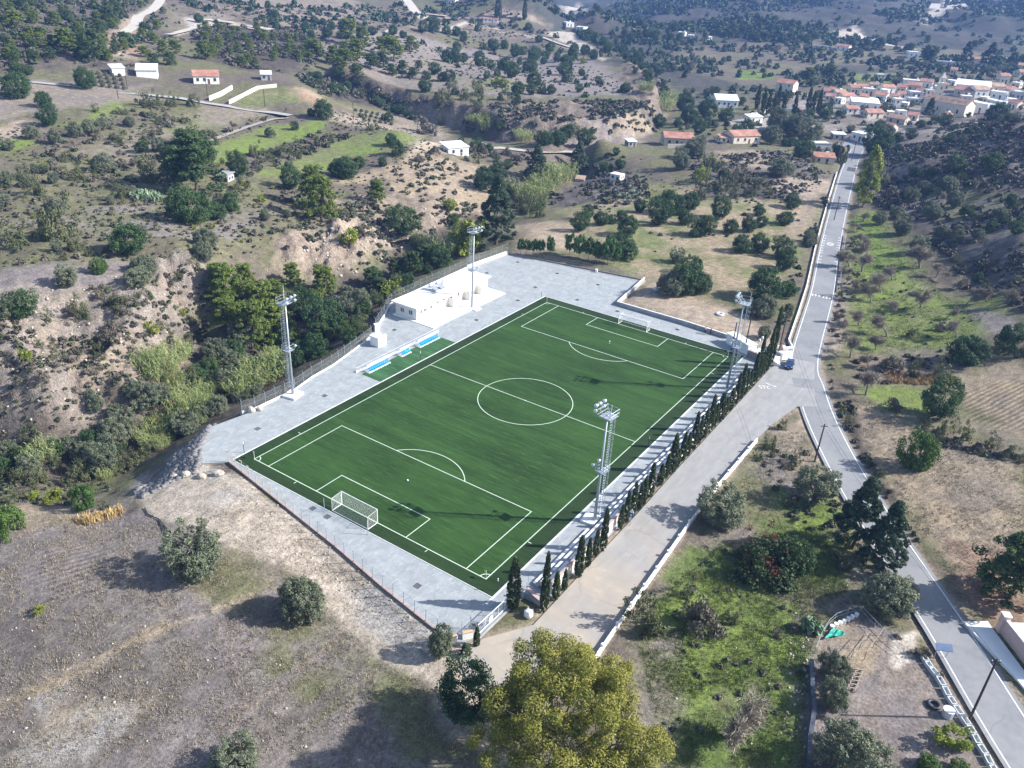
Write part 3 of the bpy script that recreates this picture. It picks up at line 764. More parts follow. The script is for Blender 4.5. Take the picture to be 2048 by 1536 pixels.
M_LAMP = mat('lamp_housing', (.66, .69, .72), (.58, .61, .64), 3, .35, .5, .2)
M_IRON = mat('iron_drain_grate', (.06, .06, .062), (.09, .09, .092), 5, .7)
M_WOODP = mat('dark_creosoted_wood', (.045, .036, .03), (.07, .055, .045), 4, .85, stretch=(1, 1, .1))
M_TERRA = mat('terracotta_tiles', (.36, .165, .12), (.29, .13, .10), .9, .85, c3=(.42, .25, .19), scale3=.3)
M_TERRA2 = mat('weathered_clay_tiles', (.34, .225, .16), (.27, .18, .135), .8, .85, c3=(.40, .28, .2), scale3=.3)
M_WALLY = mat('village_cream_wall', (.68, .60, .50), (.60, .53, .44), .8)
M_WALLS = mat('village_stone_wall', (.52, .47, .40), (.42, .38, .33), 1.2)
M_WALLG = mat('village_grey_wall', (.45, .46, .47), (.38, .39, .40), .8)
M_TIN = mat('white_sheet_metal', (.74, .76, .78), (.66, .68, .70), .6, .45, .5)
M_SHUT = mat('dark_window_opening', (.035, .035, .04), (.05, .048, .05), 1, .4)
M_BDOOR = mat('brown_wood_door', (.16, .09, .055), (.12, .07, .045), 2)

# ------------------------------------------------------------------ yard, turf and markings
PW, PL = 47.1, 90.34
mb = MB().prism(YARD, -2.6, 0.0)
tag(mb.build('paved_yard', M_CONC), kind='structure')
tag(MB().sheet([(-2.4, -2.3), (49.8, -2.3), (49.8, 93.3), (-2.4, 93.3)], .012).build('turf', M_TURF2), kind='structure')
tag(MB().sheet([(-.35, -2.25), (49.75, -2.25), (49.75, 93.25), (-.35, 93.25)], .016).build('turf', M_TURF), kind='structure') if False else None
tag(MB().sheet([(-.2, -.2), (PW + .2, -.2), (PW + .2, PL + .2), (-.2, PL + .2)], .018).build('playing_field', M_TURF), kind='structure')
tag(MB().sheet([(-7.8, 33.1), (-2.62, 33.1), (-2.62, 57.1), (-7.8, 57.1)], .012).build('bench_turf', M_TURF3), kind='structure')
kb = MB()
kb.seg((-2.52, -2.3), (-2.52, 93.4), .2, -.05, .06).seg((49.92, -3.9), (49.92, 93.3), .26, -.05, .07)
kb.seg((-2.4, 93.4), (49.8, 93.4), .14, -.05, .05)
kb.seg((-2.4, -2.38), (49.78, -2.38), .12, -.05, .05)
tag(kb.build('kerb', M_KERB), kind='structure')
ZL, LWD = .026, .14
ln = MB()
def rect(x0, y0, x1, y1):
    ln.strip((x0 - LWD / 2, y0), (x1 + LWD / 2, y0), LWD, ZL).strip((x0 - LWD / 2, y1), (x1 + LWD / 2, y1), LWD, ZL)
    ln.strip((x0, y0 + LWD / 2), (x0, y1 - LWD / 2), LWD, ZL).strip((x1, y0 + LWD / 2), (x1, y1 - LWD / 2), LWD, ZL)
def arc(cx, cy, r, a0, a1, n=48):
    vs, fs = [], []
    for i in range(n + 1):
        a = a0 + (a1 - a0) * i / n
        for rr in (r - LWD / 2, r + LWD / 2):
            vs.append((cx + rr * math.cos(a), cy + rr * math.sin(a), ZL + .003))
    for i in range(n):
        fs.append((2 * i, 2 * i + 1, 2 * i + 3, 2 * i + 2))
    ln.add(vs, fs)
rect(0, 0, PW, PL)
cx = PW / 2
ln.strip((LWD / 2, PL / 2), (PW - LWD / 2, PL / 2), LWD, ZL)
for s, y0 in ((1, 0), (-1, PL)):
    for hw, dp in ((20.15, 16.5), (9.16, 5.5)):
        for q in (-1, 1):
            ln.strip((cx + q * hw, y0 + s * LWD / 2), (cx + q * hw, y0 + s * (dp - LWD / 2)), LWD, ZL)
        ln.strip((cx - hw - LWD / 2, y0 + s * dp), (cx + hw + LWD / 2, y0 + s * dp), LWD, ZL)
    a = math.acos(5.5 / 9.15)
    arc(cx, y0 + s * 11, 9.15, s * PI / 2 - a, s * PI / 2 + a)
    ln.add([(cx + .13 * math.cos(2 * PI * k / 12), y0 + s * 11 + .13 * math.sin(2 * PI * k / 12), ZL) for k in range(12)], [tuple(range(12))])
    for q in (-1, 1):                                   # ticks 9.15 m off the corner arc
        ln.strip((cx + q * (cx - 10.15), y0 - s * .15), (cx + q * (cx - 10.15), y0 - s * .75), .12, ZL)
        ln.strip((cx + q * (cx + .15), y0 + s * 10.15), (cx + q * (cx + .75), y0 + s * 10.15), .12, ZL)
arc(cx, PL / 2, 9.15, 0, 2 * PI, 72)
ln.add([(cx + .16 * math.cos(2 * PI * k / 12), PL / 2 + .16 * math.sin(2 * PI * k / 12), ZL + .004) for k in range(12)], [tuple(range(12))])
for x0, y0, a0 in ((0, 0, 0), (PW, 0, PI / 2), (PW, PL, PI), (0, PL, 1.5 * PI)):
    arc(x0, y0, 1.0, a0, a0 + PI / 2, 12)
tag(ln.build('pitch_markings', M_LINE), kind='structure')

# goals
def goal(y0, s, label):
    g = thing('football_goal', label, 'goal', (cx, y0, 0))
    fr, hw, hh, dp = MB(), 3.66, 2.44, 2.0
    for q in (-1, 1):
        fr.tube((cx + q * hw, y0, 0), (cx + q * hw, y0, hh), .075, 8)
    fr.tube((cx - hw, y0, hh), (cx + hw, y0, hh), .075, 8)
    fr.build('goal_post', M_WPAINT, g)
    st = MB()
    for q in (-1, 1):
        st.tube((cx + q * hw, y0 - s * .07, .04), (cx + q * hw, y0 - s * dp, .04), .05)
        st.tube((cx + q * hw, y0 - s * .07, hh - .04), (cx + q * hw, y0 - s * dp, hh - .25), .022)
        st.tube((cx + q * hw, y0 - s * dp, .04), (cx + q * hw, y0 - s * dp, hh - .25), .03)
    st.tube((cx - hw, y0 - s * dp, .04), (cx + hw, y0 - s * dp, .04), .05)
    st.build('support_frame', M_WPAINT, g)
    nb, wd = MB(), .012
    n = 40
    for i in range(n + 1):
        x = cx - hw + 2 * hw * i / n
        nb.blade((x, y0 - s * .08, hh - .03), (x, y0 - s * dp, hh - .28), wd, (1, 0, 0))
        nb.blade((x, y0 - s * dp, hh - .28), (x, y0 - s * (dp - .12), .05), wd, (1, 0, 0))
    for k in range(14):
        z = .1 + k * .16
        nb.blade((cx - hw, y0 - s * (dp - .05), z), (cx + hw, y0 - s * (dp - .05), z), wd, (0, 0, 1))
        for q in (-1, 1):
            nb.blade((cx + q * hw, y0 - s * .08, z), (cx + q * hw, y0 - s * dp, z), wd, (0, 0, 1))
    for k in range(1, 12):
        y = y0 - s * dp * k / 12
        nb.blade((cx - hw, y, hh - .03 - .25 * k / 12), (cx + hw, y, hh - .03 - .25 * k / 12), wd, (0, 1, 0))
        for q in (-1, 1):
            nb.blade((cx + q * hw, y, .06), (cx + q * hw, y, hh - .05), wd, (0, 1, 0))
    nb.build('net', M_WPAINT, g)
goal(0, 1, 'white box-net football goal at the end nearer the bare dirt track')
goal(PL, -1, 'white box-net football goal at the far end below the carob grove')
for (x, y, lb) in ((19.2, -2.9, 'white steel net pole behind the nearer goal, closer to the yellow corner fence posts'), (28.0, -2.9, 'white steel net pole behind the nearer goal, closer to the entrance gate')):
    p = thing('net_pole', lb, 'pole', (x, y, 0), group='net poles behind the near goal')
    MB().tube((x, y, 0), (x, y, 2.5), .045, 8).build('post', M_STEEL, p)
    MB().box(x, y, 0, .28, .28, .03).build('base_plate', M_STEEL, p)
for (x, y, lb) in ((0.02, 0.02, 'small yellow corner flag by the bent-top fence posts'), (PW, 0.0, 'small yellow corner flag nearest the white sliding gate'), (PW, PL, 'small corner flag beside the far floodlight tower and white kiosk'), (0, PL, 'small corner flag at the corner nearest the clubhouse')):
    p = thing('corner_flag', lb, 'corner flag', (x, y, 0), group='corner flags of the pitch')
    MB().tube((x, y, 0), (x, y, 1.5), .03, 6).build('pole', M_WPAINT, p)
    MB().add([(x, y, 1.5), (x - .45, y + .12, 1.36), (x - .42, y + .14, 1.02), (x, y, 1.02), (x - .02, y + .03, 1.5), (x - .44, y + .16, 1.36), (x - .41, y + .18, 1.02), (x - .02, y + .03, 1.02)], [(0, 1, 2, 3), (7, 6, 5, 4)]).build('flag', mat('yellow_flag_cloth', (.72, .75, .25), (.66, .7, .2), 3) if 'yellow_flag_cloth' not in bpy.data.materials else bpy.data.materials['yellow_flag_cloth'], p)
for (x, y, lb) in ((-2.75, .2, 'thin dark sprinkler post at the pitch edge near the rubble bank'), (-2.75, 45.3, 'thin dark sprinkler post with white head in front of the dugouts'), (-2.75, 92.0, 'thin dark sprinkler post at the clubhouse corner of the pitch'),
                   (49.65, 45.1, 'thin dark sprinkler post at the halfway line beside the stand'), (49.65, -.9, 'thin blue-grey sprinkler post beside the yellow flag and tall cypress')):
    p = thing('sprinkler_post', lb, 'sprinkler', (x, y, 0), group='sprinkler posts round the pitch')
    MB().tube((x, y, 0), (x, y, 1.7), .05, 6).build('post', M_DARK, p)
    MB().tube((x, y, 1.7), (x, y, 2.15), .07, 6).build('head', M_WPAINT, p)
balls = [('white football lying in front of the near penalty arc', 15.6 + 8.0, 10.9), ('white football lying near the far penalty spot', 23.2, 79.9)]
for lb, x, y in balls:
    tag(MB().ball((x, y, .14), .16).build('football', M_WPAINT, smooth=True), lb, 'ball')

# drain covers
DR = [(-17.2, 53.4), (-6.6, 70), (-6.2, 86.6), (-7.8, 97.1), (-9, 109.9), (4.9, 96.9), (3.6, 109.9), (16.1, 97.1), (32.2, 96.7), (-23.4, 97.2), (-22.1, 110.1), (-6.9, 22.3), (-7.1, 6.6), (17.2, -3.4), (20.4, -3.5), (40.6, -6.7), (50.9, -8.1), (52.0, 1.1)]
DRL = ['between the white hut and the clubhouse', 'in front of the clubhouse apron', 'nearest the far floodlight pole by the clubhouse', 'just beyond the far corner of the pitch by the clubhouse', 'in the middle of the open far yard', 'behind the far goal, third from the clubhouse', 'beside the low wall of pine saplings', 'at the notch of the white wall', 'behind the far goal beside the retaining wall', 'at the back corner of the clubhouse', 'by the back fence at the far end of the yard', 'between the ravine floodlight and the dugouts', 'nearest the rubble bank', 'behind the near goal, left of the pair', 'behind the near goal, right of the pair', 'on the near apron below the yellow corner flag', 'just inside the entrance gate', 'between the lone cypress and the stand']
d0 = None
for (x, y), l in zip(DR, DRL):
    if d0 is None:
        d0 = thing('drain_cover', '', 'drain cover', (x, y, 0), group='drain covers set in the paved yard')
        fr = MB()
        for a, bq, sx, sy in ((-.42, 0, .06, .9), (.42, 0, .06, .9), (0, -.42, .78, .06), (0, .42, .78, .06)):
            fr.box(a, bq, -.02, sx, sy, .035)
        fr.build('frame', M_IRON, d0, world=False)
        gb = MB()
        for k in range(9): gb.box(0, -.34 + k * .085, -.02, .78, .045, .028)
        gb.build('grate', M_IRON, d0, world=False)
        dd = d0
    else:
        dd = copy_tree(d0)
    dd.location = (x, y, .004)
    dd['label'] = 'dark iron drain cover ' + l

# floodlight towers
def tower(x, y, face, label, slab=None):
    """face: unit vector towards the pitch"""
    T = thing('floodlight_tower', label, 'floodlight', (x, y, 0), group='floodlight towers of the pitch')
    fx, fy = face
    sx, sy = -fy, fx
    Hh = 18.8
    MB().tube((x, y, 0), (x, y, Hh), .27, 14, .12).build('mast', M_STEEL, T, smooth=True)
    MB().box(x, y, 0.0, 1.1, 1.1, .10).build('base_plate', M_STEEL, T)
    # caged ladder on the side away from the pitch
    lx, ly = x - fx * .78, y - fy * .78
    ld = MB()
    for q in (-.28, .28):
        ld.tube((lx + sx * q, ly + sy * q, 1.5), (lx + sx * q, ly + sy * q, Hh), .035, 5)
    ld.build('ladder_rail', M_STEEL, T)
    rg = MB()
    z = 1.7
    while z < Hh:
        rg.tube((lx - sx * .26, ly - sy * .26, z), (lx + sx * .26, ly + sy * .26, z), .025, 5); z += .45
    z = 2.0
    while z < Hh:
        rg.tube((lx, ly, z), (x - fx * .3, y - fy * .3, z), .03, 5); z += 1.8
    rg.build('rung', M_STEEL, T)['kind'] = 'stuff'
    cg = MB()
    z = 3.0
    while z < Hh:
        pts = [(lx + sx * .36 * math.cos(a) - fx * .62 * math.sin(a), ly + sy * .36 * math.cos(a) - fy * .62 * math.sin(a), z) for a in np.linspace(0, PI, 7)]
        cg.path(pts, .022, 4); z += .95
    for a in (.5, PI / 2, PI - .5):
        ox, oy = lx + sx * .36 * math.cos(a) - fx * .62 * math.sin(a), ly + sy * .36 * math.cos(a) - fy * .62 * math.sin(a)
        cg.tube((ox, oy, 3.0), (ox, oy, Hh - .1), .022, 4)
    cg.build('safety_cage', M_STEEL, T)
    for zz, hwid, dep in ((9.4, .8, .75), (Hh - .2, 1.05, .95)):
        pf = MB()
        ox, oy = x - fx * .25, y - fy * .25
        ang = math.atan2(fy, fx)
        pf.box(ox, oy, zz, dep * 2, hwid * 2, .10, ang)
        o = pf.build('platform', M_STEEL, T)
        rl = MB()
        cs = [(ox + fx * a * dep + sx * bq * hwid, oy + fy * a * dep + sy * bq * hwid) for a, bq in ((-1, -1), (-1, 1), (1, 1), (1, -1))]
        for i4 in range(4):
            rl.tube((*cs[i4], zz + .1), (*cs[i4], zz + 1.2), .035, 5)
            for hz in (.62, 1.18):
                rl.tube((*cs[i4], zz + hz), (*cs[(i4 + 1) % 4], zz + hz), .03, 5)
        rl.build('railing', M_STEEL, o)
    # lamp heads on a cross bar
    cb = MB()
    bx, by = x + fx * .95, y + fy * .95
    cb.tube((bx - sx * 1.3, by - sy * 1.3, Hh + .9), (bx + sx * 1.3, by + sy * 1.3, Hh + .9), .06, 6)
    cb.tube((bx - sx * 1.3, by - sy * 1.3, Hh + .1), (bx + sx * 1.3, by + sy * 1.3, Hh + .1), .06, 6)
    for q in (-1, 1): cb.tube((x + sx * q * .8, y + sy * q * .8, Hh), (bx + sx * q * .8, by + sy * q * .8, Hh + .9), .05, 5)
    cb.build('cross_bar', M_STEEL, T)
    for zz in (.1, .95):
        for q in (-.95, .15, 1.05):
            if zz < .5 and abs(q) < .5: continue
            lm = MB()
            X_, Y_ = bx + sx * q + fx * .42, by + sy * q + fy * .42
            # round reflector housing tilted to the ground
            d = Vector((fx * .75, fy * .75, -.66)).normalized()
            p0 = Vector((X_, Y_, Hh + zz + .35))
            lm.tube(p0 - d * .28, p0 - d * .05, .15, 10, .27)
            lm.tube(p0 - d * .05, p0 + d * .14, .27, 10, .30)
            lm.build('lamp', M_LAMP, T)
    for q in (-.75, .75):
        lm = MB(); d = Vector((fx * .75, fy * .75, -.66)).normalized()
        p0 = Vector((x + sx * q + fx * .9, y + sy * q + fy * .9, 10.3))
        lm.tube(p0 - d * .22, p0 + d * .15, .16, 10, .28)
        lm.build('lamp', M_LAMP, T)
    MB().tube((x - fx * 1.2 + sx * 1.1, y - fy * 1.2 + sy * 1.1, Hh), (x - fx * 1.2 + sx * 1.1, y - fy * 1.2 + sy * 1.1, Hh + 2.5), .04, 5).build('lightning_rod', M_WPAINT, T)
    if slab:
        MB().box(*slab[:2], 0, slab[2], slab[3], slab[4], slab[5]).build('footing', M_WHITE, T)
tower(52.6, 20.4, (-1, .12), 'floodlight tower in front of the stand, nearer the entrance gate', (51.9, 20.4, 2.3, 2.6, .35, .1))
tower(52.5, 75.6, (-1, -.12), 'floodlight tower in front of the stand near the blue car')
tower(-11.4, 18.6, (1, .12), 'floodlight tower on a white footing beside the ravine fence', (-11.4, 18.6, 2.7, 3.0, .45, .2))
tower(-11.9, 75.2, (1, -.12), 'floodlight tower standing on the clubhouse apron', (-10.5, 75.2, 1.6, 2.2, .17, 0))

# clubhouse
cl = thing('clubhouse', 'long single storey white clubhouse with flat overhanging roof beside the pitch', 'building', (-19.8, 74.5, 0))
X0, X1, Y0, Y1, HC = -23.0, -16.6, 60.4, 88.0, 3.0
MB().box((X0 + X1) / 2, (Y0 + Y1) / 2, 0.16, X1 - X0, Y1 - Y0, HC - .16).build('wall', M_CREAM, cl)
rf = MB().box((X0 + X1) / 2 - .2, (Y0 + Y1) / 2 + .1, HC, X1 - X0 + 1.4, Y1 - Y0 + 1.4, .24).build('roof', M_ROOF, cl)
pr_ = MB()
for a, bq, sx, sy in ((X0 - .78, 74.3, .14, 29), (X1 + .38, 74.3, .14, 29), ((X0 + X1) / 2 - .2, Y0 - .52, 7.5, .14), ((X0 + X1) / 2 - .2, Y1 + .72, 7.5, .14)):
    pr_.box(a, bq, HC + .24, sx, sy, .08)
pr_.build('roof_edge', M_ROOF, rf)
MB().prism([(-23.3, 59.6), (-11.0, 59.6), (-11.0, 88.2), (-16.5, 88.3), (-23.3, 88.3)], 0, .15).build('apron', M_WHITE, cl)
def window(x, y, z, wd, h, ax, parent, cols=2, m=M_GLASS):
    """flush window: ax 'x' faces +x, '-y' faces -y"""
    fr = MB()
    gl = MB()
    if ax == 'x':
        fr.box(x + .03, y, z - .08, .10, wd + .16, .08).box(x + .03, y, z + h, .10, wd + .16, .08)
        for q in range(cols + 1): fr.box(x + .03, y - wd / 2 + wd * q / cols, z, .10, .07, h)
        gl.box(x + .012, y, z, .03, wd, h)
    else:
        fr.box(x, y - .03, z - .08, wd + .16, .10, .08).box(x, y - .03, z + h, wd + .16, .10, .08)
        for q in range(cols + 1): fr.box(x - wd / 2 + wd * q / cols, y - .03, z, .07, .10, h)
        gl.box(x, y - .012, z, wd, .03, h)
    o = fr.build('window', M_WPAINT, parent)
    gl.build('pane', m, o)
for x in (-20.9, -18.35): window(x, Y0, 1.15, 1.15, 1.05, '-y', cl)
for y, wd in ((61.9, .7), (63.3, 1.3), (65.5, .8)): window(X1, y, 1.5, wd, .8, 'x', cl, 1 if wd < 1 else 2)
for y in (68.0, 70.2): window(X1, y, 2.1, 1.0, .5, 'x', cl, 1)
# projecting porch piers with coloured doors
for y, mt, nm in ((73.0, M_BDOOR, 'door'), (79.2, M_YELLOW, 'door'), (84.2, M_CREAM, 'door')):
    o = MB().box(X1 + .03, y, .16, .06, 1.1, 2.1).build('door', mt, cl)
    MB().tube((X1 + .1, y + .42, 1.15), (X1 + .1, y + .3, 1.15), .025, 5).build('handle', M_STEEL, o)
    if mt is M_YELLOW: o['label'] = 'yellow door'
    MB().box(X1 + .85, y - .95, .16, 1.7, .16, 2.15).build('screen_wall', M_CREAM, cl)
MB().box(X1 + .03, 76, 1.6, .06, .6, .9).build('notice_board', M_BDOOR, cl)
MB().box(X1 + .05, 86.5, 2.35, .1, 2.4, .35).build('beam', M_CREAM, cl)
# roof plant: two solar heaters with tanks
for (ty, tx) in ((71.6, -21.3), (73.9, -21.0)):
    sh = thing('solar_water_heater', 'solar water heater with white tank on the clubhouse roof, ' + ('nearer the pitch-side hut' if ty < 72 else 'farther along the roof'), 'water heater', (tx, ty, HC + .24), group='solar heaters on the clubhouse roof')
    z0 = HC + .24
    MB().tube((tx - .2, ty - .75, z0 + 1.35), (tx - .2, ty + .75, z0 + 1.35), .36, 12).build('tank', M_WPAINT, sh, smooth=False)
    pn = MB().add([(tx + 1.5, ty - .8, z0 + .12), (tx + 1.5, ty + .8, z0 + .12), (tx + .1, ty + .8, z0 + 1.1), (tx + .1, ty - .8, z0 + 1.1), (tx + 1.45, ty - .8, z0 + .05), (tx + 1.45, ty + .8, z0 + .05), (tx + .05, ty + .8, z0 + 1.03), (tx + .05, ty - .8, z0 + 1.03)], [(0, 1, 2, 3), (7, 6, 5, 4), (0, 4, 5, 1), (1, 5, 6, 2), (2, 6, 7, 3), (3, 7, 4, 0)])
    pn.build('panel', mat('solar_glass_%d' % ty, (.20, .22, .25), (.26, .28, .31), 2, .2, .6), sh)
    fr = MB()
    for q in (-.6, .6): fr.tube((tx - .2, ty + q, z0), (tx - .2, ty + q, z0 + 1.05), .03, 5)
    fr.build('stand_frame', M_STEEL, sh)
wt = thing('water_tank', 'round white water tank standing on the clubhouse roof', 'water tank', (-21.6, 76.2, HC + .24))
MB().tube((-21.6, 76.2, HC + .5), (-21.6, 76.2, HC + 1.7), .62, 14).build('tank', M_WPAINT, wt)
MB().box(-21.6, 76.2, HC + .24, 1.2, 1.2, .26).build('plinth', M_ROOF, wt)

# small white hut and stub wall
ht = thing('utility_hut', 'small white block hut with flat roof beside the ravine fence', 'hut', (-14.7, 45.4, 0))
MB().box(-14.7, 45.5, 0, 2.3, 2.5, 2.15).build('wall', M_WHITE, ht)
MB().box(-14.7, 45.5, 2.15, 2.5, 2.7, .14).build('roof', M_ROOF, ht)
MB().box(-13.53, 45.3, 0, .06, .9, 1.9).build('door', M_WPAINT, ht)
MB().box(-14.3, 46.5, 2.29, .7, .35, .08).build('hatch', M_GCONC, ht)
st_ = thing('fence_pillar', 'stubby white masonry pillar in the ravine fence behind the white hut', 'pillar', (-19.7, 50.2, 0))
MB().box(-19.6, 50.3, 0, .7, 1.0, 1.7, -.4).build('shaft', M_WHITE, st_)
MB().box(-19.6, 50.3, 1.7, .86, 1.16, .12, -.4).build('cap', M_ROOF, st_)

# dugouts
def dugout(y0, y1, n, label):
    d = thing('dugout', label, 'dugout', (-7.5, (y0 + y1) / 2, 0), group='team benches beside the pitch')
    xb, xf = -8.1, -6.75
    MB().box((xb + xf) / 2, (y0 + y1) / 2, .014, xf - xb, y1 - y0, .09).build('floor_slab', M_WPAINT, d)
    prof = [(xb, .1), (xb - .1, .8), (xb + .1, 1.35), (xb + .4, 1.6), (xf - .55, 1.68)]
    sh = MB()
    nseg = max(2, int((y1 - y0) / 1.1))
    for (a, za), (b_, zb) in zip(prof[:-1], prof[1:]):
        sh.add([(a, y0, za), (a, y1, za), (b_, y1, zb), (b_, y0, zb), (a + .02, y0, za + .02), (a + .02, y1, za + .02), (b_ + .02, y1, zb + .02), (b_ + .02, y0, zb + .02)], [(0, 1, 2, 3), (7, 6, 5, 4)])
    sh.build('back_shell', M_CLEAR, d)
    for yy, q in ((y0, -1), (y1, 1)):
        ed = MB()
        pl = [(xb, .1), (xb - .1, .8), (xb + .1, 1.35), (xb + .4, 1.6), (xf - .55, 1.68), (xf - .6, 1.0), (xf - .45, .1)]
        ed.add([(x_, yy, z_) for x_, z_ in pl] + [(x_, yy + q * .05, z_) for x_, z_ in pl], [tuple(range(7)), tuple(range(13, 6, -1))] + [(i_, i_ + 7, (i_ + 1) % 7 + 7, (i_ + 1) % 7) for i_ in range(7)])
        ed.build('end_panel', M_CLEAR, d)
    rb = MB()
    for k in range(nseg + 1):
        yy = y0 + (y1 - y0) * k / nseg
        rb.path([(a, yy, z_) for a, z_ in prof], .03, 5)
    rb.tube((xf - .55, y0, 1.68), (xf - .55, y1, 1.68), .045, 6)
    rb.build('rib', M_WPAINT, d)
    for k in range(n):
        yy = y0 + .35 + (y1 - y0 - .7) * (k + .5) / n
        wd = (y1 - y0 - .7) / n * .72
        s = MB().box(xf - .12, yy, .42, .52, wd, .09)
        s.box(xf - .40, yy, .50, .09, wd, .62).box(xf - .10, yy, .51, .3, wd * .8, .03)
        s.build('seat', M_BLUE, d)
    lg = MB()
    for k in range(max(2, n // 2)):
        yy = y0 + .5 + (y1 - y0 - 1.0) * k / max(1, n // 2 - 1)
        lg.box(xf - .05, yy, .1, .08, .06, .32).box(xf + .2, yy, .1, .3, .06, .05)
    lg.build('leg', M_WPAINT, d)
dugout(34.3, 40.7, 10, 'long clear-backed dugout with blue seats, nearer the rubble bank')
dugout(44.1, 47.2, 4, 'short clear-backed dugout with four blue seats between two longer ones')
dugout(50.0, 56.8, 10, 'long clear-backed dugout with blue seats, nearer the clubhouse')
rw = thing('rail_wall', 'thin low white rail wall behind the three dugouts', 'wall', (-9.0, 46, 0))
MB().seg((-9.0, 32.9), (-9.2, 59.2), .14, 0, .45).build('wall', M_WHITE, rw)
for y in np.arange(33.2, 59.3, 3.2): MB().tube((-9.06, y, .45), (-9.06, y, 1.0), .03, 5).build('post', M_STEEL, rw)
MB().tube((-9.0, 33, 1.0), (-9.2, 59.1, 1.0), .03, 5).build('rail', M_WPAINT, rw)

# fences: chain link with bent-top posts
def chain(mb, p, q, z0, z1, step=.26, wd=.014, za=0, zb=0):
    L_ = math.hypot(q[0] - p[0], q[1] - p[1])
    h = z1 - z0
    ux, uy = (q[0] - p[0]) / L_, (q[1] - p[1]) / L_
    n = int((L_ + h) / step)
    for s in (1, -1):
        for k in range(n + 1):
            a = k * step - h
            t0, t1 = a, a + h
            w0, w1 = z0, z1
            if t0 < 0: w0 += -t0; t0 = 0
            if t1 > L_: w1 -= t1 - L_; t1 = L_
            if t1 - t0 < .03: continue
            if s < 0: t0, t1 = L_ - t0, L_ - t1
            f = lambda t_: za + (zb - za) * t_ / L_
            mb.blade((p[0] + ux * t0, p[1] + uy * t0, w0 + f(t0)), (p[0] + ux * t1, p[1] + uy * t1, w1 + f(t1)), wd, (ux * h, uy * h, -s * h) if s > 0 else (ux * h, uy * h, h))
def fence(name, label, pts, h, pitch, mpost, wall=None, wallm=None, capm=None, bend=.35, out=(0, 1), base=0.0, mesh=True, r=.035, step=.3):
    T = thing(name, label, 'fence', (*pts[0], 0))
    seq = []
    for p, q in zip(pts[:-1], pts[1:]):
        L_ = math.hypot(q[0] - p[0], q[1] - p[1])
        n = max(1, round(L_ / pitch))
        seq += [(p[0] + (q[0] - p[0]) * k / n, p[1] + (q[1] - p[1]) * k / n) for k in range(n)]
    seq.append(pts[-1])
    hw = wall or 0
    if wall:
        wb, cbm = MB(), MB()
        for p, q in zip(pts[:-1], pts[1:]):
            wb.seg(p, q, .22, base, hw)
            if capm: cbm.seg(p, q, .30, hw, hw + .07)
        wo = wb.build('base_wall', wallm, T)
        if capm: cbm.build('cap', capm, T)
    proto = {}
    for p in seq:
        pb = MB().tube((p[0], p[1], hw - .1), (p[0], p[1], hw + h), r, 5)
        if bend: pb.tube((p[0], p[1], hw + h), (p[0] + out[0] * bend, p[1] + out[1] * bend, hw + h + bend * .8), r * .9, 5)
        pb.build('post', mpost(p) if callable(mpost) else mpost, T)
    cm = MB()
    for p, q in zip(seq[:-1], seq[1:]):
        if mesh: chain(cm, p, q, hw + .05, hw + h, step)
        for zz in (hw + .08, hw + h * .5, hw + h - .03):
            cm.tube((*p, zz), (*q, zz), .012, 4, cap=False)
    cm.build('wire_mesh', M_MESH, T)
    return T
fence('wall_fence', 'low wall with bent-top fence posts along the near dirt track', [(-2.45, -3.1), (26.3, -7.65), (37.2, -9.75), (47.9, -11.45), (50.0, -11.8)], 2.1, 2.15,
      lambda p: M_TANPOST if p[0] < 17 else M_STEEL, .16, M_BROWN, M_PINKCAP, .3, (-.2, -1), -2.2, step=.5, r=.055)
fence('ravine_fence', 'chain link fence on a white kerb along the ravine edge of the yard', [(-13.6, 8.6), (-12.9, 11), (-12.9, 20.4), (-14.2, 26), (-14.8, 32), (-17.0, 41.4), (-18.6, 47.5)], 2.1, 2.6, M_STEEL, .18, M_WHITE, None, .4, (-.9, .3), -2.2)
fence('ravine_fence', 'tall chain link fence on a white wall running behind the clubhouse', [(-20.4, 50.8), (-24.2, 58.0), (-27.0, 62.2), (-28.2, 66), (-29.4, 96)], 2.2, 2.5, M_STEEL, .5, M_WHITE, None, .4, (-.9, .2), -2.2)
fence('ravine_fence', 'chain link fence on a white wall beyond the clubhouse, ending at the far yard corner', [(-29.4, 96.3), (-28.2, 113.9)], 2.2, 2.4, M_STEEL, .95, M_WHITE, None, .4, (-.9, .2), -2.2)
fence('sapling_fence', 'rust-brown wire fence on a low dark wall below the pine saplings', [(-27.6, 114.1), (11.5, 121.2)], 1.5, 2.4, mat('rusty_post', (.20, .10, .07), (.27, .15, .1), 4), .35, M_BROWN, None, 0, (0, 1), -1.5, step=.4)
T = thing('retaining_wall', 'grey retaining wall with white cap round the dirt corner behind the far goal', 'wall', (14, 100.4, 0))
wp = [(11.7, 121), (14.2, 100.6), (33, 100.5), (43.4, 99.7)]
wb, cp = MB(), MB()
for p, q in zip(wp[:-1], wp[1:]):
    wb.seg(p, q, .24, -.5, .95); cp.seg(p, q, .34, .95, 1.05)
wb.build('wall', M_GCONC, T); cp.build('cap', M_WHITE, T)

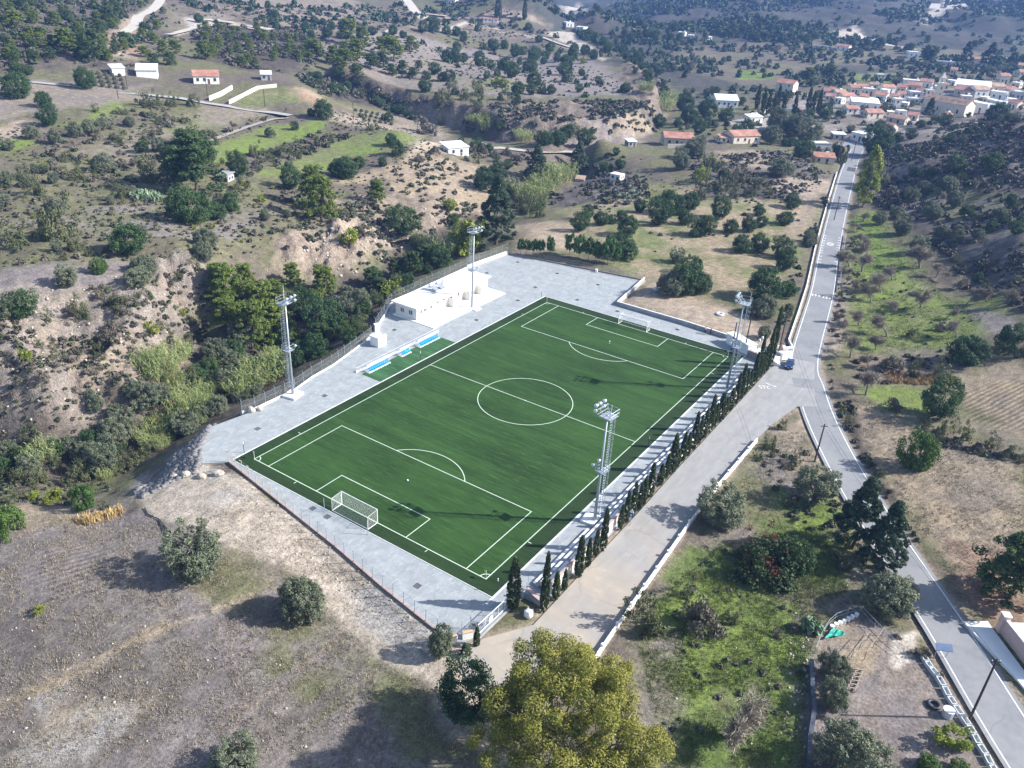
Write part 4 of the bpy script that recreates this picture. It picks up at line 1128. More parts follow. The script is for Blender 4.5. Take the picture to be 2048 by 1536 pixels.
# entrance gate
gt = thing('sliding_gate', 'white framed sliding mesh gate with a round white badge at the entrance', 'gate', (52.6, -5.4, 0))
fr = MB()
for z in (.25, 1.85): fr.tube((52.55, -1.9, z), (52.35, -9.0, z), .05, 6)
for k in range(6):
    f_ = k / 5
    fr.tube((52.55 - .2 * f_, -1.9 - 7.1 * f_, .25), (52.55 - .2 * f_, -1.9 - 7.1 * f_, 1.85), .04, 5)
fr.build('gate_frame', M_WPAINT, gt)
cm = MB(); chain(cm, (52.55, -1.9), (52.35, -9.0), .27, 1.83, .2, .016); cm.build('wire_mesh', M_MESH, gt)
bd = MB()
bd.add([(52.55 + .09, -6.6 + .45 * math.cos(2 * PI * k / 20), 1.1 + .45 * math.sin(2 * PI * k / 20)) for k in range(20)] + [(52.5 + .05, -6.6 + .45 * math.cos(2 * PI * k / 20), 1.1 + .45 * math.sin(2 * PI * k / 20)) for k in range(20)], [tuple(range(20))] + [(k, k + 20, (k + 1) % 20 + 20, (k + 1) % 20) for k in range(20)])
bd.build('badge', M_WPAINT, gt)
MB().seg((52.95, 2), (52.75, -9.2), .3, -.02, .09).build('track', M_GCONC, gt)
pg = thing('wicket_gate', 'narrow grey mesh pedestrian gate between the sliding gate and the ochre-capped wall', 'gate', (51.8, -9.6, 0))
fr = MB()
for (a, b_) in (((52.2, -9.2), (50.9, -8.6)),):
    for z in (.1, 2.0): fr.tube((*a, z), (*b_, z), .04, 5)
    for q in (a, b_): fr.tube((*q, 0), (*q, 2.05), .05, 5)
fr.build('gate_frame', M_STEEL, pg)
cm = MB(); chain(cm, (52.2, -9.2), (50.9, -8.6), .1, 2.0, .22); cm.build('wire_mesh', M_MESH, pg)
gp = fence('panel_fence', 'tall grey mesh fence panel slanting back from the entrance gate', [(50.9, -8.6), (50.4, -11.5)], 2.3, 1.5, M_STEEL, None, None, None, 0)
for (p, q, lb) in (((51.2, -10.6), (52.0, -9.5), 'short white gate wall with ochre cap beside the small cypress'), ((50.3, -12.6), (50.9, -11.3), 'short white gate wall with ochre cap nearest the silvery olive')):
    T = thing('gate_wall', lb, 'wall', (*p, 0), group='ochre-capped walls beside the entrance')
    MB().seg(p, q, .3, -.3, 1.05).build('wall', M_WHITE, T)
    MB().seg(p, q, .42, 1.05, 1.14).build('cap', M_YCAP, T)
T = thing('gate_wall', 'low grey wall with pink cap at the near end of the stand', 'wall', (54, .5, 0))
MB().seg((53.0, 1.1), (56.3, .2), .5, 0, .85).build('wall', M_STAND, T)
MB().seg((53.0, 1.1), (56.3, .2), .6, .85, .93).build('cap', M_PINKCAP, T)
for (x, y) in ((52.9, 2.0), (52.7, .6), (53.2, .9)): pass
fence('panel_fence', 'thin bare fence posts between the lone cypress and the stand', [(52.5, 2.2), (52.9, 1.2), (53.8, .6)], 1.9, 1.1, M_STEEL, None, None, None, 0, step=.5)

# spectator stand along the road side
sd = thing('spectator_stand', 'long low concrete terrace stand along the pitch in front of the cypress row', 'stand', (54, 45, 0))
YS, YE = 3.0, 84.0
tiers = [(52.75, .42), (53.65, .84), (54.55, 1.26)]
for x, z in tiers:
    n_, L_ = 27, (YE - YS) / 27
    for k in range(n_):
        if x < 53 and (k == 5 or k == 6 or k == 23 or k == 24): continue
        MB().box(x + .45, YS + L_ * (k + .5), 0 if x < 53 else z - .42, .9, L_ - .02, z if x < 53 else .42).build('step', M_STAND, sd)
for x, z in tiers:
    for k in range(27):
        if x < 53 and (k == 5 or k == 6 or k == 23 or k == 24): continue
        MB().box(x + .26, YS + 3 * (k + .5), z + .002, .42, 2.35, .06).build('seat_slab', M_WHITE, sd)
bw = MB().box(55.62, (YS + YE) / 2, -.2, .26, YE - YS, 2.1)
bw.build('back_wall', M_CREAM, sd)
MB().box(55.62, (YS + YE) / 2, 1.9, .4, YE - YS, .09).build('wall_cap', M_PINKCAP, sd)
for k in range(28):
    MB().tube((55.62, YS + 3 * k, 1.95), (55.62, YS + 3 * k, 3.0), .03, 5).build('post', M_STEEL, sd)

# far right corner: white kiosk, ramp walls, steps
kk = thing('kiosk', 'white flat-topped kiosk block at the far corner of the pitch', 'kiosk', (47.2, 96, 0))
MB().prism([(43.9, 97.3), (50.1, 93.9), (51.4, 95.6), (44.9, 99.2)], 0, 2.3).build('wall', M_WHITE, kk)
MB().prism([(43.7, 97.3), (50.1, 93.75), (51.6, 95.7), (44.9, 99.4)], 2.3, 2.45).build('roof', M_ROOF, kk)
a_, b_ = Vector((46.6, 95.80, 0)), Vector((48.2, 94.92, 0))
MB().seg(a_ + Vector((-.03, -.05, 0)), b_ + Vector((-.03, -.05, 0)), .06, .9, 1.8).build('hatch', M_LAMP, kk)
rp = thing('ramp_wall', 'brownish rendered wall below the pale entrance ramp beside the kiosk', 'wall', (53, 94, 0))
MB().prism([(50.3, 93.2), (55.2, 92.4), (55.5, 92.8), (50.6, 93.7)], 0, 1.55).build('wall', M_BROWN, rp)
MB().prism([(50.75, 93.75), (55.6, 92.9), (57, 95.2), (52.2, 97.6)], 0, 1.35).build('landing', M_WHITE, rp)
MB().prism([(51.8, 97.8), (57.0, 95.4), (57.3, 95.9), (52.1, 98.3)], 0, 2.0).build('parapet', M_GCONC, rp)
for k in range(5): MB().box(55.9 + .38 * k, 93.5 + .1 * k, 0, .38, 1.8, 1.25 - .22 * k, .35).build('step', M_WHITE, rp)
tag(MB().sheet([(53.9, 99.9), (57.3, 103.0), (58.9, 98.6), (56.6, 95.9), (55.0, 96.4)], .07).build('pavement', M_WHITE), kind='structure')
T = thing('boundary_wall', 'low white wall corner by the concrete pad at the road junction', 'wall', (55, 101, 0))
MB().seg((52.6, 100.6), (55.6, 103.3), .25, 0, .75).build('wall', M_WHITE, T)

# roads
def ribbon(name, pts, wd, m, dz=.05, step=3.0, H=None, extra=None):
    P = [Vector((*p, 0)) for p in pts]
    out = []
    for i_ in range(len(P) - 1):
        p0, p1, p2, p3 = P[max(0, i_ - 1)], P[i_], P[i_ + 1], P[min(len(P) - 1, i_ + 2)]
        n_ = max(1, int((p2 - p1).length / step))
        for k in range(n_):
            u = k / n_
            out.append(.5 * ((2 * p1) + (p2 - p0) * u + (2 * p0 - 5 * p1 + 4 * p2 - p3) * u * u + (3 * p1 - p0 - 3 * p2 + p3) * u ** 3))
    out.append(P[-1])
    xs = np.array([[p.x, p.y] for p in out])
    zz = h0(xs[:, 0], xs[:, 1], H)
    zz = np.convolve(np.pad(zz, 3, mode='edge'), np.ones(7) / 7, 'valid')
    tg = np.gradient(xs, axis=0); tg /= np.linalg.norm(tg, axis=1)[:, None]
    nx = np.stack([-tg[:, 1], tg[:, 0]], 1)
    wv = wd if not callable(wd) else None
    vs, fs = [], []
    for k in range(len(xs)):
        hw = (wd if wv is not None else wd(k / (len(xs) - 1))) / 2
        for o_ in (-hw, hw):
            vs.append((*(xs[k] + nx[k] * o_), zz[k] + dz))
    for k in range(len(xs) - 1):
        fs.append((2 * k, 2 * k + 2, 2 * k + 3, 2 * k + 1)[::-1] if False else (2 * k + 1, 2 * k, 2 * k + 2, 2 * k + 3))
    if m is not None: tag(MB().add(vs, fs).build(name, m), kind='structure')
    return xs, nx, zz
RXS, RNX, RZ = ribbon('road', ROAD_C, ROAD_W, M_ASPH, .05)
tag(MB().sheet(SIDE_ROAD, .042).build('side_road', M_DUSTY), kind='structure')
ll = MB()
def offset_line(k0, k1, off, wd, dz):
    for k in range(k0, k1):
        a, b_ = RXS[k] + RNX[k] * (off - wd / 2), RXS[k] + RNX[k] * (off + wd / 2)
        c_, d_ = RXS[k + 1] + RNX[k + 1] * (off - wd / 2), RXS[k + 1] + RNX[k + 1] * (off + wd / 2)
        ll.quad((*b_, RZ[k] + dz), (*a, RZ[k] + dz), (*c_, RZ[k + 1] + dz), (*d_, RZ[k + 1] + dz))
nn = len(RXS)
kj = [k for k in range(nn) if 79 < RXS[k][1] < 95]
offset_line(0, nn - 8, -2.75, .16, .058)
offset_line(0, kj[0], 2.75, .16, .058)
offset_line(kj[-1], nn - 8, 2.75, .16, .058)
tag(ll.build('road_markings', M_PAINT), kind='structure')
# rumble ticks, give-way teeth, speed roundels, stop line and lettering
tk = MB()
for k in range(nn):
    if 172 < RXS[k][1] < 205:
        for s_ in (-1, 1):
            p = RXS[k] + RNX[k] * s_ * 2.6; q = RXS[k] + RNX[k] * s_ * 1.85
            tk.strip(p, q, .45, RZ[k] + .062)
kk_ = int(np.argmin(np.abs(RXS[:, 1] - 142)))
for o_ in (-2.1, -1.3, -.5):
    p = RXS[kk_] + RNX[kk_] * o_
    dv = (RXS[kk_ + 1] - RXS[kk_]); dv /= np.linalg.norm(dv)
    tk.add([(*(p + RNX[kk_] * .3), RZ[kk_] + .062), (*(p - RNX[kk_] * .3), RZ[kk_] + .062), (*(p + dv * 1.5), RZ[kk_] + .062)], [(0, 1, 2)])
for o_ in (.6, 1.5, 2.3):
    p = RXS[kk_] + RNX[kk_] * o_ + dv * 1.5
    tk.add([(*(p - RNX[kk_] * .3), RZ[kk_] + .062), (*(p + RNX[kk_] * .3), RZ[kk_] + .062), (*(p - dv * 1.5), RZ[kk_] + .062)], [(0, 1, 2)])
def ringmark(y, off, r):
    k = int(np.argmin(np.abs(RXS[:, 1] - y)))
    c0 = RXS[k] + RNX[k] * off
    dv = RXS[k + 1] - RXS[k]; dv = dv / np.linalg.norm(dv)
    n_ = 24
    vs = []
    for i_ in range(n_):
        a = 2 * PI * i_ / n_
        for rr in (r - .22, r):
            q = c0 + RNX[k] * rr * math.cos(a) + dv * rr * 1.7 * math.sin(a)
            vs.append((*q, RZ[k] + .062))
    tk.add(vs, [(2 * i_, 2 * i_ + 1, (2 * i_ + 3) % (2 * n_), (2 * i_ + 2) % (2 * n_)) for i_ in range(n_)])
    # the figures 50 inside
    def st(a, b_):
        tk.strip(c0 - RNX[k] * a[0] + dv * a[1], c0 - RNX[k] * b_[0] + dv * b_[1], .14, RZ[k] + .063)
    for a, b_ in (((-.15, .7), (-.55, .7)), ((-.55, .7), (-.55, .1)), ((-.55, .1), (-.15, .1)), ((-.15, .1), (-.15, -.6)), ((-.15, -.6), (-.55, -.6)), ((.15, .7), (.55, .7)), ((.55, .7), (.55, -.6)), ((.55, -.6), (.15, -.6)), ((.15, -.6), (.15, .7))):
        st(a, b_)
ringmark(193, .2, 1.0)
ringmark(247, .2, 1.0)
tag(tk.build('road_markings', M_PAINT), kind='structure')
dk = MB()  # darker blue-grey rectangle laid over part of the road
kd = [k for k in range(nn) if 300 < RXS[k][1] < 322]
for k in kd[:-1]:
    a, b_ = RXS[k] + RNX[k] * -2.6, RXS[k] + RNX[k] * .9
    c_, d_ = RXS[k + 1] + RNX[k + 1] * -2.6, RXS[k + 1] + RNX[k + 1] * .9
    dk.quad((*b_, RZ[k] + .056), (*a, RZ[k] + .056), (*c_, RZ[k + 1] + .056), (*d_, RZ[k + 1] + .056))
tag(dk.build('dark_road_patch', mat('dark_road_surface', (.06, .06, .075), (.075, .075, .09), 1)), kind='structure')
fc = bpy.data.curves.new('stop_lettering', 'FONT')
fc.body = 'STOP'; fc.size = 2.0; fc.align_x = 'LEFT'; fc.extrude = .001
fo = bpy.data.objects.new('stop_lettering', fc); COL.objects.link(fo)
fo.location = (57.75, 80.15, .05)
fo.rotation_euler = (0, 0, math.radians(31))
fo.scale = (.74, 1.0, 1)
m, t, b = newmat('half_worn_lettering')
sx_ = t.nodes.new('ShaderNodeSeparateXYZ'); t.links.new(t.nodes.new('ShaderNodeTexCoord').outputs['Object'], sx_.inputs[0])
ad_ = t.nodes.new('ShaderNodeMath'); ad_.operation = 'ADD'; t.links.new(sx_.outputs[0], ad_.inputs[0]); 
ns_ = t.nodes.new('ShaderNodeMath'); ns_.operation = 'MULTIPLY'; ns_.inputs[1].default_value = 3.0; t.links.new(noise(t, 1.6, 3, coord='obj'), ns_.inputs[0]); t.links.new(ns_.outputs[0], ad_.inputs[1])
t.links.new(mixc(t, ramp(t, ad_.outputs[0], 4.0, 5.0), (.66, .66, .65), (.33, .32, .31)), b.inputs['Base Color'])
fc.materials.append(m)
tag(fo, kind='structure')
tag(MB().strip((57.9, 83.4), (60.3, 83.1), .35, .052).build('stop_line', M_WEAR), kind='structure')
# ------------------------------------------------------------------ plants: meshes shared between the copies of a kind
def leaf_cloud(rng, centres, radii, per, size, flat=.55, up=.25, aspect=1.5, droop=0.0, crown_c=None):
    """leaf-sized faces in clumps; returns V, F, shade"""
    cs = np.repeat(centres, per, 0)
    rr = np.repeat(radii, per)
    n = len(cs)
    d = rng.normal(size=(n, 3)); d /= np.linalg.norm(d, axis=1)[:, None]
    rad = rr * (.55 + .5 * rng.rand(n))
    p = cs + d * rad[:, None] * np.array([1, 1, flat + .25])
    nrm = d * .9 + rng.normal(size=(n, 3)) * .55 + np.array([0, 0, up])
    nrm /= np.linalg.norm(nrm, axis=1)[:, None]
    a = np.cross(nrm, rng.normal(size=(n, 3)))
    if droop: a = a + np.array([0, 0, -droop])
    a -= nrm * (a * nrm).sum(1)[:, None]
    a /= np.linalg.norm(a, axis=1)[:, None] + 1e-9
    b = np.cross(nrm, a)
    s = size * (.65 + .7 * rng.rand(n))[:, None]
    V = np.stack([p - a * s * aspect / 2, p + b * s / 2 - a * s * .1, p + a * s * aspect / 2, p - b * s / 2 - a * s * .1], 1).reshape(-1, 3)
    F = np.arange(4 * n).reshape(n, 4)
    clump_shade = np.repeat(rng.rand(len(centres)), per)
    sh = np.clip(.25 + .35 * clump_shade + .35 * rng.rand(n), 0, 1)
    return V, F, np.repeat(sh, 4)

def crown_mesh(name, m, rng, w_, h_, zc, nclump, per, crad, leaf, shape='round', hollow=.45, flat=.6, aspect=1.5, droop=0.0, irregular=.25, up=.25):
    """w_: crown width, h_: crown height, zc: height of its lower edge"""
    C = []
    lobes = rng.normal(size=(7, 3)); lobes /= np.linalg.norm(lobes, axis=1)[:, None]
    amp = rng.rand(7) * irregular
    while len(C) < nclump:
        d = rng.normal(size=3); d /= np.linalg.norm(d)
        r = hollow + (1 - hollow) * rng.rand() ** .5
        k = 1 - irregular * .5 + sum(a * max(0, float(d @ l)) ** 3 for a, l in zip(amp, lobes)) * 1.6
        x, y, z = d * r * k
        if shape == 'round':
            if z < -.75: continue
            p = (x * w_ / 2, y * w_ / 2, zc + (z + .8) / 1.8 * h_)
        elif shape == 'dome':
            if z < -.05: continue
            p = (x * w_ / 2, y * w_ / 2, zc + z * h_)
        elif shape == 'cone':
            t = rng.rand() ** .8
            rad = (1 - t) ** .85 * w_ / 2 * (.55 + .45 * r) + .1
            a = rng.rand() * 2 * PI
            layer = 1 + .25 * math.sin(t * 26 + a * .7)
            p = (math.cos(a) * rad * layer, math.sin(a) * rad * layer, zc + t * h_)
        elif shape == 'column':
            t = rng.rand()
            rad = w_ / 2 * min(1, (t + .06) * 5) ** .6 * (1 - max(0, t - .45) / .58) ** .7 * (.6 + .4 * r)
            a = rng.rand() * 2 * PI
            p = (math.cos(a) * rad, math.sin(a) * rad, zc + t * h_)
        elif shape == 'pine':
            t = rng.rand() ** .75
            nb = 7
            lv = (np.floor(t * nb) + .5) / nb
            rad = w_ / 2 * (1.05 - .62 * lv) * rng.rand() ** .45 * k
            a = rng.rand() * 2 * PI
            p = (math.cos(a) * rad + .12 * w_ * lv * math.sin(amp[0] * 40), math.sin(a) * rad, zc + h_ * (lv + (rng.rand() - .5) * .09) - rad * .10)
        C.append(p)
    C = np.array(C)
    dn = np.sort(np.linalg.norm(C[:, None] - C[None], axis=2), 1)[:, 3]
    C = C[dn < 2.0 * np.median(dn)]
    R_ = crad * (.7 + .6 * rng.rand(len(C)))
    V, F, sh = leaf_cloud(rng, C, R_, per, leaf, flat, up, aspect, droop)
    q_ = np.percentile(np.hypot(V[:, 0], V[:, 1]), 96) / (w_ / 2)
    V[:, :2] /= q_
    V[:, 2] = np.maximum(V[:, 2], .02)
    return np_mesh(name, V, F, m, {'shade': sh})

def limbs(mb, rng, p, d, L_, r, depth, spread=.7, up=.12, n=5, kids=(2, 3), shrink=.68):
    p, d = Vector(p), Vector(d).normalized()
    q = p + d * L_ * .5
    d2 = (d + Vector(rng.normal(size=3)) * .12).normalized()
    e = q + d2 * L_ * .5
    mb.tube(p, q, r, n, r * .86, cap=False)
    mb.tube(q, e, r * .86, n, r * .66, cap=False)
    if depth <= 0: return
    for _ in range(rng.randint(kids[0], kids[1] + 1)):
        nd = (d2 + Vector(rng.normal(size=3)) * spread + Vector((0, 0, up))).normalized()
        limbs(mb, rng, e, nd, L_ * shrink * (.8 + .4 * rng.rand()), r * .62, depth - 1, spread, up, max(3, n - 1), kids, shrink)

M_BARK = mat('bark', (.13, .10, .08), (.08, .065, .05), 5, .95, stretch=(1, 1, .25), coord='obj')
M_BARKG = mat('grey_bark', (.24, .215, .195), (.15, .13, .12), 5, .95, coord='obj')
M_BARKP = mat('pale_smooth_bark', (.50, .45, .38), (.36, .30, .24), 3, .8, coord='obj')
L_CAROB = leafmat('carob_leaf', (.038, .078, .032), (.060, .105, .040), .18)
L_OLIVE = leafmat('olive_leaf', (.115, .135, .098), (.155, .175, .125), .18)
L_PINE = leafmat('pine_needles', (.095, .135, .030), (.14, .18, .038), .25)
L_PINED = leafmat('dark_pine_needles', (.045, .080, .028), (.07, .108, .034), .2)
L_BUSHB = leafmat('bright_shrub_leaf', (.05, .10, .026), (.08, .135, .033), .2)
L_YELL = leafmat('yellow_green_leaf', (.16, .20, .035), (.22, .25, .045), .3)
L_SCRUB = leafmat('grey_brown_shrub_leaf', (.11, .102, .085), (.165, .15, .125), .12)
L_SCRUBG = leafmat('olive_green_shrub_leaf', (.075, .09, .045), (.11, .122, .062), .12)
L_TWIG = leafmat('bare_twig', (.22, .19, .165), (.29, .255, .225), .05)
L_CYP = leafmat('cypress_leaf', (.036, .058, .024), (.058, .080, .032), .15)
L_CON = leafmat('dark_conifer_needles', (.038, .066, .042), (.058, .088, .053), .15)
L_EUC = leafmat('eucalyptus_leaf', (.185, .193, .045), (.185, .193, .045), .32)
L_EUCB = leafmat('eucalyptus_leaf_yellow', (.30, .275, .075), (.30, .275, .075), .3)
L_REED = leafmat('reed_blade', (.17, .225, .085), (.27, .32, .15), .3)
L_REEDD = leafmat('dry_reed_stem', (.40, .30, .15), (.45, .36, .2), .15)
L_RED = leafmat('rusty_red_leaf', (.12, .052, .032), (.15, .062, .036), .25)
L_CACT = leafmat('prickly_pear_pad', (.16, .23, .15), (.22, .28, .19), .05)

KINDS = {}
def reg(kind, name, cat, H_, W_, builds, unit=None):
    KINDS[kind] = dict(name=name, cat=cat, H=H_, W=W_, var=builds)

def trunk_mesh(name, seed, h, r, m, depth=2, L_=None, spread=.6, lean=.1, n=6):
    rng = np.random.RandomState(seed)
    mb = MB()
    mb.tube((0, 0, -.4), (0, 0, .15), r * 1.5, n, r * 1.1, cap=False)
    limbs(mb, rng, (0, 0, .1), (rng.normal() * lean, rng.normal() * lean, 1), L_ or h * .5, r, depth, spread, .3, n)
    return mb.mesh(name, m, True)

def kind_tree(kind, name, cat, W_, H_, leafm, bark, nvar, seed, trunk_h, trunk_r, **kw):
    out = []
    for v in range(nvar):
        rng = np.random.RandomState(seed + v)
        cm_ = crown_mesh(name + '_crown', leafm, rng, W_, H_ - kw.get('zc', .8), **kw)
        out.append([('trunk', trunk_mesh(name + '_trunk', seed + 50 + v, trunk_h, trunk_r, bark)), ('crown', cm_)])
    reg(kind, name, cat, H_, W_, out)

kind_tree('c', 'carob_tree', 'tree', 7.0, 5.9, L_CAROB, M_BARK, 4, 100, 2.2, .24, zc=.4, nclump=150, per=80, crad=.74, leaf=.185, hollow=.5, irregular=.3)
kind_tree('o', 'olive_tree', 'tree', 5.5, 4.6, L_OLIVE, M_BARKG, 4, 200, 2.0, .22, zc=.4, nclump=185, per=92, crad=.5, leaf=.115, hollow=.4, irregular=.32, aspect=2.2)
kind_tree('p', 'pine_tree', 'tree', 6.0, 6.8, L_PINE, M_BARK, 4, 300, 5.5, .2, zc=.8, nclump=150, per=80, crad=.52, leaf=.16, shape='pine', flat=.3, irregular=.5, up=.6, aspect=2.0)
kind_tree('d', 'dark_pine_tree', 'tree', 6.5, 7.0, L_PINED, M_BARK, 3, 350, 4.5, .2, zc=.5, nclump=150, per=80, crad=.6, leaf=.165, shape='pine', flat=.35, irregular=.5, up=.5, aspect=2.0)
kind_tree('u', 'umbrella_pine_sapling', 'tree', 3.6, 3.8, leafmat('sapling_needles', (.048, .105, .030), (.062, .125, .036), .2), M_BARK, 3, 380, 2.2, .08, zc=1.2, nclump=55, per=45, crad=.45, leaf=.20, irregular=.3, aspect=1.8)
kind_tree('y', 'yellow_green_shrub', 'shrub', 3.2, 2.6, L_YELL, M_BARK, 2, 420, 1.0, .07, zc=.2, nclump=40, per=36, crad=.45, leaf=.2, irregular=.6)
kind_tree('b', 'green_shrub', 'shrub', 4.0, 2.8, L_BUSHB, M_BARK, 3, 440, 1.2, .1, zc=.1, nclump=90, per=80, crad=.48, leaf=.14, irregular=.45)
kind_tree('P', 'poplar_tree', 'tree', 4.2, 9.5, L_YELL, M_BARKG, 1, 460, 7.0, .2, zc=.8, nclump=130, per=40, crad=.5, leaf=.25, shape='column', irregular=.4)
kind_tree('k', 'conifer_tree', 'tree', 6.5, 10.5, L_CON, M_BARK, 3, 500, 6.5, .24, zc=.3, nclump=340, per=80, crad=.42, leaf=.135, shape='cone', flat=.3, aspect=2.6, up=.1, droop=.4)
def kind_single(kind, name, cat, W_, H_, leafm, nvar, seed, **kw):
    out = []
    for v in range(nvar):
        rng = np.random.RandomState(seed + v)
        out.append([('', crown_mesh(name, leafm, rng, W_, H_, **kw))])
    reg(kind, name, cat, H_, W_, out)
kind_single('g', 'scrub_bush', 'bush', 2.6, 1.35, L_SCRUB, 4, 600, zc=0, nclump=40, per=52, crad=.4, leaf=.115, shape='dome', irregular=.8, hollow=.4, aspect=2.0)
kind_single('G', 'scrub_bush', 'bush', 2.8, 1.5, L_SCRUBG, 4, 640, zc=0, nclump=42, per=52, crad=.42, leaf=.125, shape='dome', irregular=.8, hollow=.4)
# cypresses: trunk and dense column
kind_tree('x', 'cypress_tree', 'tree', 1.7, 6.2, L_CYP, M_BARK, 4, 700, 3.5, .07, zc=.15, nclump=150, per=26, crad=.26, leaf=.17, shape='column', irregular=.3, aspect=2.4, droop=-.8, hollow=.6)
# bare almonds
def almond(seed, H_=4.2):
    rng = np.random.RandomState(seed)
    mb = MB()
    limbs(mb, rng, (0, 0, -.2), (rng.normal() * .15, rng.normal() * .15, 1), 1.4, .19, 3, .66, .25, 6, (2, 3), .8)
    tm_ = mb.mesh('almond_trunk', M_BARKG, True)
    ends = np.array([v for v in mb.v if v[2] > 1.6])
    idx = rng.choice(len(ends), 620)
    P = ends[idx]
    d = rng.normal(size=(620, 3)) * .6 + (P - np.array([0, 0, 1.6])) / 2.2 + np.array([0, 0, .35])
    d /= np.linalg.norm(d, axis=1)[:, None]
    tb = []
    V, F = [], []
    for k in range(620):
        L_ = .5 + .7 * rng.rand()
        e = np.cross(d[k], rng.normal(size=3)); e = e / np.linalg.norm(e) * .026
        q = P[k] + d[k] * L_
        V += [P[k] - e, P[k] + e, q + e * .4, q - e * .4]
        for _ in range(5):
            t_ = .25 + .7 * rng.rand(); s0 = P[k] + d[k] * L_ * t_
            dd_ = d[k] + rng.normal(size=3) * .7; dd_ /= np.linalg.norm(dd_)
            e2 = np.cross(dd_, rng.normal(size=3)); e2 = e2 / np.linalg.norm(e2) * .02
            q2 = s0 + dd_ * (.25 + .35 * rng.rand())
            V += [s0 - e2, s0 + e2, q2 + e2 * .5, q2 - e2 * .5]
    V = np.array(V)
    F = np.arange(len(V)).reshape(-1, 4)
    return [('trunk', tm_), ('twigs', np_mesh('almond_twigs', V, F, L_TWIG, {'shade': np.repeat(rng.rand(len(F)), 4)}))]
reg('a', 'bare_almond_tree', 'tree', 4.2, 5.0, [almond(800 + v) for v in range(4)])
# reeds
def reeds(seed, W_=4.5, n=75, H_=3.6):
    rng = np.random.RandomState(seed)
    V, F, sh = [], [], []
    Vs = []
    for k in range(n):
        r_ = math.sqrt(rng.rand()) * W_ / 2; a = rng.rand() * 2 * PI
        b0 = np.array([r_ * math.cos(a), r_ * math.sin(a), -.1])
        h = H_ * (.6 + .5 * rng.rand())
        ln_ = np.array([rng.normal() * .18 + math.cos(a) * .22 * r_ / W_ * 2, rng.normal() * .18 + math.sin(a) * .22 * r_ / W_ * 2, 1]); ln_ /= np.linalg.norm(ln_)
        e = np.cross(ln_, rng.normal(size=3)); e = e / np.linalg.norm(e) * .025
        t = b0 + ln_ * h
        Vs += [b0 - e, b0 + e, t + e * .5, t - e * .5]
        for q in range(9):
            t_ = .3 + .7 * (q + rng.rand()) / 9
            s0 = b0 + ln_ * h * t_
            az = rng.rand() * 2 * PI
            o1 = np.array([math.cos(az), math.sin(az), .9]) * .38
            o2 = o1 + np.array([math.cos(az), math.sin(az), -.25]) * .42
            wv = np.array([-math.sin(az), math.cos(az), 0]) * .05
            V += [s0 - wv, s0 + wv, s0 + o1 + wv, s0 + o1 - wv, s0 + o1 - wv, s0 + o1 + wv, s0 + o2 + wv * .2, s0 + o2 - wv * .2]
            z = .15 + .8 * rng.rand()
            sh += [z] * 8
    V, Vs = np.array(V), np.array(Vs)
    return [('stems', np_mesh('reed_stems', Vs, np.arange(len(Vs)).reshape(-1, 4), L_REEDD, {'shade': np.repeat(rng.rand(n), 4)})),
            ('leaves', np_mesh('reed_leaves', V, np.arange(len(V)).reshape(-1, 4), L_REED, {'shade': np.array(sh)}))]
reg('r', 'reed_clump', 'reeds', 3.6, 4.8, [reeds(900 + v) for v in range(3)])

PLANTS = []     # (kind, x, y, width m, zone label, group or None, unique label or None)
TREE_COUNT = {}
def put(kind, x, y, wd, label, group=None, hs=1.0, z=None, rz=None):
    K = KINDS[kind]
    rs = random.Random(int(x * 31 + y * 57) & 0xffff)
    var = K['var'][rs.randrange(len(K['var']))]
    s = wd / K['W']
    rz = rs.uniform(0, 2 * PI) if rz is None else rz
    z = gz(x, y) if z is None else z
    sc = (s * rs.uniform(.92, 1.08), s * rs.uniform(.92, 1.08), s * hs * rs.uniform(.9, 1.12))
    if len(var) == 1:
        o = link(K['name'], var[0][1])
        o.location = (x, y, z - .05 * s); o.rotation_euler = (0, 0, rz); o.scale = sc
        return tag(o, label, K['cat'], group)
    o = thing(K['name'], label, K['cat'], (x, y, z - .04 * s), rz, group)
    o.scale = sc
    for nm, me in var:
        link(nm, me, o)
    return o
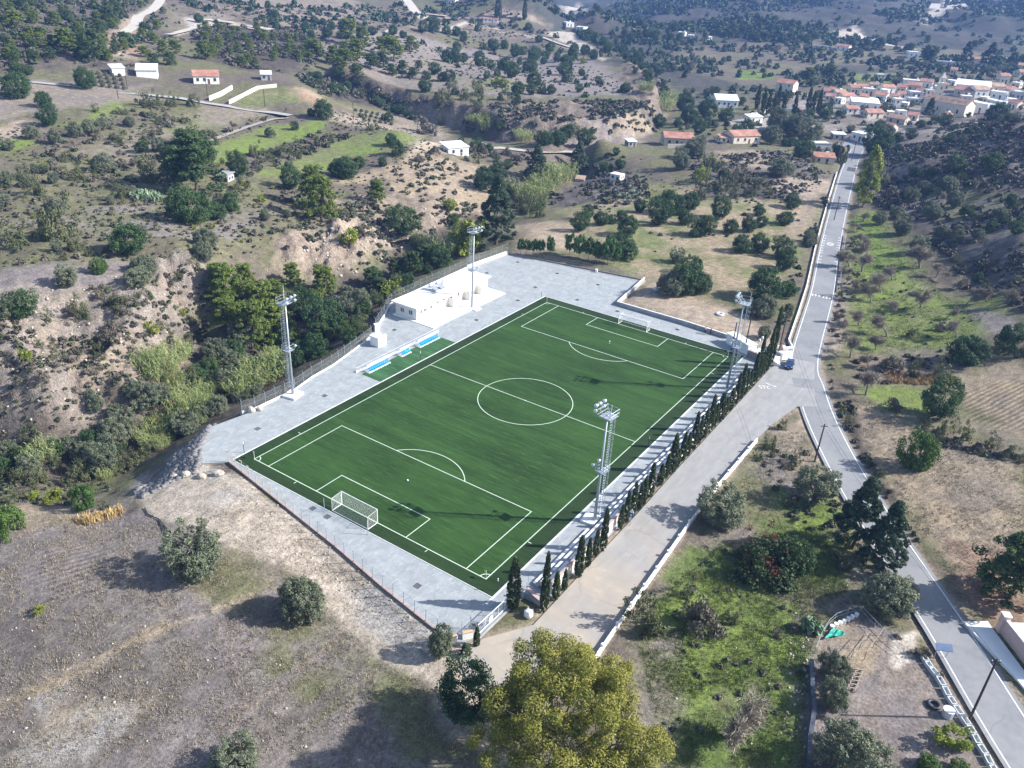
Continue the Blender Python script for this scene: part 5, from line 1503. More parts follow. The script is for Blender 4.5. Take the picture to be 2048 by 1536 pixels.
# ------------------------------------------------------------------ houses, sheds, church
AVOID = []
def house(tile, x1, y1, x2, y2, depth, h, roof, label, wall=None, rm=None, cat='house', name='house', nwin=2, door=True, pitch=.36, side=True, zoff=0.0, overh=.35, storeys=1):
    """long front wall from (x1, y1) to (x2, y2) as seen in the photograph; the rest lies behind it"""
    a, b_ = Vector((*att(tile, x1, y1), 0)), Vector((*att(tile, x2, y2), 0))
    mid = (a + b_) / 2
    ux = (b_ - a)
    # keep the front square to the sight line it was measured on: length from the photograph
    sl = Vector((mid.x - CAM[0], mid.y - CAM[1], 0)).normalized()
    per = Vector((sl.y, -sl.x, 0))
    L_ = max(3.0, abs((b_ - a).dot(per)))
    tilt = max(-.6, min(.6, (b_ - a).dot(sl) / max(.1, (b_ - a).dot(per)))) 
    if name == 'house' and tile == 'C': tilt = max(-.8, min(.8, tilt + ((x1 * 37 + y1 * 11) % 17 - 8) / 8 * .55))
    u = (per + sl * tilt).normalized()
    if u.dot(per) < 0: u = -u
    L_ = L_ / max(.6, u.dot(per))
    n = Vector((-u.y, u.x, 0))
    if n.dot(sl) < 0: n = -n
    c0 = mid + n * depth / 2
    z0 = min(gz(*(mid.xy)), gz(*c0.xy)) + zoff
    AVOID.append((c0.x, c0.y, max(L_, depth) / 2 + 1.0))
    T = thing(name, label, cat, (c0.x, c0.y, z0), math.atan2(u.y, u.x))
    wall = wall or M_WHITE
    hx, hy = L_ / 2, depth / 2
    ns = 1 if n.dot(Vector((-u.y, u.x, 0))) > 0 else -1   # +y local = behind
    wb = MB().box(0, 0, -1.5, L_, depth, h + 1.5)
    if roof == 'g':
        rz_ = min(depth * .5 * pitch * 1.2, 3.2)
        wb.add([(-hx, -hy, h), (-hx, hy, h), (-hx, 0, h + rz_ - .1), (hx, -hy, h), (hx, hy, h), (hx, 0, h + rz_ - .1)], [(0, 2, 1), (3, 4, 5)])
    wb.build('wall', wall, T, world=False)
    rb = MB()
    o = overh
    if roof == 'g':
        e = o * rz_ / hy
        for s in (-1, 1):
            rb.add([(-hx - o, s * (hy + o), h - e), (hx + o, s * (hy + o), h - e), (hx + o, 0, h + rz_), (-hx - o, 0, h + rz_), (-hx - o, s * (hy + o), h - e + .16), (hx + o, s * (hy + o), h - e + .16), (hx + o, 0, h + rz_ + .16), (-hx - o, 0, h + rz_ + .16)],
                   [(4, 5, 6, 7) if s < 0 else (7, 6, 5, 4), (0, 3, 2, 1) if s < 0 else (1, 2, 3, 0), (0, 1, 5, 4), (1, 2, 6, 5), (3, 0, 4, 7)])
    elif roof == 's':     # single slope, high at the back
        rz_ = depth * .16
        rb.add([(-hx - o, -hy - o, h), (hx + o, -hy - o, h), (hx + o, hy + o, h + rz_), (-hx - o, hy + o, h + rz_), (-hx - o, -hy - o, h + .15), (hx + o, -hy - o, h + .15), (hx + o, hy + o, h + rz_ + .15), (-hx - o, hy + o, h + rz_ + .15)],
               [(4, 5, 6, 7), (3, 2, 1, 0), (0, 1, 5, 4), (1, 2, 6, 5), (2, 3, 7, 6), (3, 0, 4, 7)])
    elif roof == 'h':
        rz_ = min(hy * .55, 3.0)
        k = min(hx * .9, hy)
        rb.add([(-hx - o, -hy - o, h), (hx + o, -hy - o, h), (hx + o, hy + o, h), (-hx - o, hy + o, h), (-hx + k, 0, h + rz_), (hx - k, 0, h + rz_)], [(0, 1, 5, 4), (1, 2, 5), (2, 3, 4, 5), (3, 0, 4), (3, 2, 1, 0)])
    else:
        rb.box(0, 0, h, L_ + o, depth + o, .2)
    ro = rb.build('roof', rm or (M_TERRA if roof in 'gh' else M_ROOF), T, world=False)
    if roof == 'f' and L_ > 6:
        pb = MB()
        for (px_, py_, sx_, sy_) in ((0, -hy - o / 2 + .1, L_ + o, .2), (0, hy + o / 2 - .1, L_ + o, .2), (-hx - o / 2 + .1, 0, .2, depth + o - .4), (hx + o / 2 - .1, 0, .2, depth + o - .4)):
            pb.box(px_, py_, h + .2, sx_, sy_, .3)
        pb.build('parapet', wall, ro, world=False)
    zt = 1.0
    hh_ = h / storeys
    for st in range(storeys):
        for k in range(nwin):
            x = -hx + L_ * (k + .5) / nwin
            if door and st == 0 and k == nwin // 2: x -= L_ / nwin * .22
            fw = MB().box(x, -hy - .03, st * hh_ + hh_ * .36, min(1.1, L_ / nwin * .5), .06, min(1.3, hh_ * .42)).build('window', M_SHUT, T, world=False)
            MB().box(x, -hy - .06, st * hh_ + hh_ * .36 - .12, min(1.4, L_ / nwin * .62), .12, .1).build('sill', wall, fw, world=False)
    if side:
        for y in (-hy * .4, hy * .45):
            MB().box(hx + .03, y, hh_ * .36, .06, min(1.0, depth * .2), min(1.2, hh_ * .4)).build('window', M_SHUT, T, world=False)
            MB().box(-hx - .03, y, hh_ * .36, .06, min(1.0, depth * .2), min(1.2, hh_ * .4)).build('window', M_SHUT, T, world=False)
    if door:
        x = L_ / max(1, nwin) * .28 if nwin > 1 else L_ * .25
        MB().box(x, -hy - .03, 0, .95, .06, min(2.1, h * .72)).build('door', M_BDOOR, T, world=False)
    if cat == 'house' and len(AVOID) % 2 and L_ > 5:
        zt = h + (.22 if roof == 'f' else .35)
        k_ = MB().tube((hx * .5 - .7, hy * .45, zt + 1.0), (hx * .5 + .7, hy * .45, zt + 1.0), .38, 8)
        k_.box(hx * .5, hy * .45, zt - .3, .9, .5, 1.0).build('water_tank', M_WPAINT, T, world=False)
        MB().box(-hx * .5, 0, h - .3, .5, .5, 1.9 if roof != 'f' else 1.2).build('chimney', wall, T, world=False)
    return T, L_, depth, h

W, Y_, ST, GR = M_WHITE, M_WALLY, M_WALLS, M_WALLG
# along the main road and below the knoll
house('C', 1030, 818, 1112, 832, 9, 3.6, 'f', 'flat-roofed white house at the end of the straight road', W, nwin=2)
house('C', 1185, 775, 1262, 785, 8, 3.4, 'g', 'cream house with orange tiled roof just behind the flat white roadside house', Y_)
house('C', 812, 955, 935, 962, 7, 3.0, 'g', 'low cottage with orange tiled roof beside the road, lower end of the village', Y_)
house('C', 815, 885, 915, 888, 5, 3.6, 'f', 'pale grey block behind the orange-roofed roadside cottage', GR, nwin=1)
house('C', 930, 815, 1000, 818, 4, 2.6, 's', 'small shed with blue-grey awning roof left of the flat white roadside house', GR, M_TIN, 'shed', 'shed', 1)
house('C', 345, 845, 500, 838, 9, 3.6, 'g', 'cream house with orange tiled roof above the bare knoll', Y_, nwin=3)
house('C', -60, 862, 112, 850, 9, 3.8, 'g', 'stone-walled house with orange tiled roof above the small green plot', ST, nwin=3)
house('C', 272, 838, 330, 838, 5, 2.4, 's', 'small shed with red awning in front of the cream house above the knoll', Y_, M_TERRA, 'shed', 'shed', 1)
house('C', 243, 632, 372, 632, 12, 4.2, 'g', 'white metal hall with pale ridged roof left of the cemetery cypresses', M_TIN, M_TIN, 'hall', 'hall', 4)
house('C', 590, 535, 690, 545, 10, 5.6, 'g', 'tall cream villa with orange tiled roof behind the cemetery cypresses', Y_, storeys=2)
house('C', 440, 722, 515, 722, 5, 3.2, 's', 'small white and blue house beside the paved square', W, nwin=1)
house('C', 700, 672, 748, 672, 4, 3, 'g', 'tiny chapel with red roof in the cemetery', W, nwin=1)
house('C', 1032, 642, 1192, 658, 9, 4.6, 's', 'long white house with pale sloping roof in the village, front windows in a row', W, M_ROOF, nwin=4, storeys=1)
house('C', 1130, 690, 1222, 695, 7, 3, 'g', 'low house with red roof in front of the long white village house', Y_)
house('C', 1235, 725, 1345, 730, 7, 3.2, 'g', 'low house with dark red roof half hidden by trees below the church', ST, M_TERRA2)
house('C', 1360, 705, 1420, 708, 6, 3, 'g', 'small orange-roofed cottage directly left of the church front trees', Y_)
house('C', 1585, 705, 1640, 705, 6, 3, 'h', 'small house with hipped orange roof below the church wall', Y_)
house('C', 1010, 668, 1080, 668, 6, 2.8, 'g', 'small white-gabled cottage among dark trees below the long white house', W)
# the village centre
VL = [(865, 565, 925, 568, 7, 3.4, 'g', W, 'red-roofed cottage at the left end of the village row'), (880, 592, 935, 594, 6, 3, 'g', Y_, 'orange-roofed cottage second in the left end of the village row'),
      (945, 572, 1005, 574, 6, 3.4, 'g', W, 'white-walled cottage with red roof below the left village row'), (985, 592, 1060, 594, 7, 3.2, 'g', Y_, 'cottage with bright orange roof in the middle of the left village row'),
      (1030, 552, 1080, 556, 7, 4.4, 'g', Y_, 'tall narrow cream house with red roof in the left village row'), (1085, 595, 1130, 598, 6, 3.2, 'g', Y_, 'red-roofed cottage just behind the long white house'),
      (1105, 560, 1175, 562, 7, 4, 'f', Y_, 'flat-roofed cream house between red roofs in the village'), (1165, 590, 1235, 596, 7, 3.8, 'g', W, 'white cottage with orange roof right of the long white house'),
      (1140, 524, 1190, 526, 6, 3, 'g', ST, 'small stone house with red roof at the upper edge of the village'), (1220, 548, 1290, 552, 7, 4, 'g', W, 'white gabled house with red roof in the upper village row'),
      (1295, 545, 1350, 548, 7, 4, 'g', ST, 'stone house with dull red roof in the upper village row'), (1310, 580, 1352, 582, 6, 3.4, 'g', W, 'pinkish cottage with red roof below the upper village row'),
      (1355, 535, 1440, 540, 8, 4, 'g', ST, 'wide stone house with long orange roof left of the bell tower'), (1380, 575, 1455, 578, 7, 3.6, 'f', GR, 'grey flat-roofed house in front of the wide orange roof'),
      (1335, 505, 1450, 510, 8, 4, 'f', W, 'white flat-roofed house at the upper edge of the village'), (1430, 515, 1505, 522, 7, 4.6, 'g', W, 'white gabled house with red roof immediately left of the bell tower'),
      (1370, 610, 1440, 612, 6, 3.2, 'f', GR, 'grey flat-roofed block at the foot of the village row'), (1630, 565, 1745, 572, 9, 4, 'g', ST, 'stone house with red roof between the church and the pale hall'),
      (1755, 575, 1835, 572, 9, 5, 'g', W, 'white house with bright orange roof right of the pale hall'), (1840, 585, 1935, 588, 8, 4.6, 'f', W, 'wide flat white house right of the church'),
      (1860, 545, 1935, 545, 8, 4, 'g', Y_, 'cream house with red roof above the wide flat white house'), (1900, 500, 1955, 502, 7, 6, 'g', Y_, 'tall house with steep red roof at the right of the village'),
      (1940, 560, 2000, 562, 7, 3.6, 'g', Y_, 'red-roofed cottage beside the tall steep-roofed house'), (1990, 590, 2050, 592, 8, 5, 'f', GR, 'grey flat-roofed house at the right edge of the village'),
      (1850, 640, 1930, 645, 8, 4.4, 'f', GR, 'grey house with flat roof behind the church chapel'), (1945, 640, 2000, 645, 7, 4, 'g', Y_, 'cream house with red roof near the right hill crest'),
      (2010, 690, 2060, 690, 8, 4.5, 'g', W, 'white and blue house with bright red roof on the hill crest'), (1770, 388, 1835, 388, 8, 3.4, 'h', W, 'white house with hipped red roof beyond the village trees'),
      (1610, 445, 1650, 445, 6, 4, 'g', Y_, 'small red house alone above the pale hall'), (2020, 455, 2060, 455, 7, 3.4, 'g', Y_, 'dark red roofed house on the far right above the village'),
      (2010, 405, 2060, 408, 7, 3.2, 'g', Y_, 'orange-roofed house among the far right fields'), (1370, 330, 1440, 332, 9, 4.6, 'f', W, 'white flat-roofed villa beside the dark clump of tall trees'),
      (935, 303, 1015, 308, 8, 3.4, 'g', W, 'white house with red roof on the track beyond the village'), (810, 300, 895, 302, 5, 2.4, 'f', GR, 'long low pale farm shed on the plain beyond the village'),
      (1535, 376, 1645, 378, 6, 2.6, 'f', GR, 'long low pale shed behind the tall dark trees'), (1185, 463, 1240, 465, 5, 2.6, 'f', GR, 'low pale shed among trees above the village'),
      (20, 228, 60, 230, 6, 3, 'f', W, 'small white hut farthest left on the plain'), (80, 240, 115, 242, 6, 3, 'f', W, 'small white hut second on the plain'), (195, 245, 220, 247, 5, 3, 'f', W, 'tiny white hut third on the plain'),
      (1745, 355, 1790, 356, 6, 3.2, 'g', Y_, 'small red-roofed house between dark trees at far right')]
for (x1, y1, x2, y2, d_, h_, rf_, wl_, lb) in VL:
    house('C', x1, y1, x2, y2, d_, h_, rf_, lb, wl_, M_TERRA if rf_ in 'gh' and (x1 * 7) % 3 else (M_TERRA2 if rf_ in 'gh' else None), nwin=2)
for i_, (x, y) in enumerate(((900, 545), (935, 606), (1010, 535), (1075, 530), (1130, 610), (1200, 560), (1260, 590), (1290, 615), (1320, 640), (1405, 555), (1470, 560), (1520, 540), (1560, 520), (1590, 500), (1680, 600), (1705, 520), (1780, 600), (1820, 620), (1880, 560), (1930, 610), (1965, 520), (1985, 640), (1240, 690), (1310, 690))):
    house('C', x, y, x + 34 + (i_ * 7) % 25, y + 3, 5, 2.8 + (i_ % 3) * .5, 'f' if i_ % 3 else 'g', 'small pale outbuilding squeezed between the village houses', W if i_ % 2 else Y_, None, nwin=1, zoff=0)[0]['group'] = 'outbuildings between the village houses'
# pale hall behind the church
house('C', 1640, 548, 1840, 560, 14, 5.5, 's', 'large hall with pale blue-white sloping roof behind the church', W, M_TIN, 'hall', 'hall', 4)
# church
T, L_, d_, h_ = house('C', 1442, 655, 1690, 690, 11, 7.5, 'g', 'long stone church with brown tiled roof and arched windows', M_WALLY, M_TERRA2, 'church', 'church', 0, False, .42, False, overh=.3)
hy = d_ / 2
for k in range(4):
    x = -L_ / 2 + L_ * (k + .6) / 4.3
    wm = MB()
    pts = [(x - .55, 2.6), (x + .55, 2.6), (x + .55, 4.2)] + [(x + .55 * math.cos(a), 4.2 + .55 * math.sin(a)) for a in np.linspace(0, PI, 7)[1:-1]] + [(x - .55, 4.2)]
    wm.add([(a, -hy - .05, z) for a, z in pts] + [(a, -hy + .05, z) for a, z in pts], [tuple(range(len(pts))), tuple(range(2 * len(pts) - 1, len(pts) - 1, -1))])
    wm.build('window', M_SHUT, T, world=False)
for k in range(6):
    MB().box(-L_ / 2 + L_ * (k + .02) / 5 * .98 + .2, -hy - .25, -1, .7, .5, 6.2).build('buttress', M_WALLY, T, world=False)
for k in range(7):
    MB().box(-L_ / 2 + L_ * (k + .5) / 7, -1.6, 9.2, .5, 2.6, .28).build('roof_rib', M_TERRA2, T, world=False)
MB().box(L_ / 2 + .1, 0, 0, .2, 1.8, 3.2).build('door', M_BDOOR, T, world=False)
# bell tower
tx, ty = att('C', 1535, 600)
tz = gz(tx, ty)
AVOID.append((tx, ty, 4))
bt = thing('bell_tower', 'slender pale bell tower rising behind the church roof', 'bell tower', (tx, ty, tz), .5)
MB().box(0, 0, -1, 3.6, 3.6, 12.5).build('shaft', M_WALLY, bt, world=False)
MB().box(0, 0, 11.5, 4.1, 4.1, .35).build('cornice', M_WHITE, bt, world=False)
bl = MB()
for a, b_ in ((-1, -1), (1, -1), (1, 1), (-1, 1)): bl.box(a * 1.2, b_ * 1.2, 11.85, .7, .7, 2.8)
bl.build('belfry', M_WALLY, bt, world=False)
MB().box(0, 0, 14.65, 3.5, 3.5, .3).build('cornice', M_WHITE, bt, world=False)
MB().add([(-1.5, -1.5, 14.95), (1.5, -1.5, 14.95), (1.5, 1.5, 14.95), (-1.5, 1.5, 14.95), (0, 0, 18.2)], [(0, 1, 4), (1, 2, 4), (2, 3, 4), (3, 0, 4), (3, 2, 1, 0)]).build('spire', M_WALLY, bt, world=False)
for z in (4, 8): MB().box(0, -1.83, z, .7, .08, 1.6).build('window', M_SHUT, bt, world=False)
house('C', 1712, 655, 1822, 668, 8, 5.5, 'f', 'white annexe with plain front right of the church', W, None, 'annexe', 'church_annexe', 2)
# left hills
house('A', 1135, 490, 1285, 492, 9, 3.4, 'g', 'white bungalow with bright orange roof on the upper left terraces', W, nwin=3)
house('A', 800, 450, 925, 462, 10, 3.2, 's', 'white flat pavilion with thin sloping roof above the olive rows', W, M_TIN, 'pavilion', 'pavilion', 0, False)
house('A', 660, 440, 735, 445, 6, 3, 's', 'small white canopy left of the flat pavilion', W, M_TIN, 'canopy', 'canopy', 0, False)
house('A', 1530, 470, 1590, 472, 6, 2.6, 's', 'grey-roofed shed among trees right of the orange bungalow', GR, M_TIN, 'shed', 'shed', 1)
house('A', 1280, 1060, 1330, 1072, 4, 1.7, 's', 'low tin hut half hidden behind the big carob on the terrace', M_WALLG, M_GCONC, 'hut', 'hut', 1)
house('B', 652, 900, 770, 915, 7, 3.2, 's', 'white tin-roofed farm shed beside the dirt track', M_TIN, M_TIN, 'farm shed', 'farm_shed', 2)
house('B', 855, 140, 945, 142, 9, 3.4, 'g', 'house with orange roof on the ridge track, nearer one', W, nwin=3)
house('B', 610, 38, 690, 40, 9, 3.2, 'g', 'dark red roofed house on the far ridge', W, nwin=3)
house('B', 1705, 858, 1750, 862, 4, 2.4, 's', 'small dark-fronted hut beside the green plot', GR, M_TIN, 'hut', 'hut', 1)
house('B', 1595, 1060, 1652, 1066, 3.5, 2.4, 'f', 'white cube pump hut above the agaves', W, None, 'hut', 'pump_hut', 1)
house('B', 1395, 1062, 1445, 1064, 4, 1.2, 's', 'low rusty sheet roof at the ravine edge', GR, M_TERRA2, 'shelter', 'shelter', 0, False, side=False)
house('B', 1395, 195, 1440, 200, 8, 4, 'f', 'white block far up the valley', W, None)
house('B', 1340, 170, 1385, 178, 8, 4, 'f', 'white block farthest up the valley', W, None)
# garden walls and loose items of the hillside
def wallrun(name, pts, h, wd, m, label, cat='wall', cap=None):
    P = [p if not isinstance(p[0], str) else att(*p) for p in pts]
    T = thing(name, label, cat, (*P[0], gz(*P[0])))
    wb, cb = MB(), MB()
    for p, q in zip(P[:-1], P[1:]):
        n_ = max(1, int(math.hypot(q[0] - p[0], q[1] - p[1]) / 6))
        for k in range(n_):
            a = (p[0] + (q[0] - p[0]) * k / n_, p[1] + (q[1] - p[1]) * k / n_); b_ = (p[0] + (q[0] - p[0]) * (k + 1) / n_, p[1] + (q[1] - p[1]) * (k + 1) / n_)
            wb.seg(a, b_, wd, -.5, h, gz(*a), gz(*b_))
            if cap: cb.seg(a, b_, wd + .08, h, h + .08, gz(*a), gz(*b_))
    wb.build('wall', m, T)
    if cap: cb.build('cap', cap, T)
    return T
wallrun('garden_wall', [('A', 1225, 590), ('A', 1300, 560), ('A', 1360, 525)], 1.8, .3, M_WHITE, 'long white garden wall below the orange-roofed bungalow', cap=M_ROOF)
wallrun('garden_wall', [('A', 1340, 610), ('A', 1420, 570), ('A', 1510, 525), ('A', 1620, 510)], 1.5, .3, M_WALLY, 'white garden wall bounding the green plot with yellow hedge', cap=M_WHITE)
wallrun('stone_wall', [('C', -40, 870), ('C', 120, 868)], 1.8, .5, M_WALLS, 'grey stone wall in front of the orange-roofed stone house')
wallrun('garden_wall', [('C', 430, 690), ('C', 560, 650), ('C', 860, 660)], 1.8, .4, M_WHITE, 'white cemetery wall behind the paved square', cap=M_ROOF)
wallrun('garden_wall', [('C', 1330, 655), ('C', 1440, 668)], 2.2, .4, M_WALLS, 'stone churchyard wall left of the church')
# ------------------------------------------------------------------ the plants, one by one where the photograph shows them apart
ORD = ['first', 'second', 'third', 'fourth', 'fifth', 'sixth', 'seventh', 'eighth', 'ninth', 'tenth', 'eleventh', 'twelfth', 'thirteenth', 'fourteenth', 'fifteenth', 'sixteenth', 'seventeenth', 'eighteenth', 'nineteenth', 'twentieth',
       'twenty-first', 'twenty-second', 'twenty-third', 'twenty-fourth', 'twenty-fifth', 'twenty-sixth', 'twenty-seventh', 'twenty-eighth', 'twenty-ninth', 'thirtieth']
NOUN = {'c': 'dark round carob tree', 'o': 'silvery olive tree', 'p': 'yellow-green pine', 'd': 'dark spreading pine', 'u': 'bright green umbrella sapling', 'y': 'yellow-green shrub', 'b': 'bright green shrub', 'k': 'dark conifer', 'g': 'grey-brown scrub bush', 'G': 'olive-green scrub bush', 'a': 'bare almond tree', 'r': 'pale green reed clump', 'x': 'dark cypress', 'P': 'poplar'}
ALL = []      # dict(kind, x, y, w, hs, zone, u, label)
def ground_xy(tile, x, y, w):
    return att(tile, x, y - .14 * w) if tile else at(x, y - .14 * w)
def grove(zone, spec, hs=1.0, sc=1.0):
    """spec: 'tile kind x,y,w x,y,w | kind ...' : bottom edge of the crown and its width, in the photograph"""
    tile = None
    kind = None
    for tok in spec.split():
        if tok == '|': continue
        if len(tok) == 1 and tok.isupper() and tok not in 'GP': tile = tok; continue
        if len(tok) == 2 and tok[0] == '@': tile = tok[1]; continue
        if len(tok) == 1: kind = tok; continue
        q = tok.split(',')
        x, y, w_ = map(float, q[:3])
        gx, gy = ground_xy(tile, x, y, w_)
        wm_ = sc * w_ / TS * m_per_px(gx, gy, G(gx, gy))
        ALL.append(dict(kind=kind, x=gx, y=gy, w=wm_, hs=hs * (float(q[3]) if len(q) > 3 else 1), zone=zone, u=px(tile, x, y)[0], label=None))
def one(tile, kind, x, y, w_, label, hs=1.0):
    gx, gy = ground_xy(tile, x, y, w_)
    ALL.append(dict(kind=kind, x=gx, y=gy, w=w_ / TS * m_per_px(gx, gy, G(gx, gy)), hs=hs, zone=None, u=0, label=label))

# left hillside (zone phrases complete the label)
one('A', 'c', 115, 600, 170, 'big round bush with rusty lower leaves beside the left field road')
one('A', 'c', 500, 535, 130, 'dark round carob right beside the upper left road bend')
one('A', 'd', 1150, 1160, 300, 'largest dark tree of the left terraces, next to the prickly pears', 1.0)
one('A', 'c', 1050, 1080, 190, 'dark carob leaning against the largest tree of the terraces')
one('A', 'c', 1100, 1340, 260, 'wide bright carob alone below the prickly pears')
one('A', 'p', 1880, 1310, 200, 'bright pine leaning out over the dark gully on the terraces', 1.1)
one('A', 'p', 1830, 1230, 170, 'bright pine just above the leaning pine on the terraces', 1.1)
one('A', 'c', 770, 1515, 220, 'deep green carob at the lower edge of the left terraces')
one('A', 'c', 1890, 715, 120, 'tall dark carob at the top corner of the long green terrace')
one('A', 'c', 1730, 768, 62, 'small dark round tree alone on the long green terrace, upper of two')
one('A', 'o', 1575, 812, 65, 'small grey round tree alone on the long green terrace, lower of two')
grove('scattered over the upper left terraces', 'A c 290,755,130 265,645,110 835,905,95 1390,1060,150 1350,1260,160 1700,1130,150 1990,1060,150 1270,1300,140 1820,692,60 | o 190,825,100 320,860,105 440,815,105 520,800,95 600,775,85 55,890,80 930,900,95 985,950,125 600,1030,150 340,1290,150 1200,1480,150 1690,1005,65 770,755,80 1230,960,100 | G 560,665,70 720,680,85 450,1080,190 560,1070,110 220,1170,180 880,1090,200 130,1060,110 300,1440,330 120,1470,200 430,1490,160 1400,1130,120 1480,930,120 1560,880,110 1640,940,120 1300,970,60 700,1180,130 1250,860,120 1120,850,140 1000,840,110 900,650,130 1000,640,110 1120,640,120 840,640,110 | y 1005,1212,55 1530,1190,60 530,970,45 260,985,50', 1.0, .88)
grove('on the dark hill above the upper left houses', 'A p 90,190,150 330,170,110 380,330,180 850,350,100 900,270,90 960,350,130 1030,330,110 1200,370,150 1240,350,100 1420,400,100 1690,260,70 1850,370,150 1950,400,150 1800,330,110 2010,340,110 250,300,110 180,240,90 | d 150,60,130 640,150,130 580,210,110 560,400,250 500,330,160 1000,400,110 900,390,100 450,300,120 | c 840,180,80 1790,195,90 1920,232,90 1810,100,60 1960,130,50 2000,240,90 1620,110,60 1680,130,60 60,330,90 30,260,90 100,440,120 170,450,90 1440,250,80', .85, .72)
grove('in the pine belt by the dark gorge', 'B p 60,290,170 150,290,140 120,380,150 50,400,130 330,380,170 440,320,120 20,430,100 250,330,110 | d 270,410,110 480,412,70 440,470,90 380,430,90 200,420,110 320,450,90 120,470,110 20,480,90', .85, .8)
grove('on the stony plateau above the cliff', 'B c 285,250,52 385,230,48 500,265,38 700,300,58 920,310,72 740,255,62 830,402,76 570,447,72 530,475,58 620,482,64 670,487,78 1020,472,95 980,420,82 1130,440,95 1155,522,92 1060,562,78 1340,492,84 1320,452,72 1050,622,76 690,380,80 640,372,70 740,372,66 1145,372,72 1375,362,92 1340,402,82 1240,312,64 1225,357,54 1150,352,64 1430,452,44 510,550,84 90,165,34 960,420,70 900,412,50 1290,372,60 1080,330,60 1040,345,70 980,300,60 900,290,55 860,300,50 560,205,80 500,205,70 330,215,60 1250,560,60 1200,560,70 1460,330,60 1500,360,60 1440,320,56 1390,310,50 1180,260,52 1120,190,46 820,200,50 640,215,60 700,225,60 | y 930,507,58 970,522,72 1440,380,50 | x 940,138,40 1096,132,30')
grove('along the gorge and below the cliff', 'B G 740,600,100 820,645,115 830,575,120 600,665,110 590,600,100 650,640,110 690,570,110 960,600,90 1270,700,50 1415,782,55 1350,815,95 | c 1350,825,90 1200,865,100 1290,865,100 1240,855,80 1450,872,110 1880,760,80 | r 880,780,90 840,740,80 800,715,80 1100,850,90 1080,840,80 1910,680,110 1940,640,120 1800,570,90')
grove('round the white farm shed and its track', 'B c 320,867,82 360,925,95 50,1062,150 130,1000,85 270,985,64 300,722,60 | g 530,800,135 480,960,80 560,920,90 760,950,60 860,905,80 930,930,80 1000,920,80 1060,960,90 800,900,60 | G 610,742,62 300,775,60 200,775,60 240,770,60 150,700,50 700,1010,60 400,1140,60')
one('B', 'c', 930, 1082, 130, 'round carob at the foot of the track bank, right of a twin')
one('B', 'c', 860, 1132, 140, 'round carob at the foot of the track bank, left of its twin')
one('B', 'o', 1030, 1152, 95, 'grey round olive beside the reeds in the upper ravine')
one('B', 'k', 1165, 1075, 130, 'tall dark conifer in the upper ravine below the dirt track', 1.0)
one('B', 'k', 1410, 1020, 110, 'dark conifer at the right end of the upper ravine', 1.0)
one('B', 'p', 230, 1200, 120, 'bright pine on the bare bank left of the dirt cuttings')
one('B', 'c', 385, 1400, 190, 'solitary dark round carob on the bare pink bank')
one('B', 'k', 930, 1465, 235, 'huge dark conifer at the far left corner of the paved yard', 1.0)
one('B', 'y', 80, 1465, 125, 'round yellow-brown bush on the eroded bank')
one('B', 'y', 655, 1245, 95, 'yellow-green bush on the bank below the dirt cuttings')
grove('in the upper ravine', 'B r 1200,1150,160 1260,1100,150 1320,1080,140 1150,1200,150 1100,1190,130 1220,1050,110 | G 1100,1270,140 1180,1240,130 1050,1240,110 1170,1290,120 | b 1160,1250,110 680,1320,80')
# grove between the yard and the village road
grove('in the ploughed carob grove beyond the yard', 'B c 1540,1335,125 1600,1322,90 1465,1292,90 1660,1302,90 1770,1255,100 1940,1275,190 1880,1345,200 1700,1405,170 1660,1510,170 1420,1375,150 | @C c 140,1405,165 90,1255,160 260,1305,170 180,1400,150 330,1380,120 385,1495,140 430,1372,120 490,1492,145 490,1275,95 650,1335,130 680,1235,120 510,1342,100 625,1530,165 60,1330,120 30,1270,110 | @F c 150,282,180 120,160,170 640,135,160 | o 60,260,140 20,90,120', 1.0, .78)
one('F', 'c', 510, 320, 210, 'dark carob behind the far floodlight tower near the road')
one('F', 'b', 655, 285, 125, 'bright green shrub right of the dark carob by the road wall')
one('F', 'o', 540, 410, 150, 'silvery olive below the dark carob by the road wall')
one('F', 'o', 455, 380, 90, 'small silvery olive just left of the larger olive by the road wall')
one('F', 'o', 525, 535, 90, 'small dense olive behind the white kiosk')
grove('on the knoll below the orange-roofed houses', 'C o 620,1055,140 40,1010,110 110,940,120 | G 480,1120,110 390,1090,100 280,1050,110 330,1070,110 200,1000,110 250,1140,140 150,1180,130 440,1170,110 340,1180,120 740,1040,60 800,960,80 560,1160,80 | y 150,1085,110 220,980,60 | a 170,890,100 780,990,70')
one('C', 'P', 1105, 1225, 135, 'tall yellow-green poplar beside the straight village road', 1.0)
one('C', 'k', 1140, 1085, 80, 'olive-green conifer just beyond the poplar', .9)
one('C', 'o', 1185, 1115, 120, 'dark rounded tree right behind the poplar')
one('C', 'G', 980, 965, 85, 'green roadside bush opposite the orange-roofed cottage', 1.8)
grove('along the roadside and gardens near the village entrance', 'C o 790,872,140 700,825,160 600,800,150 650,780,120 560,860,110 1200,800,90 1250,830,90 | c 760,945,130 1160,920,150 1220,900,120 300,720,90 420,800,90 370,820,80 80,740,110 190,700,110 60,660,110 140,800,90 780,720,80 580,770,75 880,700,90 | G 1090,860,60 940,870,60 870,940,80 820,1060,60')
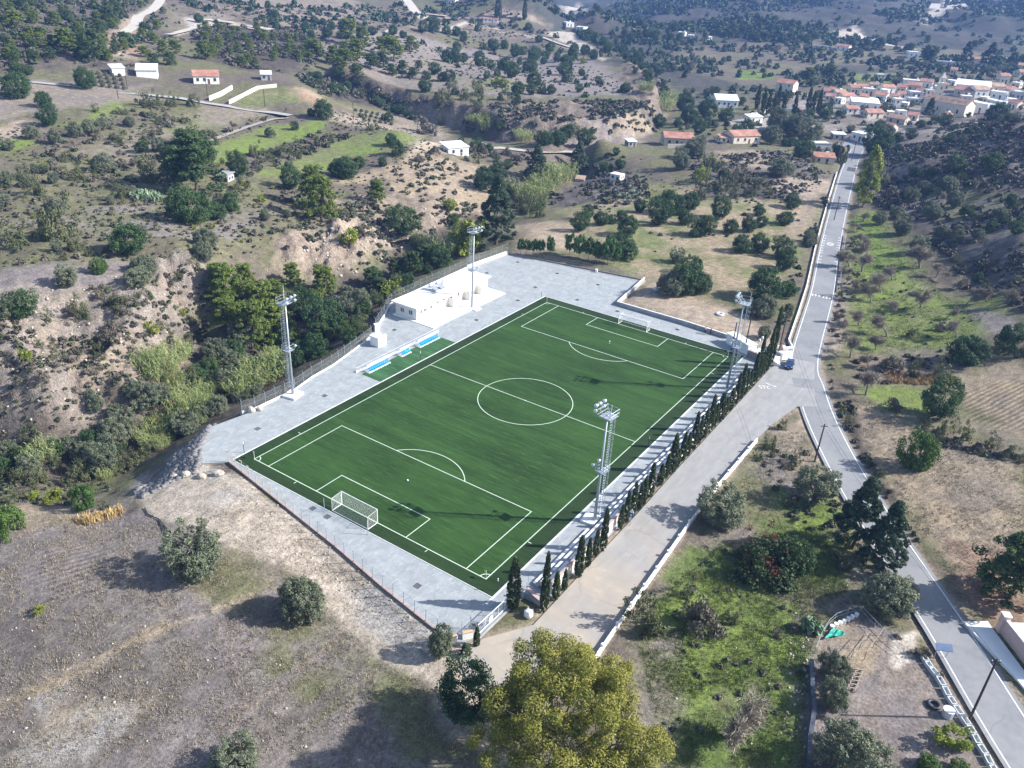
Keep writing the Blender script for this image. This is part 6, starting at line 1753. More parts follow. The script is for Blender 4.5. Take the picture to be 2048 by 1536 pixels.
# hillside right of the road
grove('on the scrubby hillside right of the village road', 'C c 1410,1045,95 1500,1045,85 1640,1045,150 1850,1025,180 1960,1225,110 1990,1395,120 1840,1375,100 1700,1285,110 1300,850,90 1380,830,90 1580,760,110 1880,740,180 1440,760,80 1600,860,80 | o 1600,1135,150 1450,1155,120 1380,1205,120 1500,1305,150 1640,1235,150 1330,1395,150 1650,1415,120 1420,1500,150 1300,1290,120 1200,1330,110 1560,1420,120 1760,1420,110 1900,1290,110 1350,1180,110 | y 1680,1065,65 1200,960,50 1580,830,60 | a 1760,1130,100 1100,1310,90 1090,1440,100 1060,1530,110 1850,1160,90 1540,1200,100 | g 1250,1185,170 1280,1060,80 1200,1040,80 1800,1080,90 1960,1060,110 1560,1020,70', .95, .74)
grove('in the green almond orchard', 'F a 1100,145,130 1030,115,120 1150,325,110 1210,265,120 1285,375,80 1280,195,110 1440,130,150 1530,175,100 1440,355,120 1630,235,90 1700,335,100 1825,315,100 1930,330,100 1590,410,80 1250,528,130 1650,528,110 1080,455,110 1140,695,100 1120,875,160 1000,60,110 1060,60,110 960,170,80 1000,560,80 1180,600,90', .85, 1.3)
one('F', 'a', 1030, 655, 160, 'bare almond with green undergrowth nearest the road junction')
one('F', 'G', 1380, 520, 100, 'small dark round bush alone on the almond orchard grass')
one('F', 'g', 1560, 485, 110, 'low brown bush by the rubble among the almonds')
one('F', 'c', 1700, 690, 240, 'dark carob under the slope at the orchard end, left of a pair', .8)
one('F', 'c', 1960, 630, 260, 'dark carob under the slope at the orchard end, right of a pair', .8)
one('F', 'c', 1525, 1005, 240, 'large round carob alone beside the ploughed field')
one('F', 'g', 1290, 955, 120, 'rust-brown bush left of the large round carob', 1.2)
one('F', 'b', 1420, 1310, 230, 'ragged green tree leaning beside the lower field bank', 1.4)
one('F', 'g', 1250, 715, 150, 'dark grey bush heap at the end of the almond orchard')
grove('on the field bank beside the junction', 'F G 970,280,70 960,185,60 1320,700,90 1450,690,90 1400,760,120 1550,760,120 1700,1130,110 1850,1170,110 1950,1230,100 1580,1080,110 1480,1040,90 990,960,60 1010,1040,60 1040,1120,60')
# ravine beside the yard
grove('in the ravine thicket beside the yard fence', 'D p 1340,330,210 1330,500,180 1500,480,240 1450,260,140 1720,240,120 1900,310,190 1480,620,240 1380,420,170 1620,380,170 1600,560,200 1280,240,120 | c 1900,540,250 1680,610,180 1780,420,170 1850,650,170 1750,700,150 | o 1990,440,170 1420,600,150 1270,680,150 1330,700,130')
grove('in the reed bed along the ravine floor', 'D r 930,780,200 1000,710,190 880,720,150 1040,660,150 1100,1010,190 1060,930,150 1150,950,140 920,1090,140 880,1150,110 260,1260,160 200,1290,130 1450,850,200 1560,790,200 1650,730,150 1500,780,160 1400,870,150 1600,690,120 1220,860,110 940,1170,100 980,1130,90 1000,820,130 830,1130,100 1200,900,110')
grove('in the dark thicket on the ravine floor', 'D o 850,950,190 660,1160,200 480,1260,140 600,1340,210 180,1340,130 60,1270,150 400,1200,120 720,1090,150 790,880,130 950,920,130 | G 760,1310,180 900,1000,130 1180,760,160 1100,820,150 1260,700,140 330,1290,140 500,1380,160 100,1380,150 250,1390,150 400,1400,140 850,1230,110 1020,800,110 | c 560,1200,150 660,1280,150 320,1220,120 30,1340,120 1150,800,130 1230,780,120')
one('D', 'o', 405, 240, 125, 'grey olive on the flat ledge, lower of two')
one('D', 'b', 590, 152, 105, 'green bushy tree on the flat ledge, upper of two', 1.2)
one('D', 'o', 850, 175, 150, 'olive at the rim above the eroded bank')
one('D', 'o', 830, 265, 180, 'wide grey-green bush at the rim just under the olive', .7)
one('D', 'c', 130, 410, 180, 'dark carob at the left end of the flat ledge, larger')
one('D', 'o', 30, 400, 130, 'grey-green tree left of the larger carob on the ledge')
one('D', 'o', 1190, 85, 130, 'olive above the rim, next to the pines')
grove('on the eroded bank across the ravine', 'D o 580,970,100 690,1020,105 540,900,70 | G 280,440,80 700,395,110 640,360,100 880,330,80 560,610,110 500,450,130 1060,210,80 1150,140,80 | g 740,420,100 590,300,90 620,560,110 450,400,90 970,390,60 600,250,60 540,250,60 680,330,90 930,620,70 150,690,90 270,800,90 130,830,80 60,640,60 310,540,60 420,700,90 560,560,80 650,480,90 730,340,100 850,360,60 1000,220,60 940,480,90 1000,580,80 820,440,60 | y 160,680,90 900,520,90 1080,430,50')
one('D', 'b', 500, 1530, 170, 'leafy green tree at the edge of the near dry field', 1.35)
grove('on the verge above the near dry field', 'D y 200,1475,80 330,1480,100 280,1500,70 | G 100,1470,110 420,1470,90 50,1500,90 630,1530,80')
one('G', 'b', 55, 190, 190, 'leafy green tree at the left edge of the near dry field', 1.4)
one('G', 'o', 1150, 440, 330, 'silvery olive in the near dry field, left of the pair', .8)
one('G', 'o', 1770, 680, 260, 'silvery olive in the near dry field, right of the pair', 1.15)
one('G', 'y', 225, 640, 85, 'tiny yellow-tinged bush in the near dry field', .6)
one('G', 'o', 1370, 1590, 260, 'olive bush cut by the lower photo edge in the dry field', .8)
# by the clubhouse
grove('crowding the fence behind the clubhouse', 'E c 590,120,150 420,240,120 150,420,120 100,500,110 60,560,100 | o 130,380,150 60,330,120 | d 450,170,140 340,180,110 520,100,120 250,300,110 200,250,120 | r 640,60,150 720,30,140 560,50,120 500,0,120 790,20,100 | G 150,480,110 260,340,110')
one('E', 'y', 320, 295, 130, 'bright lime-green bush over the fence behind the clubhouse', 1.1)
one('E', 'y', 760, 55, 200, 'yellow-green tree behind the clubhouse floodlight', 1.4)
one('E', 'o', 1950, 285, 170, 'grey-green olive at the corner of the bare dirt field', 1.0)
one('E', 'c', 2030, 290, 190, 'dark carob right of the olive at the bare dirt field corner', 1.15)
grove('in the row of saplings behind the far fence', 'B u 1075,1492,60 1110,1492,62 1150,1500,66 1190,1500,62 1245,1510,78 | @E u 1360,45,95 1415,65,90 1470,70,90 1520,85,90 1580,100,110 1620,95,90', 1.75, .8)
one('E', 'c', 1690, 70, 140, 'broad carob right behind the end of the sapling row', 1.0)
# near right
one('I', 'k', 1040, 290, 260, 'tall dark conifer covering the main road, upper of two', 1.18)
one('I', 'k', 1200, 390, 240, 'dark conifer leaning over the main road, lower of two', 1.1)
one('F', 'o', 800, 1490, 250, 'silvery olive between the two roads, beside the conifers', .9)
one('F', 'o', 270, 1640, 270, 'silvery olive at the low white roadside wall', .9)
one('I', 'o', 1240, 650, 330, 'wide grey-green olive shading the main road', .85)
one('I', 'g', 150, 740, 270, 'tangled bare grey shrub in the green plot', 1.4)
one('I', 'c', 700, 420, 220, 'dark green tree right behind the red-leaved bush', .9)
one('I', 'a', 290, 1400, 380, 'bare spreading tree in the green plot, lower one', .8)
one('I', 'o', 930, 1030, 190, 'narrow olive inside the fenced garden, upper of a row', 1.1)
one('I', 'o', 905, 1200, 190, 'narrow olive inside the fenced garden, lower of a row', 1.1)
one('I', 'o', 1010, 1590, 420, 'wide grey olive at the garden wall end', .8)
one('I', 'y', 1600, 1420, 220, 'yellow-green spiky bush by the garden tanks', .7)
one('I', 'b', 1480, 1570, 150, 'green bush in the garden, left of the smaller one', .8)
one('I', 'b', 1650, 1570, 130, 'green bush in the garden, right one by the tank wall', .8)
one('I', 'd', 1960, 600, 400, 'dark pine at the right photo edge above the drive', 1.0)
one('I', 'g', 1440, 900, 110, 'small grey bush beside the blue sign panel')
one('H', 'c', 748, 1275, 355, 'dense dark carob in front of the yellow eucalyptus', 1.0)
one('H', 'o', 600, 905, 190, 'small silvery olive by the ochre-capped gate wall', 1.2)
one('H', 'G', 1830, 790, 330, 'dark round bush at the end of the low roadside wall', 1.0)
one('H', 'k', 752, 882, 75, 'little conifer by the gate wall, bushier one', .65)
grove('along the verge between wall and green plot', 'I G 60,560,150 320,700,140 1000,390,120 1380,200,110 1440,330,110 1000,240,130 960,330,100 | @F G 560,1180,110 620,1060,90 700,1270,100 500,1240,80 1100,1240,100 1080,1330,110 | @I g 600,780,80 700,740,90 820,680,70 1300,780,60 1480,880,70 1560,1010,60')

# bushes and trees strewn through each part of the country
def strew(zone, poly, n, mix, seed, keep=1.0, cl=22.):
    P = pxl(poly)
    xs = [p[0] for p in P]; ys = [p[1] for p in P]
    rs = np.random.RandomState(seed)
    got = 0
    for _ in range(60):
        X = rs.uniform(min(xs), max(xs), 4000); Y = rs.uniform(min(ys), max(ys), 4000)
        ok = poly_sd(P, X, Y) < 0
        dens = fbm(X, Y, 1 / cl, 3, seed % 97)
        ok &= rs.rand(4000) < np.clip((dens - (.36 if cl < 50 else .42)) * (5 if cl < 50 else 7), .04, 1) * keep
        for x, y in zip(X[ok], Y[ok]):
            if got >= n: break
            k, lo, hi, wt = mix[int(np.searchsorted(np.cumsum([q[3] for q in mix]) / sum(q[3] for q in mix), rs.rand()))]
            ALL.append(dict(kind=k, x=float(x), y=float(y), w=lo + (hi - lo) * rs.rand() ** 1.6, hs=1.0, zone=zone, u=None, label=None, strewn=True))
            got += 1
        if got >= n: break
S1 = [('g', .7, 2.2, 6), ('G', .9, 2.6, 3)]
strew('on the eroded bank across the ravine', '0,600 200,575 330,545 400,540 420,640 380,700 330,770 240,850 100,900 0,900', 430, [('g', .6, 1.9, 7), ('G', .7, 2.1, 3)], 11)
strew('on the pink bank above the ravine pines', '440,470 640,420 800,400 950,410 960,440 860,470 740,550 640,540 560,540', 420, S1, 12)
strew('on the dirt cuttings below the farm shed', '700,380 860,310 980,330 1000,400 900,420', 130, S1, 13)
strew('in the ravine thicket beside the yard fence', '400,720 520,620 650,580 730,600 740,660 620,715 540,770', 70, [('d', 3, 6, 3), ('p', 3, 5.5, 4), ('G', 2, 4, 3), ('c', 3, 5, 2)], 14)
strew('in the dark thicket on the ravine floor', '0,890 120,890 280,850 400,760 500,730 520,790 400,850 300,915 210,965 0,970', 120, [('G', 1.8, 3.6, 5), ('o', 2.5, 5, 3), ('c', 2.5, 4.5, 2), ('r', 2.5, 4, 3)], 15)
strew('crowding the fence behind the clubhouse', '745,590 830,540 940,480 990,490 900,530 800,570 750,620', 60, [('c', 2.5, 5, 3), ('d', 3, 5, 3), ('G', 2, 4, 3), ('r', 3, 4.5, 2)], 16)
strew('along the gorge and below the cliff', '590,150 700,165 900,205 980,240 1010,280 900,245 760,222 640,190', 330, [('G', 2, 5, 5), ('g', 2, 4, 5), ('c', 3, 5.5, 2)], 17)
strew('on the cliff face', '980,210 1100,205 1200,204 1310,225 1310,265 1200,283 1010,282', 520, [('g', 1.2, 3.6, 6), ('G', 1.4, 3.8, 4)], 18)
strew('on the stony plateau above the cliff', '640,95 760,70 1000,110 1130,105 1290,190 1180,195 1000,190 780,150', 120, [('c', 3.5, 6.5, 3), ('G', 1.5, 3, 4), ('g', 1.2, 2.5, 4)], 19)
strew('in the dark scrub above the pine belt', '380,60 480,45 600,65 650,110 590,150 480,140 400,110', 520, [('g', 2, 4.5, 6), ('G', 2, 4.5, 3), ('p', 4, 6, 1)], 20)
strew('on the dark hill above the upper left houses', '0,0 330,0 330,60 200,140 0,160', 700, [('g', 1.5, 4, 6), ('G', 2, 4.5, 4), ('p', 3, 5.5, 1.2), ('d', 3, 6, .8), ('c', 3, 5, 1.2)], 21)
strew('on the high ridge along the top', '330,0 900,0 1060,45 1150,90 1000,60 800,60 600,90 400,50', 620, [('g', 2, 4.5, 4), ('G', 2.5, 5, 4), ('c', 4, 7, 3)], 22)
strew('scattered over the upper left terraces', '0,350 200,340 420,320 500,370 640,380 700,420 540,480 380,520 180,520 0,540', 330, [('g', .8, 2.4, 6), ('G', 1.0, 2.6, 4), ('y', 1, 1.8, 1), ('o', 2.5, 4, .5)], 23)
strew('along the terrace banks below the field road', '200,230 330,215 420,250 520,235 560,220 500,270 400,310 300,340 200,350 60,360 60,320', 240, [('g', 1.5, 3.5, 6), ('G', 1.5, 4, 4), ('a', 3, 4.5, 1)], 24)
strew('along the long bank between the two green terraces', '470,330 560,295 640,265 720,255 700,280 600,320 520,350 480,360', 170, [('g', 1.5, 3.2, 5), ('G', 1.5, 3.5, 5)], 25)
strew('round the white farm shed and its track', '870,280 980,300 1100,310 1250,310 1240,345 1100,350 960,340', 130, [('g', 1.2, 3, 5), ('G', 1.5, 3.5, 4), ('c', 3, 5, 1)], 26)
strew('on the rocky spur beside the upper ravine', '1090,395 1200,330 1290,345 1300,400 1200,420 1120,425', 170, [('g', 1.2, 2.6, 6), ('G', 1.2, 3, 3)], 27)
strew('on the knoll below the orange-roofed houses', '1380,335 1440,315 1560,305 1640,345 1640,370 1560,400 1440,405 1390,395', 330, [('g', 1.0, 2.4, 7), ('G', 1.2, 3, 3)], 28)
strew('on the scrubby hillside right of the village road', '1730,320 1830,280 1940,245 2060,225 2070,640 1960,600 1900,520 1800,430 1730,400', 2600, [('g', 1.0, 2.8, 9), ('G', 1.2, 3.0, 2.4), ('o', 2.5, 4, .12), ('c', 2.5, 4, .12)], 29)
strew('along the roadside and gardens near the village entrance', '1330,240 1440,250 1560,270 1680,300 1680,330 1580,310 1450,290 1330,290', 70, [('c', 3.5, 6, 4), ('o', 3, 5.5, 4), ('G', 1.5, 3, 3)], 30)
strew('in the village gardens', '1330,195 1500,170 1640,175 1800,165 2060,160 2060,235 1950,240 1820,265 1700,290 1560,260 1400,240', 210, [('c', 3, 5, 5), ('o', 3, 5, 3), ('d', 4, 5.5, 1), ('G', 2, 3.5, 3)], 31)
strew('in the orchards beyond the village', '1180,110 1350,95 1600,95 1800,110 2060,130 2060,165 1800,170 1640,175 1450,185 1330,190', 620, [('c', 3.5, 6, 6), ('o', 3.5, 5.5, 4), ('G', 2, 4, 2)], 32, cl=60.)
strew('on the wooded slope behind the gorge', '1150,70 1260,60 1350,95 1340,190 1330,240 1290,170 1230,120', 380, [('c', 4, 7, 5), ('d', 4, 7, 3), ('G', 2.5, 5, 4)], 33, cl=110.)
strew('on the far wooded hills', '1060,10 1250,20 1500,20 1800,20 2060,20 2060,130 1800,105 1600,92 1350,92 1150,72 1100,40', 4000, [('c', 4, 8, 6), ('d', 4, 8, 4), ('G', 3, 6, 5)], 34, cl=110.)
strew('on the far wooded hills', '1000,-8 1300,-12 1700,-12 2060,-8 2060,22 1500,22 1200,20 1050,10', 2300, [('c', 6, 11, 6), ('d', 6, 12, 4)], 35, cl=110.)
strew('on the field bank beside the junction', '1690,720 1900,700 1900,760 1720,770', 40, [('g', .8, 2, 6), ('G', .8, 2.2, 2)], 36)
strew('along the dark ditch beside the main road', '1676,800 1700,800 1730,900 1800,1010 1860,1130 1840,1140 1720,960 1690,880', 110, [('g', .7, 1.8, 6), ('G', .8, 2, 3)], 37)
strew('along the lower field bank', '1830,845 1930,885 2047,912 2047,930 1920,905 1840,875', 70, [('g', .7, 1.8, 6), ('G', .8, 2, 3)], 38)
strew('between the two roads', '1540,880 1580,850 1610,900 1680,1000 1700,1060 1600,1060 1520,960', 60, [('g', .6, 1.6, 5), ('G', .7, 1.8, 3)], 39)
strew('beside the straight road wall', '1590,520 1640,400 1660,390 1600,560 1570,690 1545,690', 60, [('g', .8, 2.0, 5), ('G', .9, 2.4, 4), ('o', 2, 3.5, 1)], 40)
strew('along the road verge below the orchard', '1655,690 1690,560 1712,420 1725,430 1715,560 1690,690 1665,790', 60, [('g', .7, 1.8, 6), ('a', 2.5, 4, 1)], 41)
strew('in the ploughed carob grove beyond the yard', '1200,420 1380,390 1600,400 1620,450 1540,560 1400,570 1300,540', 22, [('g', .8, 1.6, 3), ('G', 1, 2, 3)], 42)
strew('in the green almond orchard', '1700,430 1790,500 1900,600 1960,640 1850,690 1740,690 1700,560', 50, [('g', .5, 1.2, 5), ('G', .6, 1.2, 2)], 43)
strew('in the green plot', '1300,1210 1440,1100 1600,1100 1600,1500 1330,1500', 60, [('g', .4, 1.0, 5), ('G', .4, 1.2, 3)], 44)
strew('on the bank below the dry field verge', '0,960 220,960 250,1000 120,1010 0,1010', 60, [('G', .8, 2, 5), ('g', .7, 1.6, 4)], 45)
S2 = [('g', .35, 1.1, 5), ('G', .4, 1.2, 6), ('y', .4, .9, .6)]
strew('scattered over the upper left terraces', '0,260 200,230 420,230 640,215 860,260 860,330 700,420 540,490 380,530 180,530 0,540', 2600, S2, 46)
strew('on the eroded bank across the ravine', '0,600 200,575 330,545 400,540 420,640 380,700 330,770 240,850 100,900 0,900', 260, S2, 47)
strew('on the stony plateau above the cliff', '640,95 760,70 1000,110 1130,105 1290,190 1180,195 1000,190 780,150', 700, [('g', .8, 1.8, 5), ('G', .8, 1.8, 6)], 48)
strew('on the knoll below the orange-roofed houses', '1200,330 1440,310 1580,300 1660,345 1660,370 1560,410 1440,410 1300,430 1150,430', 600, S2, 49)
strew('on the high ridge along the top', '0,0 900,0 1060,45 1150,90 1000,110 800,60 640,100 330,130 0,150', 1400, [('g', 1, 2.4, 5), ('G', 1, 2.4, 5)], 51)

# keep clear of what is built, and of each other
AVX = np.array(AVOID)
keep = []
CLEAR = [pxl(s_) for s_ in ('398,305 480,272 560,252 652,245 640,260 560,288 470,313 430,326', '510,358 560,332 700,275 760,268 845,273 835,288 700,316 600,345', '430,262 530,222 420,225 330,262 300,300', '480,205 525,180 600,185 640,205', '20,560 200,530 310,545 260,570 60,585')]
from collections import defaultdict
cell = defaultdict(list)
AX, AY = np.array([q['x'] for q in ALL]), np.array([q['y'] for q in ALL])
cl_ = np.zeros(len(ALL), bool)
for P_ in CLEAR: cl_ |= poly_sd(P_, AX, AY) < .5
PALE_T = [([att(t_, *map(float, q.split(','))) for q in s_.split()], w_ * 1.5) for t_, s_, w_ in (('A', '945,-20 930,20 880,70 815,95 790,150 730,200', 4.5), ('A', '1090,98 1160,108 1260,125 1370,145', 5), ('A', '980,205 1080,185 1180,155 1290,140 1400,142 1490,160 1600,188', 4), ('B', '380,0 430,50 470,95 560,105 640,112', 6), ('B', '0,210 80,205 200,190 320,178', 3), ('B', '610,195 690,170 750,140', 4), ('C', '1075,200 1105,235 1200,255 1300,280 1400,296', 4), ('C', '1460,115 1540,80 1640,50 1760,0', 9), ('C', '520,15 600,18 690,10', 6))]
for P_, w_ in PALE_T: cl_ |= line_d(P_, AX, AY) < w_ * .5 + 2.5
yd_, sd_, rd_ = poly_sd(YARD, AX, AY), poly_sd(SIDE_ROAD, AX, AY), line_d(ROAD_C, AX, AY)
for q, c_, a_, b_, d_ in zip(ALL, cl_, yd_, sd_, rd_): q['clear'], q['yd'], q['sd'], q['rd'] = c_, a_, b_, d_
for q in sorted(ALL, key=lambda q: (q.get('strewn', False), -q['w'])):
    if q.get('strewn') or q['label'] is None:
        if q['yd'] < (.5 + q['w'] * .38 if q.get('strewn') else .2) or q['sd'] < .3 + q['w'] * .35: continue
        if q['rd'] < ROAD_W / 2 + .3 + q['w'] * (.4 if q.get('strewn') else .2): continue
        if q.get('strewn') and len(AVX) and np.min(np.hypot(AVX[:, 0] - q['x'], AVX[:, 1] - q['y']) - AVX[:, 2]) < q['w'] * .5: continue
    if (q.get('strewn') or q['kind'] in 'gG' or (q['clear'] and q['label'] is None and q['kind'] in 'pd')) and q['clear']: continue
    if q.get('strewn'):
        ci, cj = int(q['x'] // 8), int(q['y'] // 8)
        bad = False
        for a in (-1, 0, 1):
            for b_ in (-1, 0, 1):
                for (x2, y2, w2) in cell[(ci + a, cj + b_)]:
                    if math.hypot(x2 - q['x'], y2 - q['y']) < (w2 + q['w']) * .30: bad = True; break
        if bad: continue
    cell[(int(q['x'] // 8), int(q['y'] // 8))].append((q['x'], q['y'], q['w']))
    keep.append(q)
for q in keep:
    dd = math.sqrt((q['x'] - CAM[0]) ** 2 + (q['y'] - CAM[1]) ** 2 + (CAM[2]) ** 2)
    q['app'] = q['w'] / dd * (30 if q['label'] else 1)
    d_ = RM.T @ np.array([q['x'] - CAM[0], q['y'] - CAM[1], G(q['x'], q['y']) - CAM[2]])
    q['uu'] = 1024 - F_PX * d_[0] / d_[2]; q['vv'] = 768 + F_PX * d_[1] / d_[2]
    if not (-60 < q['uu'] < 2108 and -80 < q['vv'] < 1640): q['app'] *= .02
by = defaultdict(list)
for q in keep: by[KINDS[q['kind']]['name']].append(q)
singles, mass = [], []
for nm, L_ in by.items():
    L_.sort(key=lambda q: -q['app'])
    singles += L_[:290]; mass += L_[290:]
zk = defaultdict(list)
for q in singles:
    if q['label'] is None: zk[(q['zone'], q['kind'])].append(q)
for (zn, kd_), L_ in zk.items():
    L_.sort(key=lambda q: q['uu'])
    for q in L_: q['group'] = f"{NOUN[kd_]}{'es' if NOUN[kd_].endswith('sh') else 's'} {zn}"
    for i_, q in enumerate(L_):
        if len(L_) == 1: q['label'] = f"{NOUN[kd_]}, the only one {zn}"
        elif len(L_) <= 30: q['label'] = f"{NOUN[kd_]} {zn}, {ORD[i_]} from left"
        else: q['label'] = f"{NOUN[kd_]} {zn}"
    nb_ = -(-len(L_) // 30)
    if 1 < nb_ <= 5 and len(f"{NOUN[kd_]} {zn}".split()) <= 11:
        names_ = {2: ['upper half', 'lower half'], 3: ['upper band', 'middle band', 'lower band'], 4: ['top band', 'upper band', 'lower band', 'bottom band'], 5: ['top band', 'upper band', 'middle band', 'lower band', 'bottom band']}[nb_]
        LV = sorted(L_, key=lambda q: q['vv'])
        for b_i in range(nb_):
            part_ = sorted(LV[b_i * len(LV) // nb_:(b_i + 1) * len(LV) // nb_], key=lambda q: q['uu'])
            for i_, q in enumerate(part_): q['label'] = f"{NOUN[kd_]} {zn}, {names_[b_i]}, {ORD[i_]} from left"
for q in singles:
    put(q['kind'], q['x'], q['y'], q['w'], q['label'], q.get('group'), q['hs'])

# the rest of the bushes and far trees: one mass of real leaf geometry
TINT = {'c': (.040, .070, .030), 'd': (.048, .078, .034), 'o': (.085, .10, .07), 'p': (.07, .105, .028), 'g': (.10, .09, .07), 'G': (.065, .078, .042), 'y': (.17, .2, .04), 'a': (.16, .135, .12), 'b': (.05, .1, .03), 'r': (.18, .21, .07)}
def massed(name, L_, nq, label):
    if not L_: return
    rs = np.random.RandomState(5)
    n = len(L_)
    x = np.array([q['x'] for q in L_]); y = np.array([q['y'] for q in L_]); wv = np.array([q['w'] for q in L_])
    hv = np.array([q['w'] * KINDS[q['kind']]['H'] / KINDS[q['kind']]['W'] * q['hs'] for q in L_])
    z = h0(x, y, HFULL)
    d = rs.normal(size=(n, nq, 3)); d /= np.linalg.norm(d, axis=2)[..., None]
    d[..., 2] = np.abs(d[..., 2]) * 1.0
    lump = .7 + .5 * rs.rand(n, nq)
    p = d * lump[..., None] * np.array([.5, .5, .85]) * .9
    P = np.stack([x[:, None] + p[..., 0] * wv[:, None], y[:, None] + p[..., 1] * wv[:, None], z[:, None] + .04 * hv[:, None] + p[..., 2] * hv[:, None]], -1)
    nr_ = d + rs.normal(size=d.shape) * .5
    nr_ /= np.linalg.norm(nr_, axis=2)[..., None]
    a = np.cross(nr_, rs.normal(size=d.shape)); a /= np.linalg.norm(a, axis=2)[..., None] + 1e-9
    b_ = np.cross(nr_, a)
    s = (wv[:, None, None] * (.17 + .12 * rs.rand(n, nq)[..., None])) * math.sqrt(34 / nq)
    V = np.stack([P - a * s, P + b_ * s * .8, P + a * s, P - b_ * s * .8], 2).reshape(-1, 3)
    tint = np.array([TINT[q['kind']] for q in L_]) * (.75 + .5 * rs.rand(n))[:, None]
    tc = np.repeat(tint[:, None, :] * (.65 + .75 * rs.rand(n, nq))[..., None], 4, axis=1).reshape(-1, 3)
    o = link(name, np_mesh(name, V, np.arange(len(V)).reshape(-1, 4), M_MASS, {'tint': tc}))
    tag(o, label, kind='stuff')
m, t, b = newmat('mixed_foliage')
b.inputs['Roughness'].default_value = .7
b.inputs['Specular IOR Level'].default_value = .2
at_ = t.nodes.new('ShaderNodeAttribute'); at_.attribute_name = 'tint'
t.links.new(at_.outputs['Color'], b.inputs['Base Color'])
M_MASS = m
nearm = [q for q in mass if q['app'] > .004 and q['vv'] > 60]
farm = [q for q in mass if not (q['app'] > .004 and q['vv'] > 60)]
massed('undergrowth', nearm, 44, 'low scrub and small trees covering the slopes and ravine sides')
massed('woods', farm, 24, 'distant trees and scrub dotting the far hills')
print('plants', len(ALL), len(keep), 'singles', len(singles), 'mass', len(nearm), len(farm), {k: len(v) for k, v in by.items()})

# the cypress row along the stand, from the gate outwards
ROW = [(56.6, -.3, 1.45, 9.0), (56.6, 2.6, 1.3, 4.2), (56.6, 4.9, 1.1, 3.0), (56.8, 6.5, 1.0, 3.4), (56.8, 8.3, 1.5, 6.8), (56.8, 10.9, 1.2, 4.4), (56.6, 13.5, 1.2, 4.8), (56.8, 15.3, 1.4, 7.0), (56.9, 17.0, .9, 3.0), (56.7, 19.2, 1.2, 4.0), (56.5, 21.3, 1.1, 4.2), (56.4, 23.3, 1.2, 5.6), (56.5, 25.3, 1.3, 5.6), (56.6, 27.4, 1.1, 4.4), (56.5, 29.0, 1.2, 4.6), (56.4, 31.6, 1.6, 6.4), (56.4, 33.5, 1.1, 3.6), (56.3, 35.7, 1.3, 4.2), (56.3, 38.0, 1.1, 4.4),
       (56.3, 40.2, 1.9, 7.6), (56.3, 42.6, 1.1, 3.6), (56.2, 44.8, 1.3, 5.6), (56.2, 47.0, 1.2, 4.6), (56.2, 49.4, 1.4, 6.4), (56.2, 52.0, 1.2, 5.0), (56.2, 54.4, 1.3, 5.2), (56.2, 57.0, 1.5, 6.6), (56.2, 59.6, 1.2, 4.6), (56.2, 62.2, 1.8, 6.0), (56.2, 65.0, 1.4, 4.2), (56.2, 67.6, 1.5, 5.2), (56.2, 70.4, 1.3, 7.0), (56.1, 73.2, 1.5, 7.2), (56.1, 75.8, 1.4, 5.4), (56.1, 78.4, 1.3, 4.8), (56.1, 80.8, 1.6, 6.6), (56.0, 83.2, 1.4, 10.0), (56.0, 85.4, 1.3, 5.6), (56.0, 87.4, 1.4, 6.0), (56.0, 89.4, 1.4, 10.0), (55.9, 91.8, 1.7, 15.0)]
ORDX = ORD + ['thirty-first', 'thirty-second', 'thirty-third', 'thirty-fourth', 'thirty-fifth', 'thirty-sixth', 'thirty-seventh', 'thirty-eighth', 'thirty-ninth', 'fortieth', 'forty-first']
ROW = [r for k, r in enumerate(ROW) if r[3] >= 4.2 or k in (2, 20)]
for i_, (x, y, w_, h) in enumerate(ROW):
    h *= 1.0 if y > 60 else 1.08
    lb = f"dark cypress in the row behind the stand, {ORDX[i_]} from the gate"
    if i_ == len(ROW) - 1: lb = 'tallest thin cypress, last in the row behind the stand near the blue car'
    put('x', x, y, w_ * .82, lb, 'cypresses in the row behind the stand', h / 6.2 / (w_ * .82 / 1.7), z=0)
put('x', 53.0, -2.2, 1.9, 'lone tall cypress between the sliding gate and the stand', None, 9.0 / 6.2 / (1.9 / 1.7), z=0)
xc, yc = at(953, 1291)
put('x', xc, yc, .9, 'little dark cypress by the gate wall, slimmer one', None, 2.9 / 6.2 / (.9 / 1.7), z=gz(xc, yc))
for i_, (x, y) in enumerate(((515, 665), (545, 672), (575, 680), (630, 690), (695, 690), (800, 680), (780, 640), (840, 660), (600, 640), (480, 640))):
    x_, y_ = att('C', x, y)
    put('x', x_, y_, 3.0, f'slim dark cypress in the cemetery, {ORD[sorted((515,545,575,630,695,800,780,840,600,480)).index(x)]} from the left', 'cemetery cypresses', 13 / 6.2 / (3.0 / 1.7))
# tall dark trees in the village
for x, y, w_, lb in ((1490, 395, 150, 'tallest dark tree clump in the village distance, beside the white villa'), (1700, 375, 100, 'tall dark conifer right of the tallest village clump'), (1835, 405, 120, 'tall dark conifer farthest right in the village distance'), (1485, 700, 100, 'dark conifer in front of the church wall'), (900, 480, 120, 'dark tree right of the tall cream villa'), (780, 525, 130, 'dark bushy tree left of the village row')):
    x_, y_ = ground_xy('C', x, y, w_)
    put('k' if 'conifer' in lb else 'd', x_, y_, w_ * .72 / TS * m_per_px(x_, y_), lb, None, .95)

